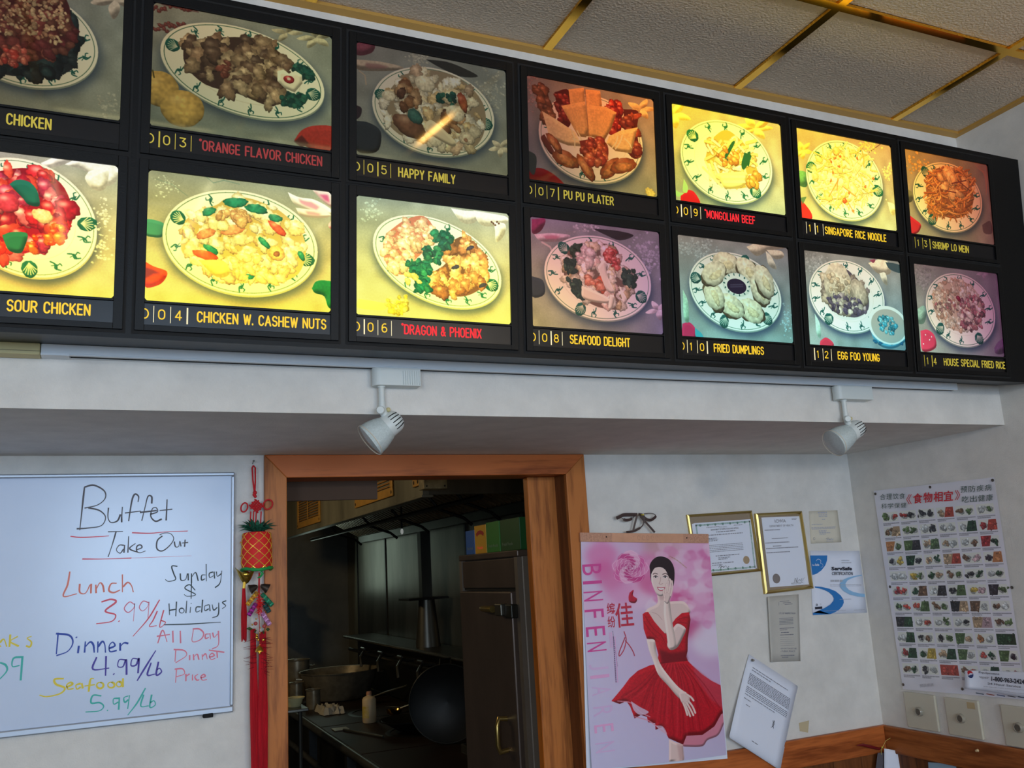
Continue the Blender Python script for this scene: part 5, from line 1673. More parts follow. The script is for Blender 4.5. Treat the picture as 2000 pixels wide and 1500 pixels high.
# background blooms
C.poly([(430, 270), (560, 270), (600, 320), (520, 360), (430, 340), (380, 300)], (170, 130, 110), .8, soft=22)
for (x, y, r, c) in ((150, 350, 90, (236, 120, 180)), (160, 430, 60, (226, 90, 160)), (640, 300, 130, (240, 190, 222)), (700, 420, 120, (236, 150, 200)), (600, 480, 120, (238, 176, 214)), (660, 560, 100, (246, 214, 236)), (480, 330, 90, (226, 170, 190)), (350, 560, 90, (244, 200, 228)), (250, 540, 90, (234, 150, 200)), (700, 620, 90, (232, 150, 196)), (430, 480, 90, (226, 90, 150)), (560, 580, 80, (222, 70, 140)), (200, 470, 70, (228, 120, 176)), (640, 740, 60, (206, 60, 120)), (160, 640, 70, (240, 190, 226)), (90, 600, 70, (236, 190, 226)), (740, 800, 110, (240, 230, 246)), (400, 400, 80, (232, 130, 182))):
    C.poly(C.ell(x, y, r, r * .85, 0), c, .75, soft=16)
for i in range(70):
    x, y = rng.uniform(430, 760), rng.uniform(290, 720)
    a = rng.rand() * 3.1
    r = rng.uniform(20, 60)
    c = np.array([(244, 206, 230), (230, 130, 186), (250, 226, 240), (216, 90, 156), (238, 170, 210)][rng.randint(5)])
    C.poly([(x + r * math.cos(a + t) * (1 if k % 2 else .7), y + r * .7 * math.sin(a + t)) for k, t in enumerate(np.linspace(0, 5.2, 6))], c, .45, soft=3, sm=1)
C.line([(520, 350), (560, 372), (610, 412)], 6, (176, 130, 90), .35, sm=3)
for i in range(46):                    # the round peony
    t = i / 46
    R_ = 88 * (1 - t) + 8
    a = i * 2.4
    x, y = 302 + R_ * .62 * math.cos(a), 412 + R_ * .62 * math.sin(a)
    c = np.array([(244, 150, 200), (230, 100, 170), (250, 186, 220), (214, 60, 140)][i % 4]) * (1 - .12 * t)
    C.poly([(x + R_ * .5 * math.cos(a + s), y + R_ * .42 * math.sin(a + s)) for s in (0, 1.1, 2.2, 3.3, 4.4, 5.4)], c, .85, soft=1, sm=1)
    C.line([(x + R_ * .45 * math.cos(a + s), y + R_ * .38 * math.sin(a + s)) for s in (-.9, 0, .9)], 2.5, (252, 214, 234), .7, sm=3)
C.poly([(300, 545), (322, 530), (318, 560), (340, 578), (330, 600), (300, 595), (294, 570)], (196, 30, 60), sm=1, shade=4)
# the woman
SK, SK2 = (238, 206, 200), (206, 158, 156)
C.poly([(412, 430), (410, 400), (425, 372), (450, 354), (482, 352), (515, 366), (536, 394), (545, 430), (543, 480), (536, 512), (524, 500), (516, 470), (480, 400), (425, 420), (420, 480), (414, 470)], (40, 22, 32), sm=1)
C.poly([(372, 668), (395, 632), (440, 610), (452, 590), (452, 545), (500, 545), (500, 590), (545, 590), (592, 592), (618, 618), (628, 655), (580, 690), (520, 760), (470, 770), (400, 700)], SK, sm=1, shade=6)
C.poly([(455, 552), (500, 552), (492, 585), (462, 582)], SK2, .5, soft=3)
C.line([(420, 650), (450, 662), (474, 690)], 3, SK2, .7, sm=3)
C.poly([(418, 446), (424, 414), (446, 396), (474, 392), (500, 412), (517, 450), (517, 490), (505, 528), (486, 556), (466, 564), (446, 552), (430, 520), (418, 482)], (244, 216, 210), sm=1, shade=4)
C.poly([(418, 446), (424, 412), (450, 392), (478, 390), (505, 412), (524, 450), (526, 478), (514, 462), (496, 424), (470, 408), (440, 412), (426, 430)], (40, 22, 32), sm=1)
C.line([(428, 446), (438, 441), (452, 445)], 4, (90, 60, 60), .8, sm=3)
C.line([(480, 447), (496, 442), (510, 450)], 4, (90, 60, 60), .8, sm=3)
for x in (442, 494):
    C.poly(C.ell(x, 461, 10, 4.5, 0), (250, 244, 244))
    C.poly(C.ell(x, 461, 5, 4.5, 0), (40, 24, 26))
    C.line([(x - 12, 460), (x, 454), (x + 12, 460)], 3, (50, 26, 34), 1, sm=3)
C.line([(470, 462), (466, 485), (460, 496), (470, 500), (480, 496)], 3, SK2, .9, sm=3)
C.poly([(448, 514), (470, 517), (494, 516), (484, 532), (468, 536), (455, 529)], (206, 92, 110), sm=1)
C.poly([(453, 518), (470, 521), (489, 519), (480, 528), (467, 530), (458, 526)], (252, 246, 244), sm=1)
DR, DR2, DR3 = (200, 22, 40), (150, 8, 28), (222, 50, 66)
C.poly([(369, 660), (384, 650), (399, 648), (432, 700), (470, 745), (492, 768), (524, 716), (548, 684), (582, 655), (622, 650), (630, 690), (622, 742), (614, 790), (612, 860), (604, 890), (616, 920), (560, 935), (440, 938), (452, 880), (432, 800), (390, 792), (374, 740)], DR, sm=0, shade=8)
C.poly([(455, 850), (520, 870), (600, 860), (612, 915), (470, 930)], (110, 10, 26), .75, soft=5)
for q in ([(380, 668), (420, 730), (470, 775)], [(376, 700), (410, 750), (450, 790)], [(560, 690), (590, 680), (624, 680)], [(545, 712), (580, 705), (618, 712)], [(470, 775), (500, 830), (560, 850)]):
    C.line(q, 4, DR2, .6, sm=3)
# skirt
sk = [(440, 930), (405, 936), (340, 965), (295, 1005), (262, 1050), (228, 1092), (196, 1130), (240, 1146), (276, 1130), (296, 1160), (318, 1225), (352, 1205), (385, 1216), (390, 1245), (428, 1250), (430, 1286), (470, 1270), (500, 1332), (580, 1368), (600, 1320), (690, 1316), (760, 1270), (798, 1205), (824, 1190), (822, 1110), (806, 1052), (745, 1022), (690, 985), (640, 940), (612, 912)]
C.poly([(585, 1310), (575, 1370), (612, 1380), (690, 1378), (720, 1345), (780, 1320), (812, 1260), (832, 1200), (810, 1180), (765, 1190), (700, 1290)], (226, 130, 150), .9, sm=1, shade=5)
C.poly(sk, DR, sm=0, shade=10)
C.poly([(640, 940), (745, 1022), (806, 1052), (822, 1180), (790, 1160), (740, 1120), (690, 1050), (650, 990)], (206, 84, 104), .55, soft=3)
for i in range(30):
    t = i / 29
    x0 = 460 + t * 140
    x1 = 250 + t * 540
    y1 = [1120, 1200, 1260, 1330, 1300, 1180][min(5, int(t * 6))]
    C.line([(x0, 930), ((x0 * .45 + x1 * .55) + rng.randn() * 8, 1040), (x1, y1 - 12)], rng.uniform(4, 11), (DR2, DR3, DR2)[i % 3], .38, sm=4)
for q in ([(230, 1130), (300, 1140), (350, 1190), (400, 1215)], [(320, 1215), (390, 1235), (440, 1270), (490, 1310)]):
    C.line(q, 6, (232, 150, 170), .8, sm=4)
C.poly([(300, 1130), (345, 1160), (395, 1190), (350, 1205), (315, 1180)], (222, 190, 214), .9, sm=1)
C.poly([(430, 1262), (470, 1268), (492, 1310), (460, 1295)], (226, 190, 214), .8, sm=1)
C.poly([(502, 1338), (540, 1356), (578, 1366), (584, 1440), (582, 1456), (500, 1460)], SK, shade=5)
C.poly([(545, 1360), (578, 1366), (584, 1450), (560, 1456)], SK2, .6, soft=3)
# arms, hands with separate fingers
C.poly([(524, 752), (545, 720), (566, 712), (604, 740), (585, 790), (560, 835), (535, 852), (512, 850), (500, 820)], SK, sm=1, shade=6)
C.poly([(486, 590), (500, 572), (516, 580), (522, 640), (533, 720), (548, 800), (548, 838), (528, 852), (508, 842), (496, 760), (484, 660)], (246, 216, 208), sm=1, shade=6)
C.poly([(484, 590), (488, 545), (500, 520), (524, 512), (530, 540), (518, 580), (505, 605)], SK, sm=1, shade=3)
for q in ([(522, 560), (530, 530), (532, 500), (530, 482)], [(512, 545), (520, 510), (522, 480), (518, 472)], [(503, 540), (508, 505), (510, 484)], [(494, 545), (498, 515), (502, 498)], [(490, 570), (484, 548), (486, 530)]):
    C.line(q, 10, SK2, .8, sm=3)
    C.line(q, 7.5, (248, 220, 212), 1, sm=3)
C.poly([(388, 795), (432, 800), (440, 862), (462, 930), (510, 998), (560, 1055), (604, 1092), (586, 1125), (556, 1110), (500, 1045), (448, 985), (420, 905), (400, 850)], (244, 214, 206), sm=1, shade=6)
C.poly([(560, 1085), (592, 1078), (614, 1100), (622, 1130), (610, 1160), (592, 1160), (570, 1128)], SK, sm=1, shade=4)
for q in ([(605, 1095), (628, 1110), (642, 1128)], [(614, 1130), (636, 1160), (651, 1195)], [(604, 1140), (624, 1175), (640, 1208)], [(594, 1148), (610, 1180), (622, 1213)], [(584, 1140), (596, 1172), (606, 1206)]):
    C.line(q, 12, SK2, .8, sm=3)
    C.line(q, 9, (246, 216, 208), 1, sm=3)
C.a = np.clip(C.a, 0, 255)
M_cal = img_mat('calendar_print', C.a * .97, rough=.35)
bn = lambda s, t: .002 + .012 * math.sin(math.pi * s) * (1 - t) + .010 * (1 - t) ** 2 * (1 - s)
hang_l = lambda s, t: bn(s, t) - .004
qsheet('under_page', CP, csrc + np.array([(0, 0), (0, 0), (-.012, -.004), (.004, -.012)]), M_paper, cal, 10, 12, lambda s, t: .0005 + .004 * math.sin(math.pi * s) * (1 - t))
qsheet('printed_page', CP, csrc, M_cal, cal, 12, 14, bn)
# stiff top strip
tp = WF.up(.010)
q4 = WF.up(.028).uv([(1133, 1040), (1384, 1043), (1134, 1058), (1384, 1061)])
mb = MB().prism(WF, [tuple(q4[2]), tuple(q4[3]), tuple(q4[1]), tuple(q4[0])], .0205, .0275)
M_strip = mat('kraft_strip', (212, 156, 124), .6, var=.12, vscale=30)
st = mb.build('top_strip', M_strip, cal, bevel=.001)
M_str2 = mat('embossed_brown', (170, 118, 96), .6, col2=(212, 160, 130), vscale=190)
for a, b in ((0, .235), (.795, 1)):
    e = lambda s, t: q4[2] * (1 - s) * (1 - t) + q4[3] * s * (1 - t) + q4[0] * (1 - s) * t + q4[1] * s * t
    MB().prism(WF, [tuple(e(a, .02)), tuple(e(b, .02)), tuple(e(b, .98)), tuple(e(a, .98))], .0275, .0280).build('end_patch', M_str2, st)
    MB().lathe(WF.P(*e(a + (b - a) * (.82 if a == 0 else .12), .55), .028), WF.n, [(0, .0001), (0, .0024), (.0008, .0024), (.0008, .0001)], 12).build('eyelet', M_blkd, st)
for k in range(5):
    c = e(.44 + .035 * k, .5)
    MB().ribbon(WF, np.array([(c[0] + .0045 * math.cos(t), c[1] + .0075 * math.sin(t)) for t in np.linspace(0, 5.5, 10)]), .0016, .0278).build('embossed_motif', M_str2, st)
# letters printed down the sheet's left edge
M_pk = mat('print_magenta', (214, 70, 150), .5)
M_pk2 = mat('print_pink_faded', (232, 168, 212), .5)
M_pk3 = mat('print_lilac_faded', (216, 182, 222), .5)
lp = WF.up(.014 + .0035)


def cpt(x, y, h=0.0):
    return WF.up(.021 + .004).uv([(x / 2.778 + 1120, y / 2.778 + 960)])[0]


class BentPlane(Plane):      # follows the curve of the hanging page
    def P(s, u, v, h=0.0):
        q = np.array([u, v])
        tl, tr, bl, br = csrc
        t = (v - bl[1]) / (tl[1] - bl[1])
        l = bl[0] + (tl[0] - bl[0]) * t
        r = br[0] + (tr[0] - br[0]) * t
        sx_ = min(1, max(0, (u - l) / (r - l)))
        return Vector(WF.o + WF.u * u + WF.v * v + WF.n * (.021 + bn(sx_, min(1, max(0, t))) + h))


BPg = BentPlane((0, 0, 0), (1, 0, 0), (0, 0, 1))
for ch, x, y0, y1, M in (('B', 48, 397, 457, M_pk), ('I', 52, 488, 505, M_pk), ('N', 55, 545, 598, M_pk), ('F', 60, 643, 690, M_pk), ('E', 66, 737, 790, M_pk), ('N', 72, 822, 872, M_pk),
                         ('J', 82, 940, 972, M_pk3), ('I', 88, 1000, 1018, M_pk2), ('A', 96, 1060, 1110, M_pk3), ('R', 102, 1170, 1225, M_pk3), ('E', 106, 1268, 1312, M_pk2), ('N', 110, 1365, 1420, M_pk3)):
    a, b = cpt(x + 100, y0), cpt(x, y1)
    # letters lie on their side, reading downwards
    mbt = MB()
    text(ch, Plane((0, 0, 0), (1, 0, 0), (0, 1, 0)), 0, 0, 1, None, None, width=1, h=0, join=mbt)
    mb = MB()
    uu0, uu1 = cpt(x, y0)[0], cpt(x + 102, y0)[0]
    vv0, vv1 = cpt(x, y0)[1], cpt(x, y1)[1]
    mb.add([BPg.P(uu0 + (uu1 - uu0) * q[1], vv0 + (vv1 - vv0) * q[0], .0012) for q in mbt.v], mbt.f)
    mb.build('side_letter', M, cal)
M_cr = mat('print_crimson', (196, 40, 70), .5)


def glyph(s, x0, y0, x1, y1, M, name='headline_character', pl=None, sc=2.778, off=(1120, 960), par=None, h=.0012):
    P_ = pl or BPg
    flat = Plane((0, 0, 0), (1, 0, 0), (0, 1, 0))
    mbt = MB()
    text(s, flat, 0, 0, 1, None, None, width=1, h=0, join=mbt, bold=.01)
    a = P_.uv([(x0 / sc + off[0], y1 / sc + off[1])])[0] if pl else cpt(x0, y1)
    b = P_.uv([(x1 / sc + off[0], y0 / sc + off[1])])[0] if pl else cpt(x1, y0)
    MB().add([P_.P(a[0] + (b[0] - a[0]) * q[0], a[1] + (b[1] - a[1]) * q[1], h) for q in mbt.v], mbt.f).build(name, M, par or cal)


glyph('缤', 182, 602, 222, 668, M_cr)
glyph('纷', 186, 674, 222, 740, M_cr)
glyph('佳', 230, 600, 316, 740, M_cr)


def cink(strokes, M, nm, wd):
    mb = MB()
    for stt in strokes:
        q = spline(WF.up(.025).uv(np.array(stt, float) / 2.778 + np.array((1120, 960))), 5)
        mb.ribbon(BPg, q, wd, .0013)
    mb.build(nm, M, cal)


cink([[(270, 758), (282, 800), (272, 850), (256, 880), (244, 892), (244, 872), (262, 826), (276, 790)], [(276, 808), (300, 836), (318, 868), (326, 892)]], M_cr, 'headline_character', .0028)
M_sm = mat('print_small', (110, 60, 110), .6)
flat = Plane((0, 0, 0), (1, 0, 0), (0, 1, 0))
for s, x, y0, y1, wx, M in (('Best wishes for the new year', 213, 756, 952, 10, M_sm), ('flowers and spring bloom for every day of the year', 226, 960, 1040, 5, M_pk3)):
    mbt = MB()
    text(s, flat, 0, 0, 1, None, None, width=1, h=0, join=mbt)
    a, b = cpt(x, y0), cpt(x + wx, y1)
    MB().add([BPg.P(a[0] + (b[0] - a[0]) * q[1] + .006 * q[0], a[1] + (b[1] - a[1]) * q[0], .0012) for q in mbt.v], mbt.f).build('side_line', M, cal)
for k in range(4):
    mbt = MB()
    x = 192 + 9 * k
    for j in range(26):
        y = 765 + j * 10.5
        if (y < 840 and k < 2) or (y > 780 and k >= 2):
            a, b = cpt(x + j * .5, y), cpt(x + 5 + j * .5, y + 7)
            MB
            mbt.add([BPg.P(a[0], a[1], .0011), BPg.P(b[0], a[1], .0011), BPg.P(b[0], b[1], .0011), BPg.P(a[0], b[1], .0011)], [(3, 2, 1, 0)])
    tag(mbt.build('small_print', M_pk2 if k != 2 else M_sm, cal), kind='stuff')
# ribbon bow hooked over a pin
M_bow = mat('brown_ribbon', (62, 42, 40), .35)
bw = lambda x, y, h=.02: hp(x, y, h, 11.11, (1160, 990))


def band(pts, wd, name):
    mb = MB()
    P_ = [Vector(p) for p in pts]
    vs = []
    for i, p in enumerate(P_):
        w_ = (wd[i] if hasattr(wd, '__len__') else wd) * 2.1
        t = (P_[min(i + 1, len(P_) - 1)] - P_[max(i - 1, 0)]).normalized()
        nn = Vector((-t.z, 0, t.x)) * w_ / 2
        for s in (0, .0006):
            vs += [p - nn + Vector((0, -s, 0)), p + nn + Vector((0, -s - .001, 0))]
    fs = []
    for i in range(len(P_) - 1):
        a = i * 4
        fs += [(a, a + 1, a + 5, a + 4), (a + 2, a + 6, a + 7, a + 3), (a, a + 4, a + 6, a + 2), (a + 1, a + 3, a + 7, a + 5)]
    mb.add(vs, fs).build(name, M_bow, cal)


def sp3(p):
    a = np.array([tuple(q) for q in p])
    return [Vector(x) for x in np.c_[spline(a[:, [0, 1]], 6), spline(a[:, [2, 2]], 6)[:, 0]]]


band(sp3([bw(485, 245), bw(560, 215), bw(640, 175), bw(780, 168), bw(940, 170)]), .0052, 'bow_tail')
band(sp3([bw(600, 245, .022), bw(680, 285, .022), bw(770, 280, .022), bw(840, 235, .022), bw(890, 190, .022)]), [.001] * 3 + [.0042] * 14 + [.001] * 8, 'bow_loop')
band(sp3([bw(960, 160), bw(1050, 180), bw(1110, 250), bw(1220, 290), bw(1310, 240), bw(1345, 195)]), .0042, 'bow_loop')
band(sp3([bw(1345, 195), bw(1310, 160), bw(1210, 140), bw(1080, 152)]), .0012, 'bow_loop')
band(sp3([bw(932, 190), bw(890, 350), bw(850, 510)]), .0030, 'hanging_ribbon')
band(sp3([bw(1000, 200), bw(1090, 300), bw(1200, 420), bw(1318, 555)]), .0032, 'hanging_ribbon')
band(sp3([bw(1080, 230), bw(1085, 320), bw(1040, 420), bw(940, 490), bw(850, 530), bw(700, 548)]), [.0035] * 8 + [.0016] * 7 + [.0034] * 16, 'bow_tail')
pin = thing('push_pin', (bw(952, 190).x, -.005, bw(952, 190).z), 'yellow push pin through the brown ribbon bow above the calendar', 'pin')
M_pin = mat('yellow_pin', (224, 200, 70), .35)
MB().lathe(tuple(bw(952, 185, .0)), (0, -1, 0), [(0, .0008), (.022, .0008), (.022, .0022), (.024, .0030), (.030, .0016), (.034, .0028), (.035, .0001)], 12).build('pin_head', M_pin, pin, smooth=True)


# ------------------------------------------------------------------ two brass-framed certificates
def framed(quad, label, hz, fw=.0125, mirror=0):
    pl = WF.up(hz)
    q = pl.uv(quad)        # tl tr br bl
    c = q.mean(0)
    t = thing('certificate_frame', (c[0], -.005, c[1]), label, 'framed certificate')
    inn = []
    for i in range(4):
        a, b, d = q[i - 1], q[i], q[(i + 1) % 4]
        e1, e2 = (a - b) / np.linalg.norm(a - b), (d - b) / np.linalg.norm(d - b)
        inn.append(b + (e1 + e2) * fw)
    for i in range(4):
        j = (i + 1) % 4
        mb = MB()
        o1, o2, i1, i2 = q[i], q[j], inn[i], inn[j]
        m1, m2 = o1 * .45 + i1 * .55, o2 * .45 + i2 * .55
        P_ = WF.P
        vs = [P_(*o1, 0.0005), P_(*o2, .0005), P_(*o1, hz * .75), P_(*o2, hz * .75), P_(*m1, hz), P_(*m2, hz), P_(*i1, hz * .62), P_(*i2, hz * .62), P_(*i1, .0005), P_(*i2, .0005)]
        mb.add(vs, [(0, 1, 3, 2), (2, 3, 5, 4), (4, 5, 7, 6), (6, 7, 9, 8)])
        mb.build('frame_side', M_brass, t, smooth=True)
    return t, q, inn


def onq(q, s, t):
    tl, tr, br, bl = q
    return (tl * (1 - s) + tr * s) * (1 - t) + (bl * (1 - s) + br * s) * t


def lines(pl, f, rows, M, par, name='text_line', seed=1):
    """rows of tiny print too small to read: (s0,s1,t,height)"""
    r = random.Random(seed)
    mb = MB()
    for s0, s1, t, hh in rows:
        s = s0
        while s < s1:
            w_ = r.uniform(.6, 2.2) * hh * 1.6
            e = min(s1, s + w_)
            a, b, c, d = f(s, t - hh / 2), f(e, t - hh / 2), f(e, t + hh / 2), f(s, t + hh / 2)
            mb.add([pl.P(*d), pl.P(*c), pl.P(*b), pl.P(*a)], [(0, 1, 2, 3)])
            s = e + hh * .5
    return tag(mb.build(name, M, par), kind='stuff')


def qtext(s, pl, f, s0, s1, t0, t1, M, par, name='lettering', h=.0, bold=.0):
    mbt = MB()
    text(s, flat, 0, 0, 1, None, None, width=1, h=0, join=mbt, bold=bold)
    return MB().add([pl.P(*f(s0 + (s1 - s0) * q[0], t1 + (t0 - t1) * q[1]), h) for q in mbt.v], mbt.f).build(name, M, par)


M_grey = mat('print_grey', (120, 120, 132), .7)
M_grey2 = mat('print_pale', (176, 176, 184), .7)
M_seal = mat('gold_seal', (176, 140, 84), .45, metal=.2, bump=.6, bscale=700)
M_seal2 = mat('brown_seal', (112, 92, 84), .5, bump=.6, bscale=700)
M_mat1 = mat('brown_backing', (128, 100, 56), .6)
M_cgl = mat('frame_glass', (250, 250, 250), .05, alpha=.07, spec=.6)
sq = lambda l, sc=4.1667, off=(1300, 960): [(x / sc + off[0], y / sc + off[1]) for x, y in l]
f1, q1, i1 = framed(sq([(180, 188), (706, 154), (782, 648), (262, 700)]), 'wide brass frame with a green-bordered certificate, partly behind the calendar', .012, .0085)
bk = WF.up(.004)
MB().prism(WF, [tuple(p) for p in (i1[3], i1[2], i1[1], i1[0])], .001, .004).build('backing', M_mat1, f1)
ce = sq([(232, 262), (696, 228), (744, 628), (282, 668)])
cq = WF.up(.006).uv(ce)
F1 = lambda s, t: onq(cq, s, t)
M_gr = mat('green_border', (92, 142, 128), .7, col2=(190, 210, 210), vscale=120)
for k in range(3):
    g = np.array([-.012 * (2 - k), -.002 * (2 - k)])
    g = np.array([(-.008 + .004 * k), (.0 + .0008 * k)])
    sh = MB().prism(WF, [tuple(p + g) for p in (cq[3], cq[2], cq[1], cq[0])], .0042 + .0004 * k, .0045 + .0004 * k).build('certificate', M_paper, f1)
bp_ = WF.up(.0055)
mb = MB()
for a in ((.02, .98, .02, .055), (.02, .98, .945, .98), (.02, .045, .02, .98), (.955, .98, .02, .98)):
    mb.add([bp_.P(*F1(a[0], a[3])), bp_.P(*F1(a[1], a[3])), bp_.P(*F1(a[1], a[2])), bp_.P(*F1(a[0], a[2]))], [(0, 1, 2, 3)])
mb.build('green_border', M_gr, f1)
mb = MB()
for k in range(7):
    for tt_ in (.045, .955):
        c = F1(.1 + .13 * k, tt_)
        mb.lathe(bp_.P(*c, .0002), bp_.n, [(0, .0001), (0, .0042)], 12)
mb.build('border_rosette', mat('rosette_green', (70, 120, 104), .7), f1)
qtext('DEPARTMENT OF INSPECTIONS AND APPEALS', bp_, F1, .27, .76, .135, .165, M_ink, f1, 'certificate_heading', .0001, .02)
qtext('FOOD SAFETY', bp_, F1, .42, .56, .095, .118, M_ink, f1, 'certificate_heading', .0001)
rows = [(.2, .42, .095, .012), (.68, .84, .09, .012), (.36, .70, .20, .018), (.2, .82, .255, .018), (.2, .36, .32, .014), (.2, .38, .345, .014), (.2, .36, .37, .014)] + [(.2, .8, .46 + .033 * k, .012) for k in range(5)] + [(.3, .72, .68, .018), (.34, .55, .72, .014), (.34, .5, .75, .014), (.22, .4, .82, .016), (.42, .6, .825, .018), (.22, .4, .86, .014)]
lines(WF.up(.0057), F1, rows, M_grey, f1)
ink([[(430, 622), (440, 606), (455, 605), (445, 620), (468, 608), (470, 620), (490, 604), (500, 618), (515, 608), (512, 616)]], M_ink, 'signature', .0016, 4.1667, (1300, 960), WF.up(.0058), f1)
c = WF.up(.006).uv(sq([(658, 557)]))[0]
MB().lathe(WF.P(c[0], c[1], .0056), WF.n, [(0, .0135), (.0006, .013), (.0008, .010), (.0006, .0095), (.0008, .0001)], 28).build('seal', M_seal, f1, smooth=True)
MB().prism(WF, [tuple(p) for p in (i1[3], i1[2], i1[1], i1[0])], .0068, .0072).build('glass', M_cgl, f1)

f2, q2, i2 = framed(sq([(740, 178), (1116, 158), (1212, 788), (820, 835)]), 'tall tilted brass frame holding a state department certificate, right of the calendar', .016, .0105)
MB().prism(WF, [tuple(p) for p in (i2[3], i2[2], i2[1], i2[0])], .001, .005).build('backing', M_mat1, f2)
cq2 = WF.up(.007).uv(sq([(782, 212), (1092, 200), (1168, 756), (852, 780)]))
F2 = lambda s, t: onq(cq2, s, t)
MB().prism(WF, [tuple(p) for p in (cq2[3], cq2[2], cq2[1], cq2[0])], .005, .0056).build('certificate', M_paper, f2)
bp2 = WF.up(.0058)
qtext('IOWA', bp2, F2, .33, .62, .035, .085, M_grey, f2, 'certificate_heading', 0, .02)
qtext('DEPARTMENT OF HEALTH', bp2, F2, .18, .80, .115, .145, M_grey, f2, 'certificate_heading', 0, .02)
lines(bp2, F2, [(.78, .92, .03, .008), (.78, .9, .045, .008), (.04, .44, .185, .014), (.2, .62, .31, .01), (.02, .64, .37, .014), (.2, .42, .42, .012), (.02, .86, .45, .014), (.02, .62, .51, .014), (.55, .86, .965, .008), (.55, .8, .978, .006)], M_grey, f2)
ink([[(1045, 745), (1055, 705), (1062, 735), (1072, 700), (1068, 740), (1090, 715), (1095, 730), (1110, 705), (1105, 735), (1130, 700)]], M_ink, 'signature', .0014, 4.1667, (1300, 960), WF.up(.006), f2)
c = WF.up(.006).uv(sq([(902, 708)]))[0]
MB().lathe(WF.P(c[0], c[1], .0058), WF.n, [(0, .0165), (.0006, .016), (.0008, .012), (.0006, .0115), (.0008, .0001)], 28).build('seal', M_seal2, f2, smooth=True)
MB().prism(WF, [tuple(p) for p in (i2[3], i2[2], i2[1], i2[0])], .0078, .0082).build('glass', M_cgl, f2)


# ------------------------------------------------------------------ loose papers
def paper(name, quad, label, cat, M, h=.0012, bend=None, nx=6, ny=6, group=None):
    q = WF.up(h).uv(quad)          # tl tr br bl
    c = q.mean(0)
    t = thing(name, (c[0], -h, c[1]), label, cat, group)
    o = qsheet('sheet', WF.up(h), np.array([q[0], q[1], q[3], q[2]]), M, t, nx, ny, bend)
    mod = o.modifiers.new('thickness', 'SOLIDIFY')
    mod.thickness = .0004
    return t, (lambda s, tt_: onq(q, s, tt_))


M_old = mat('cream_paper', (214, 206, 188), .75, var=.05, vscale=12)
M_old2 = mat('grey_paper', (190, 186, 178), .75, var=.06, vscale=12)
t1, G1 = paper('old_permit', sq([(1166, 160), (1398, 152), (1432, 412), (1184, 424)]), 'faded cream permit taped flat on the wall above the blue certificate', 'paper', M_old)
g1 = WF.up(.0017)
lines(g1, G1, [(.3, .62, .06, .05), (.32, .62, .13, .03), (.32, .62, .18, .03), (.42, .54, .27, .02), (.06, .44, .42, .022), (.04, .86, .52, .03), (.06, .84, .56, .02), (.28, .54, .62, .025), (.28, .52, .66, .025), (.3, .66, .69, .025), (.3, .5, .73, .02), (.52, .74, .90, .03), (.5, .72, .95, .02)], M_grey2, t1)
ink([[(1305, 385), (1325, 378), (1335, 392), (1350, 380)]], M_grey, 'signature', .0012, 4.1667, (1300, 960), g1, t1)
MB().ribbon(g1, np.array([WF.uv([((1206 + 8 * math.cos(a)) / 4.1667 + 1300, (385 + 10 * math.sin(a)) / 4.1667 + 960)])[0] for a in np.linspace(0, 6.28, 16)]), .0012, 0).build('seal_ring', M_grey, t1)

t2, G2 = paper('training_certificate', sq([(1176, 482), (1578, 484), (1640, 986), (1196, 1002)]), 'white and blue ServSafe certification sheet', 'certificate', M_paper, .0022, lambda s, t: .0015 * math.sin(s * 6) * t)
g2 = WF.up(.0046)
M_blu = mat('print_blue', (34, 118, 190), .5)
M_blu2 = mat('print_sky', (140, 186, 224), .5)
M_navy = mat('print_black', (34, 34, 50), .5)


def pxpoly(pl, pts, M, name, par, sc=4.1667, off=(1300, 960), sm=True):
    p = np.array(pts, float) / sc + np.array(off)
    q = pl.uv(p)
    MB().add([pl.P(*x) for x in q[::-1]], [tuple(range(len(q)))]).build(name, M, par)


pxpoly(g2, [(1178, 520), (1316, 520), (1314, 560), (1300, 600), (1270, 640), (1232, 668), (1196, 680), (1190, 640)], M_blu, 'corner_emblem', t2)
arc_o = [(1214, 772), (1270, 776), (1330, 790), (1385, 812), (1425, 845), (1448, 880), (1450, 905), (1440, 930), (1415, 960), (1380, 982), (1340, 998)]
arc_i = [(1200, 1003), (1202, 988), (1250, 968), (1300, 945), (1340, 920), (1366, 890), (1370, 870), (1358, 845), (1330, 820), (1290, 800), (1250, 788), (1216, 782)]
pp = np.array(arc_o)
qq = np.array(arc_i[::-1])
mb = MB()
n = 11
oo = WF.up(.0046).uv(pp[:n] / 4.1667 + np.array((1300, 960)))
ii = WF.up(.0046).uv(qq[:n] / 4.1667 + np.array((1300, 960)))
mb.add([g2.P(*x) for x in oo] + [g2.P(*x) for x in ii], [(k, k + n, k + n + 1, k + 1) for k in range(n - 1)])
mb.add([g2.P(*WF.up(.0046).uv([(x / 4.1667 + 1300, y / 4.1667 + 960)])[0]) for x, y in ((1200, 1006), (1340, 998), (1250, 968), (1200, 988))], [(0, 1, 2, 3)])
mb.build('blue_swoosh', M_blu, t2)
oo = np.array([(1598, 678), (1540, 686), (1480, 702), (1440, 722), (1420, 748), (1422, 778), (1450, 810), (1500, 838), (1560, 854), (1624, 858)])
ii = np.array([(1598, 684), (1550, 694), (1510, 708), (1480, 724), (1464, 748), (1468, 775), (1492, 800), (1530, 818), (1575, 828), (1620, 834)])
oo, ii = (WF.up(.0046).uv(a / 4.1667 + np.array((1300, 960))) for a in (oo, ii))
n = 10
MB().add([g2.P(*x) for x in oo] + [g2.P(*x) for x in ii], [(k, k + 1, k + n + 1, k + n) for k in range(n - 1)]).build('pale_swoosh', M_blu2, t2)
g3 = WF.up(.0049)
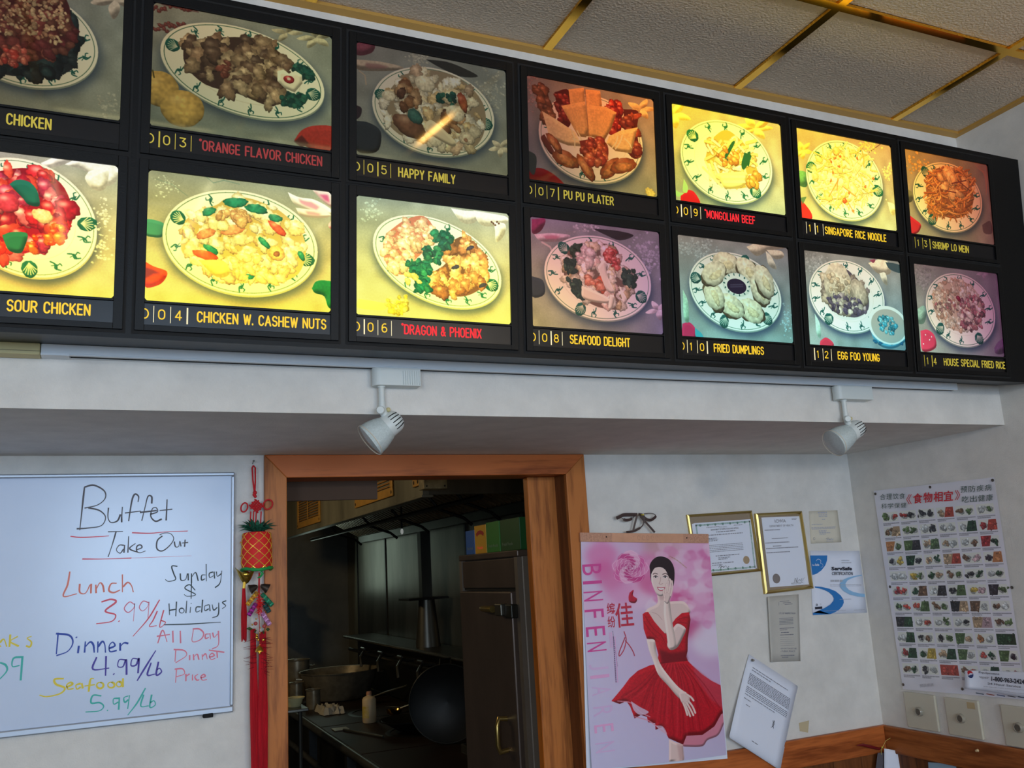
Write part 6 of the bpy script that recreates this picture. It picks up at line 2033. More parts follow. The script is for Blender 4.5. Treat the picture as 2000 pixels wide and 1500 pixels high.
qpx = lambda s, t: WF.up(.0049).uv([(s / 4.1667 + 1300, t / 4.1667 + 960)])[0]
for s, b, M, bo in (('ServSafe', (1350, 1518, 612, 642), M_navy, .045), ('CERTIFICATION', (1354, 1524, 654, 680), M_navy, .01), ('Serv', (1194, 1215, 590, 606), M_paper, .01), ('Safe', (1216, 1250, 586, 606), M_paper, .02)):
    qtext(s, g3, qpx, b[0], b[1], b[2], b[3], M, t2, 'lettering', 0, bo)
ink([[(1225, 565), (1240, 550), (1262, 560), (1262, 585), (1278, 592), (1278, 612), (1262, 615)]], M_paper, 'emblem_outline', .0014, 4.1667, (1300, 960), g3, t2)
lines(g3, lambda s, t: qpx(s, t), [(1410, 1500, 562, 5), (1410, 1520, 578, 5)], M_grey2, t2, seed=2) if False else None
lines(g3, G2, [(.6, .76, .155, .01), (.6, .8, .19, .01), (.36, .60, .48, .03), (.34, .95, .545, .008), (.34, .95, .565, .006), (.5, .72, .775, .008), (.2, .6, .95, .006), (.75, .95, .95, .006)], M_grey2, t2)
for (x, y, M, nm) in ((1232, 922, M_navy, 'black_badge'), (1262, 918, M_grey2, 'grey_badge')):
    c = qpx(x, y)
    MB().lathe(WF.P(c[0], c[1], .0048), WF.n, [(0, .0022), (0, .0038)] if nm == 'black_badge' else [(0, .0018), (0, .0026)], 18).build(nm, M, t2)
a, b = qpx(1216, 940), qpx(1276, 954)
MB().pbox(WF, a[0], b[0], b[1], a[1], .0047, .0049).build('black_badge', M_navy, t2)

t3, G3 = paper('inspection_certificate', sq([(818, 856), (1082, 836), (1098, 1380), (846, 1388)]), 'long curling grey inspection certificate just below the tall brass frame', 'paper', M_old2, .0015, lambda s, t: .008 * (1 - s) ** 5, 10, 6)
g4 = WF.up(.0024)
S3 = lambda s, t: WF.up(.0024).uv([(s / 4.1667 + 1300, t / 4.1667 + 960)])[0]
qtext('CERTIFICATE OF INSPECTION', g4, S3, 856, 1056, 984, 998, M_grey, t3, 'heading', 0, .01)
qtext('THIS REPORT MUST BE', g4, S3, 890, 1066, 1272, 1284, M_grey, t3, 'heading')
qtext('IN A PUBLIC PLACE', g4, S3, 906, 1054, 1292, 1306, M_grey, t3, 'heading')
mb = MB()
for rx, ry, w_ in ((30, 45, .0018), (22, 36, .0008)):
    mb.ribbon(g4, np.array([S3(890 + rx * math.cos(a), 917 + ry * math.sin(a)) for a in np.linspace(0, 6.3, 28)]), w_, 0)
mb.ribbon(g4, np.array([S3(*p) for p in ((878, 938), (886, 905), (898, 892), (905, 905), (890, 930))]), .0012, 0)
mb.build('oval_seal', M_grey, t3)
lines(g4, G3, [(.4, .7, .09, .008), (.5, .75, .115, .008), (.55, .8, .14, .008), (.08, .3, .315, .01)] + [(.08 + .1 * (k % 2 == 0), .8, .35 + .022 * k, .008) for k in range(5)] + [(.08, .82, .50, .01), (.08, .6, .525, .01), (.4, .65, .565, .012), (.1, .8, .60, .012), (.15, .8, .91, .012), (.4, .6, .935, .01)] + [(.08, .82, .64 + .03 * k, .003) for k in range(5)], M_grey, t3)
c3 = lambda x, y: (x / 2.778 + 1120, y / 2.778 + 960)
lt = [c3(*p) for p in ((958, 884), (1222, 1056), (1095, 1500), (828, 1325))]
q = WF.up(.01).uv(lt)
t4 = thing('pinned_letter', (q[:, 0].mean(), -.01, q[:, 1].mean()), 'tilted white typed letter, two sheets pinned by one corner', 'letter')
src = np.array([q[0], q[1], q[3], q[2]])
for k, (g, hh) in enumerate((((.003, -.0045), .002), ((0, 0), .005))):
    o = qsheet('sheet', WF, src + np.array(g), M_paper, t4, 8, 8, lambda s, t, hh=hh: hh + .022 * (1 - t) ** 1.5 + .006 * s * (1 - t))
    m_ = o.modifiers.new('thickness', 'SOLIDIFY')
    m_.thickness = .0004


class LetP(Plane):
    def P(s, u, v, h=0):
        return Vector(WF.P(u[0], u[1], 0)) if False else None


mbl = MB()
r = random.Random(5)
def lp_(s, t):
    p = (src[2] * (1 - s) + src[3] * s) * (1 - t) + (src[0] * (1 - s) + src[1] * s) * t
    return WF.P(p[0], p[1], .005 + .0007 + .022 * (1 - t) ** 1.5 + .006 * s * (1 - t))
rows = [(.12, .85, .88), (.12, .5, .85)] + [(.1, .93, .80 - .017 * k) for k in range(8)] + [(.1, .93, .64 - .02 * k) for k in range(4)] + [(.1, .7, .55), (.1, .24, .50), (.16, .24, .44), (.4, .52, .10)]
for s0_, s1_, t in rows:
    s = s0_
    while s < s1_:
        e = min(s1_, s + r.uniform(.02, .07))
        mbl.add([lp_(s, t), lp_(e, t), lp_(e, t + .0085), lp_(s, t + .0085)], [(0, 1, 2, 3)])
        s = e + .008
tag(mbl.build('typed_line', M_grey, t4), kind='stuff')
mbl = MB()
P2 = [(1062, 1235), (1075, 1240), (1068, 1250), (1085, 1245), (1072, 1262), (1092, 1258), (1075, 1240)]
sg = [(.72 + .03 * math.sin(3 * k), .42 + .05 * math.cos(4.3 * k)) for k in range(9)]
mbl.ringtube([lp_(*p) for p in sg], .0006, 4)
mbl.build('signature', M_ink, t4)
pp_ = WF.uv([c3(960, 914)])[0]
pn_ = thing('push_pin', (pp_[0], -.01, pp_[1]), 'silver push pin at the top corner of the tilted white letter', 'pin')
pz = EYE
MB().lathe((pp_[0], -.003, pp_[1]), (0, -1, 0), [(0, .0012), (.006, .0012), (.006, .0045), (.0075, .0048), (.010, .0025), (.014, .0038), (.0148, .003), (.0148, .0001)], 16).build('pin_head', mat('silver_pin', (190, 190, 190), .15, metal=1), pn_, smooth=True)
q = WF.uv([(1560, 1412), (1580, 1407), (1578, 1431), (1562, 1428)])
tapes = thing('tape_patch', (q[:, 0].mean(), -.0005, q[:, 1].mean()), 'yellowed scrap of tape on the bare wall right of the tilted letter', 'tape')
MB().prism(WF, [tuple(p) for p in q[::-1]], .0003, .0007).build('tape', mat('old_tape', (196, 180, 146), .4), tapes)

# ------------------------------------------------------------------ right wall: food chart, sticker, dimmers
RW = lambda h: WR.up(h)
s4 = lambda l: [(x / 3 + 1690, y / 3 + 900) for x, y in l]
fc = thing('food_chart', (XR - .001, -.35, 1.45), 'laminated chart of paired food pictures with Chinese headings on the right wall', 'poster')
pf, psrc = qmap(RW(.0015), *s4([(50, 176), (756, 96), (222, 1338), (948, 1400)]))
C = Cv(720, 1100, pf, 3, (1690, 900), (222, 220, 232))
rng.seed(9)
C.a += ((noise((C.h, C.w), 60) - .5) * 10)[..., None]
LET = {'g': (84, 116, 62), 'G': (34, 76, 44), 'r': (186, 44, 44), 'R': (206, 66, 50), 'w': (200, 206, 208), 'k': (48, 46, 54), 'y': (206, 172, 56), 'b': (120, 84, 60), 'o': (214, 130, 66), 'p': (200, 160, 170), 'n': (196, 160, 120)}
ROWS = ['gr rk kk nR bg wg', 'bn gg wk ww wG rR', 'og gk ng nw wb rG', 'ky Gk nG nR bp ko', 'ww yg Gn bg kG wG', 'rR Gb wk kg yp kg', 'gR Rg bg kn bw bw', 'kG wR wg wk np bg', 'wG kb kg gn ow GG', 'rG Gy nG gw RG gk', 'bG kw RR bR wG gr']
tl, tr, bl, br = [np.array(p, float) for p in ((98, 310), (762, 252), (226, 1262), (936, 1300))]
colx = [0, .158, .318, .485, .652, .828, 1.0]
for i, row in enumerate(ROWS):
    for j, pr in enumerate(row.split()):
        def cc(a, b):
            s, t = a, b
            return tuple((tl * (1 - s) + tr * s) * (1 - t) + (bl * (1 - s) + br * s) * t)
        a0, a1 = colx[j] + .004, colx[j + 1] - .016
        b0 = i * .0925 + (.0 if i else 0)
        b1 = b0 + .060
        C.poly([cc(a0, b0), cc(a1, b0), cc(a1, b1), cc(a0, b1)], (222, 224, 216))
        cx_ = (a0 + a1) / 2
        for side, ch in enumerate(pr):
            col = np.array(LET[ch], float)
            mode = rng.randint(3)
            if mode == 0 and ch not in 'w':
                e = [(a0, b0), (cx_ + .012, b0), (cx_ - .012, b1), (a0, b1)] if side == 0 else [(cx_ + .012, b0), (a1, b0), (a1, b1), (cx_ - .012, b1)]
                C.poly([cc(*q) for q in e], col * .9)
                for _ in range(9):
                    q = (rng.uniform(a0 + .01, cx_ - .012), rng.uniform(b0 + .006, b1 - .006)) if side == 0 else (rng.uniform(cx_ + .012, a1 - .01), rng.uniform(b0 + .006, b1 - .006))
                    C.blob(cc(*q), 11, np.clip(col * rng.uniform(.7, 1.35), 0, 255), .6, rng.rand() * 3, .3, .2)
            else:
                q = (a0 + (a1 - a0) * (.27 if side == 0 else .73), (b0 + b1) / 2)
                c0 = cc(*q)
                C.blob((c0[0] + 1, c0[1] + 3), 22, (160, 162, 158), .8, 0, .2, 0, edge=.1)
                for _ in range(6):
                    C.blob((c0[0] + rng.randn() * 9, c0[1] + rng.randn() * 7), rng.uniform(8, 15), np.clip(col * rng.uniform(.75, 1.25), 0, 255), .7, rng.rand() * 3, .3, .25)
        for r_ in range(2):
            t = b1 + .008 + .009 * r_
            s = a0
            while s < (a1 if r_ == 0 else a0 + (a1 - a0) * rng.uniform(.4, .95)):
                C.poly([cc(s, t), cc(s + .0045, t), cc(s + .0045, t + .0065), cc(s, t + .0065)], (104, 104, 116), .75)
                s += .0062
C.a = np.clip(C.a, 0, 255)
C.a = C.a * .8 + C.a.mean(2, keepdims=True) * .2
M_ch = img_mat('food_chart_print', C.a, rough=.22, spec=.6)
ps = qsheet('printed_sheet', RW(.0015), psrc, M_ch, fc, 12, 16, lambda s, t: .0012 * (math.sin(9 * s + 3 * t) + 1))
M_hg = mat('heading_green', (44, 78, 66), .6)
M_hr = mat('heading_red', (206, 44, 56), .6)


def rglyph(s, x0, y0, x1, y1, M, bold=.0, h=.0066):
    sl = lambda q: None
    flat_ = Plane((0, 0, 0), (1, 0, 0), (0, 1, 0))
    mbt = MB()
    text(s, flat_, 0, 0, 1, None, None, width=1, h=0, join=mbt, bold=bold)
    pl = RW(h)
    # headings follow the sheet's own slant
    def pt(a, b):
        x = x0 + (x1 - x0) * a
        y = y1 + (y0 - y1) * b - (x1 - x0) * a * .075 - 0
        q = pl.uv([(x / 3 + 1690, y / 3 + 900)])[0]
        return pl.P(q[0], q[1], 0)
    MB().add([pt(q[0], q[1]) for q in mbt.v], mbt.f).build('heading_character', M, fc)


for s, x, y, w_, hh in (('合理饮食', 86, 196, 37, 34), ('科学保健', 94, 252, 37, 30), ('预防疾病', 558, 150, 46, 38), ('吃出健康', 566, 208, 46, 38)):
    for k, ch in enumerate(s):
        rglyph(ch, x + k * w_ * 1.03, y - k * (2 if x < 200 else 3.5), x + k * w_ * 1.03 + w_ * .86, y - k * (2 if x < 200 else 3.5) + hh, M_hg)
for k, ch in enumerate('食物相宜'):
    rglyph(ch, 280 + 60 * k, 192 - 5 * k, 280 + 60 * k + 54, 252 - 5 * k, M_hr, .02)
rglyph('《', 240, 198, 272, 256, M_hr)
rglyph('》', 524, 172, 556, 232, M_hr)
rglyph('预防疾病', 320, 1308, 400, 1328, mat('faint_print', (170, 168, 176), .7), 0)
M_tack = mat('tack_steel', (110, 104, 98), .3, metal=.9)
names = ('upper left corner', 'middle of the top edge', 'upper right corner', 'left edge', 'right edge', 'lower left corner', 'bottom edge')
for (x, y), nm in zip(((60, 194), (381, 154), (747, 114), (146, 738), (860, 742), (223, 1311), (570, 1337)), names):
    q = RW(.003).uv(s4([(x, y)]))[0]
    c = WR.P(q[0], q[1], .0045)
    t = thing('thumb_tack', tuple(c), 'dark metal thumb tack at the %s of the food chart' % nm, 'tack', 'tacks of the food chart')
    MB().lathe(c, WR.n, [(-.001, .0001), (-.001, .0048), (.0004, .0048), (.0012, .0030), (.0016, .0001)], 16).build('tack_cap', M_tack, t, smooth=True)
# curled sticker over the lower right corner
stq = s4([(606, 1226), (1010, 1240), (1010, 1400), (612, 1330)])
sq_ = RW(.006).uv(stq)
stk = thing('phone_sticker', tuple(WR.P(*sq_.mean(0), .006)), 'curling sticker with a printed phone number over the lower right corner of the food chart', 'sticker')
ssrc = np.array([sq_[0], sq_[1], sq_[3], sq_[2]])
bs = lambda s, t: .001 + .018 * max(0, 1 - s * 4) ** 2 + .004 * (1 - t)
o = qsheet('label_sheet', RW(.005), ssrc, M_paper, stk, 16, 6, bs)
o.modifiers.new('thickness', 'SOLIDIFY').thickness = .0004
RS = RW(.0068)
rp = lambda x, y: RS.uv(s4([(x, y)]))[0]


def stext(s, x0, x1, y0, y1, M, nm='sticker_lettering', drop=.10, bold=.02):
    mbt = MB()
    text(s, flat, 0, 0, 1, None, None, width=1, h=0, join=mbt, bold=bold)
    vs = []
    for q in mbt.v:
        X = x0 + (x1 - x0) * q[0]
        a = rp(X, y1 + (y0 - y1) * q[1] + (X - x0) * drop)
        vs.append(RS.P(a[0], a[1], .0028))
    MB().add(vs, mbt.f).build(nm, M, stk)


stext('1-800-963-2424', 742, 936, 1262, 1290, M_navy, bold=.03)
stext('24 Hour Service', 720, 915, 1298, 1310, M_grey)
stext('Equipment', 668, 790, 1232, 1246, M_grey)
stext('repair', 668, 730, 1258, 1276, M_grey2)
for k, (y, x0, x1) in enumerate(((1322, 690, 935), (1334, 650, 850), (1346, 730, 935))):
    stext('lorem ipsum dolor sit amet elit' if False else 'call for help with coolers and fountain machines', x0, x1, y - 3, y + 2, M_grey, 'small_print', .09, 0)
c = rp(633, 1248)
emb = MB()
for nm, a0, a1, M in (('red_half', .2, 3.34, mat('emblem_red', (200, 36, 48), .5)), ('blue_half', 3.34, 6.48, mat('emblem_navy', (36, 60, 120), .5))):
    pts = [RS.P(c[0] + .0115 * math.cos(t), c[1] + .0115 * math.sin(t), .014) for t in np.linspace(a0, a1, 14)]
    if nm == 'red_half':
        pts += [RS.P(c[0] + dx, c[1] + dz, .014) for dx, dz in ((-.006, -.001), (.0, .003), (.006, .0035))]
    else:
        pts += [RS.P(c[0] + dx, c[1] + dz, .014) for dx, dz in ((.006, -.0005), (.0, -.002), (-.006, -.005))]
    MB().add(pts, [tuple(range(len(pts)))]).build(nm, M, stk)
for k in range(5):
    x = 655 + 62 * k
    a, b = rp(x, 1356 + 5.5 * k), rp(x + 48, 1368 + 5.5 * k + 2)
    MB().add([RS.P(a[0], a[1], .006), RS.P(b[0], a[1] - .0015, .006), RS.P(b[0], b[1], .006), RS.P(a[0], b[1] + .0015, .006)], [(0, 1, 2, 3)]).build('strip_block', mat('strip_block', [(70, 90, 110), (150, 70, 60), (60, 80, 120), (90, 90, 96), (50, 60, 80)][k], .5), stk)

M_plate = mat('ivory_plate', (196, 190, 172), .35)
M_knob = mat('clear_knob', (150, 144, 130), .12, spec=.8)
M_knob2 = mat('knob_recess', (92, 86, 76), .4)
s7 = lambda l: [(x / 3.3333 + 1400, y / 3.3333 + 1300) for x, y in l]
for quad, kn_, lab in (([(1212, 172), (1412, 192), (1446, 434), (1246, 400)], (1318, 300), 'ivory dimmer plate nearest the corner, directly above the wood rail'),
                       ([(1480, 208), (1700, 228), (1730, 486), (1512, 446)], (1590, 344), 'ivory dimmer plate with a scrap of brown tape on its upper corner'),
                       ([(1840, 256), (2062, 278), (2096, 560), (1886, 516)], (1966, 404), 'ivory dimmer plate at the right edge of the view')):
    q = RW(.010).uv(s7(quad))
    uu0, uu1 = (q[0][0] + q[3][0]) / 2, (q[1][0] + q[2][0]) / 2
    vv0, vv1 = (q[2][1] + q[3][1]) / 2, (q[0][1] + q[1][1]) / 2
    vv0 = max(vv0, ZR + .0015)
    t = thing('dimmer_switch', tuple(WR.P((uu0 + uu1) / 2, (vv0 + vv1) / 2, .004)), lab, 'light switch', 'dimmer switches above the rail')
    MB().pbox(WR, uu0, uu1, vv0, vv1, .0004, .0105).build('wall_plate', M_plate, t, bevel=.0022)
    c = RW(.013).uv(s7([kn_]))[0]
    kb = MB().lathe(WR.P(c[0], c[1], .0106), WR.n, [(0, .0001), (0, .0150), (.008, .0140), (.0105, .0125), (.0105, .0104), (.0085, .010), (.0085, .0001)], 28).build('knob', M_knob, t, smooth=True)
    MB().lathe(WR.P(c[0], c[1], .0192), WR.n, [(0, .0001), (0, .0099), (.0004, .0098), (.0004, .0001)], 20).build('knob_face', M_knob2, kb)
    if 'brown tape' in lab:
        a = RW(.011).uv(s7([(1625, 236), (1683, 286)]))
        MB().pbox(WR, a[0][0], a[1][0], a[1][1], a[0][1], .0107, .0110).build('tape_scrap', mat('brown_tape', (186, 164, 124), .4), t)
        t.children[-1]['label'] = 'brown tape scrap'

# bits hanging on the corner of the rail
q = on((1722, 1460), 1, -.03)
cr = thing('dried_chili', (q.x, -.03, q.z), 'dark red dried chili hung in the corner of the wood rail', 'chili')
s7p = lambda x, y, d: on((x / 3.3333 + 1400, y / 3.3333 + 1300), 1, -d)
MB().ringtube([s7p(912, 520, .034), s7p(950, 516, .035), s7p(1000, 528, .035), s7p(1055, 542, .034), s7p(1078, 536, .033)], [.001, .0045, .0055, .0045, .0018], 10, flat=.8).build('pod', mat('chili_red', (110, 20, 26), .35), cr, smooth=True)
MB().ringtube([s7p(1078, 536, .033), s7p(1090, 530, .032)], [.0016, .001], 6).build('stalk', M_ll, cr)
tw_ = thing('twist_tie', tuple(s7p(1075, 532, .04)), 'yellow twist tie knotted at the corner of the wood rail', 'twist tie')
mb = MB()
mb.ringtube([s7p(1072, 580, .038), s7p(1070, 545, .04), s7p(1080, 530, .042), s7p(1100, 490, .044), s7p(1162, 452, .046)], .0007, 5)
mb.build('wire', mat('tie_yellow', (206, 196, 110), .5), tw_)
MB().ball(s7p(1076, 532, .041), .0028, 10).build('twist', M_pin, tw_, smooth=True)
pt_ = thing('hanging_paper', tuple(s7p(1180, 640, .05)), 'curled white paper slip hanging in the corner below the twist tie', 'paper')
mb = MB()
vs, N = [], 10
for j in range(9):
    for i in range(N + 1):
        s = i / N
        a = s7p(1090 + 190 * s, 540 + 60 * s ** 1.5 + 25 * j, .045)
        vs.append(a + Vector((0, -.018 * math.sin(math.pi * s), 0)))
fs = [(j * (N + 1) + i, j * (N + 1) + i + 1, (j + 1) * (N + 1) + i + 1, (j + 1) * (N + 1) + i) for j in range(8) for i in range(N)]
o = mb.add(vs, fs).build('sheet', M_paper, pt_, smooth=True)
o.modifiers.new('thickness', 'SOLIDIFY').thickness = .0005
gp = thing('grey_leaflet', tuple(s7p(1060, 620, .04)), 'dark grey leaflet behind the curled white slip in the corner', 'leaflet')
MB().add([s7p(1048, 568, .038), s7p(1088, 568, .038), s7p(1086, 700, .038), s7p(1030, 700, .038), s7p(1048, 568, .034), s7p(1088, 568, .034), s7p(1086, 700, .034), s7p(1030, 700, .034)], [(3, 2, 1, 0), (4, 5, 6, 7), (0, 1, 5, 4), (1, 2, 6, 5), (2, 3, 7, 6), (3, 0, 4, 7)]).build('sheet', mat('dark_leaflet', (96, 92, 98), .4), gp)
bq = RW(.015).uv([(1812, 1489), (1866, 1492), (1872, 1560), (1816, 1556)])
bl_ = thing('blue_leaflet', tuple(WR.P(*bq.mean(0), .015)), 'pale blue leaflet pinned below the rail on the right wall', 'leaflet')
MB().prism(WR, [tuple(p) for p in bq[::-1]], .0128, .0134).build('sheet', mat('leaflet_blue', (150, 176, 196), .4), bl_)
pq = RW(.024).uv([(1908, 1466)])[0]
pn2 = thing('push_pin', tuple(WR.P(*pq, .022)), 'pale push pin stuck in the wood rail under the dimmer plates', 'pin')
MB().lathe(WR.P(pq[0], pq[1], .0202), WR.n, [(0, .0001), (0, .0048), (.002, .0044), (.005, .0024), (.008, .0036), (.009, .0001)], 14).build('pin_head', mat('pale_pin', (206, 176, 130), .35), pn2, smooth=True)

# ------------------------------------------------------------------ kitchen beyond the doorway
M_kw = mat('kitchen_wall', (120, 118, 106), .6, var=.4, vscale=2)
M_soot = mat('soot_steel', (36, 35, 32), .45, metal=.5, var=.5, vscale=4)
M_filt = mat('greasy_filter', (150, 122, 84), .45, metal=.3, var=.5, vscale=20)
M_brs = mat('brass_grille', (214, 160, 74), .45, metal=.35, var=.2, vscale=14)
M_pot = mat('pot_aluminium', (160, 146, 120), .35, metal=.5, var=.4, vscale=14)
XB = 2.12
M_hood = mat('hood_steel', (140, 136, 118), .45, metal=.3, var=.5, vscale=3, stretch=(1, 1, .3))
wallpiece('wall_kitchen_right', [((XB, .09, 0), (XB + .1, 6.4, 3.0))], M_kw)
wallpiece('wall_kitchen_left', [((-1.5, .09, 0), (-1.4, 6.4, 3.0))], M_kw)
wallpiece('wall_kitchen_back', [((-1.5, 6.3, 0), (XB + .1, 6.4, 3.0))], M_kw)
wallpiece('ceiling_kitchen', [((-1.5, .09, 2.9), (XB + .1, 6.4, 3.0))], M_kw)
# stainless wall sheets
for k in range(5):
    s_ = thing('steel_wall_panel', (XB - .01, 1.5 + k * .95, 1.5), 'streaky stainless wall sheet behind the wok range', 'wall panel', 'stainless sheets behind the wok range')
    y0 = 1.1 + k * .95
    MB().box((XB - .012, y0, .9), (XB - .001, y0 + .944, 2.2)).build('sheet', M_steel, s_)
    MB().box((XB - .02, y0 + .93, .9), (XB - .0125, y0 + .957, 2.2)).build('cover_strip', M_steeld, s_)
# range hood
hood = thing('range_hood', (1.7, 3.2, 2.1), 'long stainless range hood with brass air grilles over the kitchen line', 'range hood')
hx, hz, hy0, hy1 = 1.30, 2.095, 1.40, 5.6
MB().box((hx, hy0, hz), (hx + .03, hy1, 2.85)).build('front_face', M_hood, hood)
MB().box((hx - .006, hy0 - .004, hz - .012), (hx + .05, hy1, hz)).build('front_lip', M_hood, hood, bevel=.003)
MB().box((hx + .03, hy0, hz), (XB - .03, hy0 + .02, 2.85)).build('end_face', M_steel, hood)
MB().box((XB - .06, hy0, 2.04), (XB - .022, hy1, 2.10)).build('rear_gutter', M_steeld, hood, bevel=.004)
MB().box((hx + .03, hy0 + .02, 2.55), (XB - .03, hy1, 2.57)).build('plenum', M_soot, hood)
for k in range(58):
    y = hy0 + .05 + k * .072
    MB().hexa([(hx + .12, y, 2.44), (hx + .12, y + .04, 2.44), (XB - .07, y + .04, 2.10), (XB - .07, y, 2.10), (hx + .12, y, 2.46), (hx + .12, y + .04, 2.46), (XB - .07, y + .04, 2.12), (XB - .07, y, 2.12)]).build('filter_slat', M_filt, hood)
for y in (1.75, 2.15, 2.9, 3.6, 4.6):
    MB().ringtube([(hx + .22, y, 2.42), (hx + .24, y, 2.2), (hx + .34, y, 2.08), (hx + .48, y, 2.03), (hx + .53, y, 1.99)], .009, 8).build('curved_pipe', M_soot, hood, smooth=True)
MB().ringtube([(hx + .33, hy0 + .1, 2.09), (hx + .33, hy1, 2.09)], .014, 8).build('gas_pipe', M_soot, hood)
HP_ = Plane((hx, 0, 0), (0, -1, 0), (0, 0, 1))      # facing the aisle


def grille(y0, y1, z0, z1, two=True):
    g = MB()
    a, b = -y1, -y0
    fw = .045
    g.pbox(HP_, a, b, z0, z0 + fw, .001, .010).pbox(HP_, a, b, z1 - fw, z1, .001, .010)
    g.pbox(HP_, a, a + fw, z0 + fw, z1 - fw, .001, .010).pbox(HP_, b - fw, b, z0 + fw, z1 - fw, .001, .010)
    f = g.build('air_grille', M_brs, hood, bevel=.002)
    f['label'] = 'brass air grille'
    n = int((z1 - z0 - 2 * fw) / .018)
    sl = MB()
    for k in range(n):
        z = z0 + fw + .006 + k * .018
        sl.pbox(HP_, a + fw, b - fw, z, z + .007, .002, .007)
    tag(sl.build('louvre', mat('louvre_bronze', (180, 122, 48), .5, metal=.4), f), kind='stuff')
    if two:
        MB().pbox(HP_, (a + b) / 2 - .012, (a + b) / 2 + .012, z0 + fw, z1 - fw, .0075, .011).build('mullion', M_brs, f)
    for y_, z_ in ((a + .02, z0 + .02), (b - .02, z0 + .02), (a + .02, z1 - .02), (b - .02, z1 - .02)):
        MB().lathe(HP_.P(y_, z_, .0105), HP_.n, [(0, .0001), (0, .010), (.002, .0001)], 10).build('screw', M_blkd, f)


gp0 = on((583, 967), 0, hx)
grille(3.62, 4.45, 2.125, 2.39)
grille(1.86, 2.64, 2.135, 2.42)
grille(1.42, 1.52, 2.14, 2.30, False)
jb = thing('junction_box', (1.5, .9, 2.2), 'grease-stained cream junction box beside the hood end', 'electrical box')
a = on((828, 935), 1, 1.2)
b = on((874, 954), 1, 1.2)
MB().box((a.x, 1.2, b.z), (b.x, 1.28, a.z + .08)).build('case', mat('stained_cream', (196, 176, 128), .6, var=.5, vscale=20), jb, bevel=.003)
for x in (a.x + .012, b.x - .012):
    MB().lathe((x, 1.2, b.z + .012), (0, -1, 0), [(0, .0001), (0, .004), (.002, .0001)], 8).build('screw', M_blkd, jb)
MB().ringtube([((a.x + b.x) / 2, 1.24, a.z + .08), ((a.x + b.x) / 2, 1.24, 2.9)], .012, 8).build('conduit', M_soot, jb)

# refrigerator
M_fr = mat('fridge_steel', (108, 92, 82), .34, metal=.35, var=.25, vscale=4, stretch=(1, 1, .3))
M_frs = mat('fridge_side', (128, 116, 104), .5, metal=.3, var=.15, vscale=3)
fr = thing('upright_refrigerator', (1.72, .82, 0), 'tall stainless upright refrigerator standing just inside the doorway', 'refrigerator')
fx, fy0, fy1, ft = 1.35, .52, 1.13, 1.795
MB().box((fx + .03, fy0, .1), (XB - .05, fy1, ft)).build('cabinet', M_frs, fr, bevel=.006)
MB().box((fx + .012, fy0 - .004, ft - .012), (XB - .05, fy1 + .004, ft + .012)).build('top_cap', M_fr, fr, bevel=.004)
MB().box((fx + .014, fy0 + .03, ft - .125), (fx + .03, fy1 - .035, ft - .016)).build('vent_panel', M_fr, fr, bevel=.003)
MB().box((fx + .012, fy0, .1), (fx + .03, fy0 + .028, ft - .013)).build('door_frame', M_frs, fr)
MB().box((fx + .012, fy1 - .03, .1), (fx + .03, fy1, ft - .013)).build('door_frame', M_frs, fr)
MB().box((fx + .022, fy0 + .028, ft - .134), (fx + .03, fy1 - .03, ft - .125)).build('gasket', M_blkd, fr)
dr_ = MB().box((fx - .002, fy0 + .045, .14), (fx + .026, fy1 - .028, ft - .137)).build('door', M_fr, fr, bevel=.006)
hzt = on((985, 1190), 0, fx).z
MB().ringtube([(fx - .004, .86, hzt), (fx - .02, .80, hzt), (fx - .02, .70, hzt)], [.008, .011, .013], 10).build('latch_grip', M_brass, dr_, smooth=True)
MB().box((fx - .03, .60, hzt - .022), (fx, .66, hzt + .022)).build('latch', M_steel, dr_, bevel=.004)
MB().box((fx - .016, .535, hzt - .03), (fx + .012, .595, hzt + .02)).build('hinge', M_steeld, dr_, bevel=.004)
z1_, z2_ = on((995, 1405), 0, fx).z, on((995, 1465), 0, fx).z
MB().ringtube([(fx, .66, z1_), (fx - .035, .66, z1_ + .004), (fx - .045, .655, z1_ - .02), (fx - .045, .655, z2_ + .02), (fx - .035, .66, z2_ - .004), (fx, .66, z2_)], .009, 10).build('pull_handle', M_brass, dr_, smooth=True)
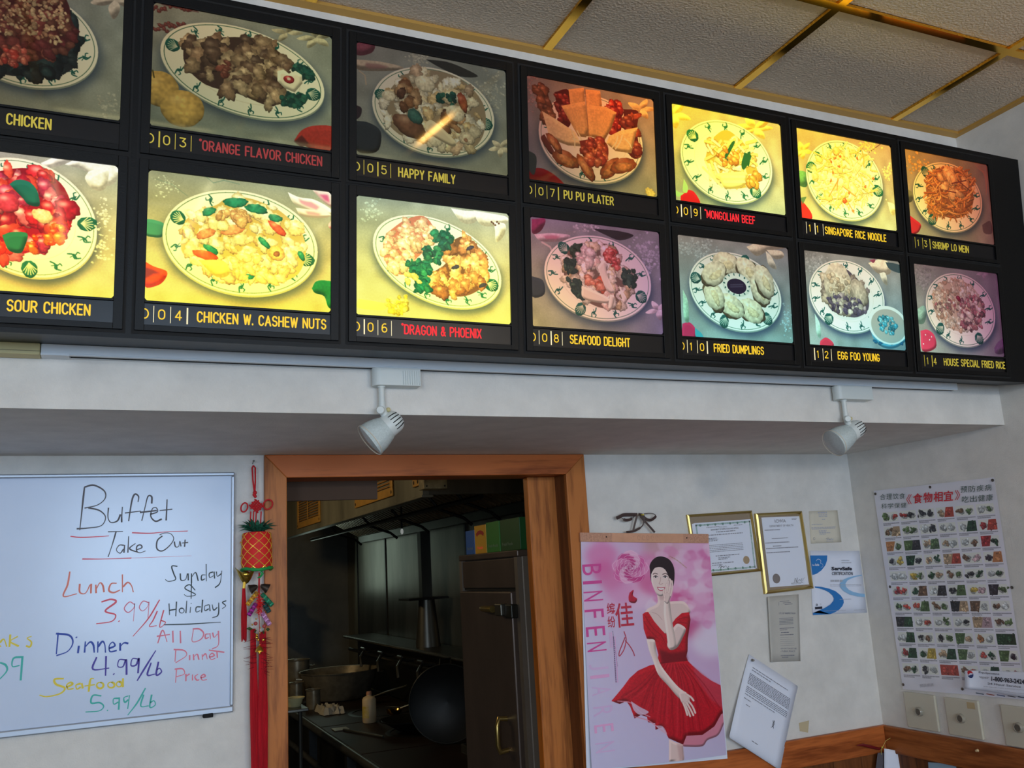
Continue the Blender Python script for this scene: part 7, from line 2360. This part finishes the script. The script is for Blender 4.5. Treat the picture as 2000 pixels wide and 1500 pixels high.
# cartons on the refrigerator
tx = [('blue', (48, 108, 190), 1.10, .995), ('yellow', (250, 184, 48), .995, .865), ('green', (60, 146, 56), .865, .725), ('dark green', (30, 92, 44), .72, .53), ('yellow', (206, 150, 46), .66, .53)]
prev = None
for i, (cn, c, ya, yb) in enumerate(tx):
    lab = {0: 'blue carton at the far left end of the row on the refrigerator', 1: 'yellow carton with a red arc, between blue and green cartons', 2: 'bright green carton in the row on the refrigerator', 3: 'wide dark green carton on the refrigerator', 4: 'yellow carton partly hidden by the door panel'}[i]
    zz = ft + .0125
    hgt = (.10, .115, .12, .12, .115)[i]
    cbx = thing('carton', (fx + .1, (ya + yb) / 2, zz), lab, 'box', 'cartons on the refrigerator')
    M = mat('carton_' + cn.replace(' ', '_'), c, .45)
    fy_ = min(ya, yb)
    xa, xb_ = (fx + .035, fx + .25) if i < 3 else ((fx + .035, fx + .10) if i == 3 else (fx + .102, fx + .25))
    MB().box((xa, yb + .002, zz), (xb_, ya - .002, zz + hgt)).build('case', M, cbx, bevel=.002)
    PF = Plane((fx + .035, 0, 0), (0, -1, 0), (0, 0, 1))
    if i == 1:
        arc = [(-(ya + yb) / 2 + .042 * math.cos(t), zz + .068 + .018 * math.sin(t)) for t in np.linspace(.35, 2.8, 10)]
        MB().ribbon(PF, np.array(arc), .016, .0006).build('red_arc', mat('carton_red', (200, 40, 40), .5), cbx)
        text('Foods', PF, -ya + .03, zz + .018, .012, M_redd, cbx, 'brand_lettering', width=.06, h=.0008)
    elif i != 4:
        text(('Best Foods', '', 'Fresh Foods', 'Fresh Foods')[i], PF, -ya + .02, zz + .02, .012, mat('carton_ink', (150, 170, 150), .5), cbx, 'brand_lettering', width=min(.1, ya - yb - .04), h=.0008)

# wok range
rg = thing('wok_range', (1.7, 3.2, 0), 'long dark wok range with steel front rail and pipe shelf', 'range')
RX0, RY0, RY1, RT = 1.16, 1.25, 5.3, .85
M_top = mat('range_top', (46, 32, 24), .5, metal=.1, spec=.3, var=.4, vscale=5)
MB().box((RX0 + .08, RY0, .12), (XB - .175, RY1, RT - .05)).build('body', M_soot, rg)
for k in range(4):
    y0 = RY0 + k * 1.01
    MB().box((RX0 + .04, y0, RT - .05), (XB - .17, y0 + 1.0, RT)).build('top_plate', M_top, rg, bevel=.006)
MB().ringtube([(RX0 + .02, RY0, RT - .012), (RX0 + .02, RY1, RT - .012)], .022, 12).build('front_rail', M_steel, rg, smooth=True)
MB().ringtube([(RX0 - .02, RY0, RT - .18), (RX0 - .02, RY1, RT - .18)], .018, 10).build('lower_rail', M_steel, rg, smooth=True)
for y in (1.4, 2.4, 3.4, 4.4, 5.2):
    MB().box((RX0 + .0, y, 0), (RX0 + .05, y + .05, RT - .03)).build('leg', M_soot, rg)
for y in (2.7, 3.6, 4.5):
    lo = MB().lathe((1.68, y, RT - .03), (0, 0, 1), [(0, .0001), (0, .22), (.03, .22), (.034, .205), (.034, .19), (.01, .18), (.01, .0001)], 28)
    lo.build('burner_ring', M_soot, rg, smooth=True)
sf = thing('pipe_shelf', (XB - .15, 3.2, .9), 'dark back shelf with water pipe and spouts behind the wok range', 'shelf')
riser = MB().box((XB - .165, RY0, RT + .001), (XB - .13, RY1, 1.235)).build('riser', M_soot, sf)
MB().box((XB - .28, RY0, 1.236), (XB - .022, RY1, 1.256)).build('shelf_top', M_steeld, sf, bevel=.003)
MB().ringtube([(XB - .285, RY0, 1.245), (XB - .285, RY1, 1.245)], .009, 8).build('shelf_edge', M_steel, sf)
for k, y in enumerate((2.3, 2.75, 3.15, 3.6, 4.1, 4.6)):
    v = MB().ringtube([(XB - .2, y, 1.16), (XB - .29, y, 1.17), (XB - .33, y - .04, 1.13), (XB - .33, y - .06, 1.06)], .012, 8).build('water_spout', M_steel, sf, smooth=True)
    MB().ringtube([(XB - .30, y - .05, 1.19), (XB - .30, y + .05, 1.19)], .008, 6).build('tap_handle', M_steel, v)
MB().ringtube([(XB - .235, RY0, 1.14), (XB - .235, RY1, 1.14)], .014, 8).build('water_pipe', M_steeld, sf, smooth=True)


def pot(name, x, y, z, r, h, label, taper=1.0, M=None, handle=True, cat='pot', tilt=None):
    t = thing(name, (x, y, z), label, cat)
    w_ = .004
    MB().lathe((x, y, z), (0, 0, 1), [(0, .0001), (0, r * taper), (h * .06, r * (taper + .03)), (h, r), (h + .003, r + .008), (h - .004, r + .006), (h, r - w_), (h * .1, r * taper - w_), (w_, .0001)], 36).build('body', M or M_pot, t, smooth=True)
    if handle:
        for s in (1, -1):
            MB().ringtube([(x + s * r * .98, y - .04, z + h * .8), (x + s * (r + .035), y - .035, z + h * .82), (x + s * (r + .035), y + .035, z + h * .82), (x + s * r * .98, y + .04, z + h * .8)], .006, 8).build('loop_handle', M or M_pot, t, smooth=True)
    return t


RTZ = RT + .0005
wk = on((688, 1312), 2, 1.10)
pot('wok_basin', 1.61, 4.5, RT + .006, .295, .20, 'large shallow stainless basin at the far burner', .72)
pot('stock_pot', 1.37, 4.95, RTZ, .10, .27, 'tall steel stock pot left of the large basin', 1.0)
pot('stock_pot', 1.30, 5.19, RTZ, .09, .25, 'dark steel stock pot farthest along the range, at the door frame edge', 1.0)
pot('sauce_container', 1.33, 4.10, RTZ, .048, .13, 'small steel sauce container in front of the large basin', 1.0, handle=False, cat='container')
pot('sauce_container', 1.26, 4.36, RTZ, .045, .16, 'narrow steel container behind the sauce container', 1.0, handle=False, cat='container')
# plastic bottle
bp0 = on((722, 1410), 2, RT)
bt_x, bt_y = 1.499, 3.214
M_bot = mat('frosted_plastic', (226, 196, 150), .45)
bo = thing('squeeze_bottle', (bt_x, bt_y, RTZ), 'cream plastic jug bottle with yellow label on the range edge', 'bottle')
mb = MB()
mb.ringtube([(bt_x, bt_y, RTZ), (bt_x, bt_y, RTZ + .006), (bt_x, bt_y, RTZ + .138), (bt_x, bt_y, RTZ + .152), (bt_x, bt_y, RTZ + .158), (bt_x, bt_y, RTZ + .168)], [.038, .043, .043, .034, .016, .015], 20)
mb.build('body', M_bot, bo, smooth=True)
MB().lathe((bt_x, bt_y, RTZ + .166), (0, 0, 1), [(0, .0001), (0, .018), (.018, .015), (.019, .0001)], 18).build('cap', mat('bottle_cap', (214, 150, 110), .5), bo, smooth=True)
MB().lathe((bt_x, bt_y, RTZ + .03), (0, 0, 1), [(0, .0437), (.07, .0437)], 10, a0=2.4, a1=4.4).build('label', mat('bottle_label', (206, 176, 40), .5, col2=(226, 200, 150), vscale=40), bo, smooth=True)
# ladles, cloth, tray table, big lid, upright tin
M_lad = mat('ladle_brass', (220, 176, 96), .16, metal=1)
for i, (x, y, lab) in enumerate(((1.70, 4.02, 'shiny ladle lying behind the plastic bottle'), (1.69, 3.32, 'shiny ladle lying to the right of the plastic bottle'))):
    ld = thing('ladle', (x, y, RTZ + .01), lab, 'ladle')
    z = RTZ + .0445
    MB().lathe((x, y, z), (0, 0, -1), [(0, .052), (.02, .046), (.038, .026), (.044, .0001), (.041, .0001), (.036, .024), (.018, .043), (.001, .050)], 20).build('bowl', M_lad, ld, smooth=True)
    MB().ringtube([(x + .045, y + .01, z), (x + .12, y - .06, z + .03), (x + .22, y - .24, z + .08)], .007, 8).build('handle', M_steel, ld, smooth=True)
kc_ = thing('dish_cloth', (1.39, 3.85, RTZ), 'crumpled pale cloth lying on the range front', 'cloth')
rr = random.Random(2)
vs, N = [], 12
for j in range(N + 1):
    for i in range(N + 1):
        e = min(i, j, N - i, N - j)
        vs.append((1.31 + .16 * i / N + rr.uniform(-.006, .006), 3.70 + .30 * j / N + rr.uniform(-.01, .01), RTZ + (.003 if e == 0 else rr.uniform(.006, .05))))
MB().add(vs, [(j * (N + 1) + i, j * (N + 1) + i + 1, (j + 1) * (N + 1) + i + 1, (j + 1) * (N + 1) + i) for j in range(N) for i in range(N)]).build('cloth', mat('grey_cloth', (190, 180, 160), .8), kc_, smooth=True)
lc = on((872, 1374), 1, 2.18)
RL = min(.205, lc.z - RTZ - .002)
kl = thing('wok', (lc.x, lc.y, RTZ), 'big dark round wok standing upright on its edge beside the refrigerator', 'wok')
ldir = Vector((.50, 1, 0)).normalized()
MB().lathe(lc, ldir, [(0, RL - .004), (.004, RL), (.010, RL - .004), (.03, RL * .78), (.05, RL * .42), (.056, .0001), (.05, .0001), (.044, RL * .40), (.022, RL * .78), (.003, RL - .008)], 44).build('dome', M_soot, kl, smooth=True)
MB().ringtube([lc + ldir * .003 + (ldir.cross(Vector((0, 0, 1))).normalized() * math.cos(t) + Vector((0, 0, 1)) * math.sin(t)) * (RL - .004) for t in np.linspace(0, 6.283, 40)[:-1]], .0035, 6, closed=True).build('rim', M_steeld, kl, smooth=True)
MB().ringtube([lc + ldir * .002 + Vector((-.03, 0, RL - .01)), lc + ldir * .03 + Vector((-.03, 0, RL + .02)), lc + ldir * .03 + Vector((.03, 0, RL + .02)), lc + ldir * .002 + Vector((.03, 0, RL - .01))], .006, 8).build('loop_handle', M_soot, kl, smooth=True)
tcp = on((868, 1434), 2, RT)
tcx, tcy = tcp.x - .02, min(tcp.y, 1.72)
pot('frying_wok', 1.60, 2.72, RT + .006, .16, .065, 'small black wok on the near burner, right of the plastic bottle', .35, M_soot, False, 'wok')
rd = thing('steel_spatula', (1.30, 2.9, RTZ), 'long steel spatula lying across the range front before the bottle', 'spatula')
MB().ringtube([(1.29, 3.02, RTZ + .008), (1.42, 2.62, RTZ + .008)], .007, 8).build('handle', M_steel, rd)
MB().box((1.24, 3.03, RTZ + .002), (1.33, 3.13, RTZ + .006)).build('blade', M_pot, rd)
dc = thing('scrap_tray', (tcx, tcy, RTZ), 'small steel tray of rusty cooking scraps by the leaning lid', 'tray')
mb = MB().box((tcx -0.090, tcy -0.210, RTZ), (tcx +0.090, tcy +0.210, RTZ + .008))
for a in (((tcx -0.090, tcy -0.210, RTZ + .008), (tcx -0.082, tcy +0.210, RTZ + .045)), ((tcx +0.082, tcy -0.210, RTZ + .008), (tcx +0.090, tcy +0.210, RTZ + .045)), ((tcx -0.082, tcy -0.210, RTZ + .008), (tcx +0.082, tcy -0.202, RTZ + .045)), ((tcx -0.082, tcy +0.202, RTZ + .008), (tcx +0.082, tcy +0.210, RTZ + .045))):
    mb.box(*a)
mb.build('tray_shell', M_steel, dc, bevel=.003)
mb = MB()
for i in range(40):
    mb.ball((rr.uniform(tcx -0.065, tcx +0.065), rr.uniform(tcy -0.180, tcy +0.180), RTZ + .012 + rr.uniform(0, .025)), rr.uniform(.010, .018), 6, sc=(1, .8, .7))
tag(mb.build('scraps', mat('rusty_scraps', (130, 62, 40), .7, var=.5, vscale=60), dc), kind='stuff')
# tray table on the left
tb = thing('prep_stand', (.85, 2.85, 0), 'small steel prep stand left of the range, half hidden by the door frame', 'stand')
TZ = 1.062
MB().box((.70, 2.58, TZ - .015), (1.0, 3.05, TZ)).build('stand_top', M_steel, tb, bevel=.003)
for x, y in ((.73, 2.61), (.96, 2.61), (.73, 3.02), (.96, 3.02)):
    MB().ringtube([(x, y, 0), (x, y, TZ - .015)], .011, 8).build('leg', M_steel, tb)
MB().box((.71, 2.59, .5), (.99, 3.04, .512)).build('lower_shelf', M_steel, tb)
pot('steel_bowl', .945, 2.70, TZ + .0005, .048, .045, 'cream bowl on the small prep stand', .7, M_cream, False, 'bowl')
# things on the far left shelf
sh = thing('wall_shelf', (.95, 5.9, 1.5), 'dim steel shelf at the far end of the kitchen', 'shelf')
MB().box((.55, 5.75, 1.50), (1.5, 6.28, 1.52)).build('shelf_board', M_steeld, sh)
for x in (.6, 1.45):
    MB().box((x, 5.8, 1.2), (x + .03, 6.28, 1.5)).build('bracket', M_steeld, sh)
for i, (x, r, h) in enumerate(((1.0, .06, .09), (1.14, .055, .12), (1.28, .06, .14), (1.40, .05, .10))):
    pot('steel_canister', x, 5.95, 1.5205, r, h, ('first', 'second', 'third', 'fourth')[i] + ' steel canister from the left on the dim far shelf', 1.0, handle=False, cat='canister')
# wok stand of hanging strainer on the pipe shelf
hs = thing('steel_funnel', (XB - .16, 3.4, 1.257), 'upright steel ladle holder on the pipe shelf', 'ladle holder')
MB().lathe((XB - .16, 3.4, 1.2565), (0, 0, 1), [(0, .0001), (0, .085), (.01, .085), (.30, .055), (.31, .055), (.31, .0001)], 20).build('holder', M_steel, hs, smooth=True)
MB().box((XB - .32, 3.28, 1.566), (XB - .04, 3.52, 1.58)).build('flat_top', M_soot, hs, bevel=.002)
MB().box((XB - .20, 3.36, 1.58), (XB - .13, 3.43, 2.02)).build('post', M_steeld, hs)
ft_ = thing('folded_towel', (XB - .05, 2.3, 1.26), 'pale green towel corner hanging behind the refrigerator', 'towel')
mb = MB()
vs = []
for j in range(9):
    for i in range(7):
        vs.append((XB - .06 - .012 * math.sin(i * 1.9), 2.42 + .26 * i / 6, 1.2575 + .36 * j / 8))
mb.add(vs, [(j * 7 + i, j * 7 + i + 1, (j + 1) * 7 + i + 1, (j + 1) * 7 + i) for j in range(8) for i in range(6)])
o = mb.build('towel', mat('towel_green', (150, 170, 130), .8), ft_, smooth=True)
o.modifiers.new('thickness', 'SOLIDIFY').thickness = .006
hp_ = on((785, 1038), 0, 1.75)
MB().ball(hp_, .013, 12, sc=(.8, .8, 1.5)).build('bulb', mat('bulb_glass', (220, 225, 220), .1, emit=.3), hood, smooth=True)
MB().ringtube([hp_ + Vector((0, 0, .018)), (hp_.x, hp_.y, 2.3)], .006, 8).build('bulb_holder', M_soot, hood)
pot('plastic_bin', .95, 3.9, .0005, .16, .42, 'grey plastic bin standing on the kitchen floor beyond the prep stand', .8, mat('bin_grey', (70, 66, 64), .5), False, 'bin')
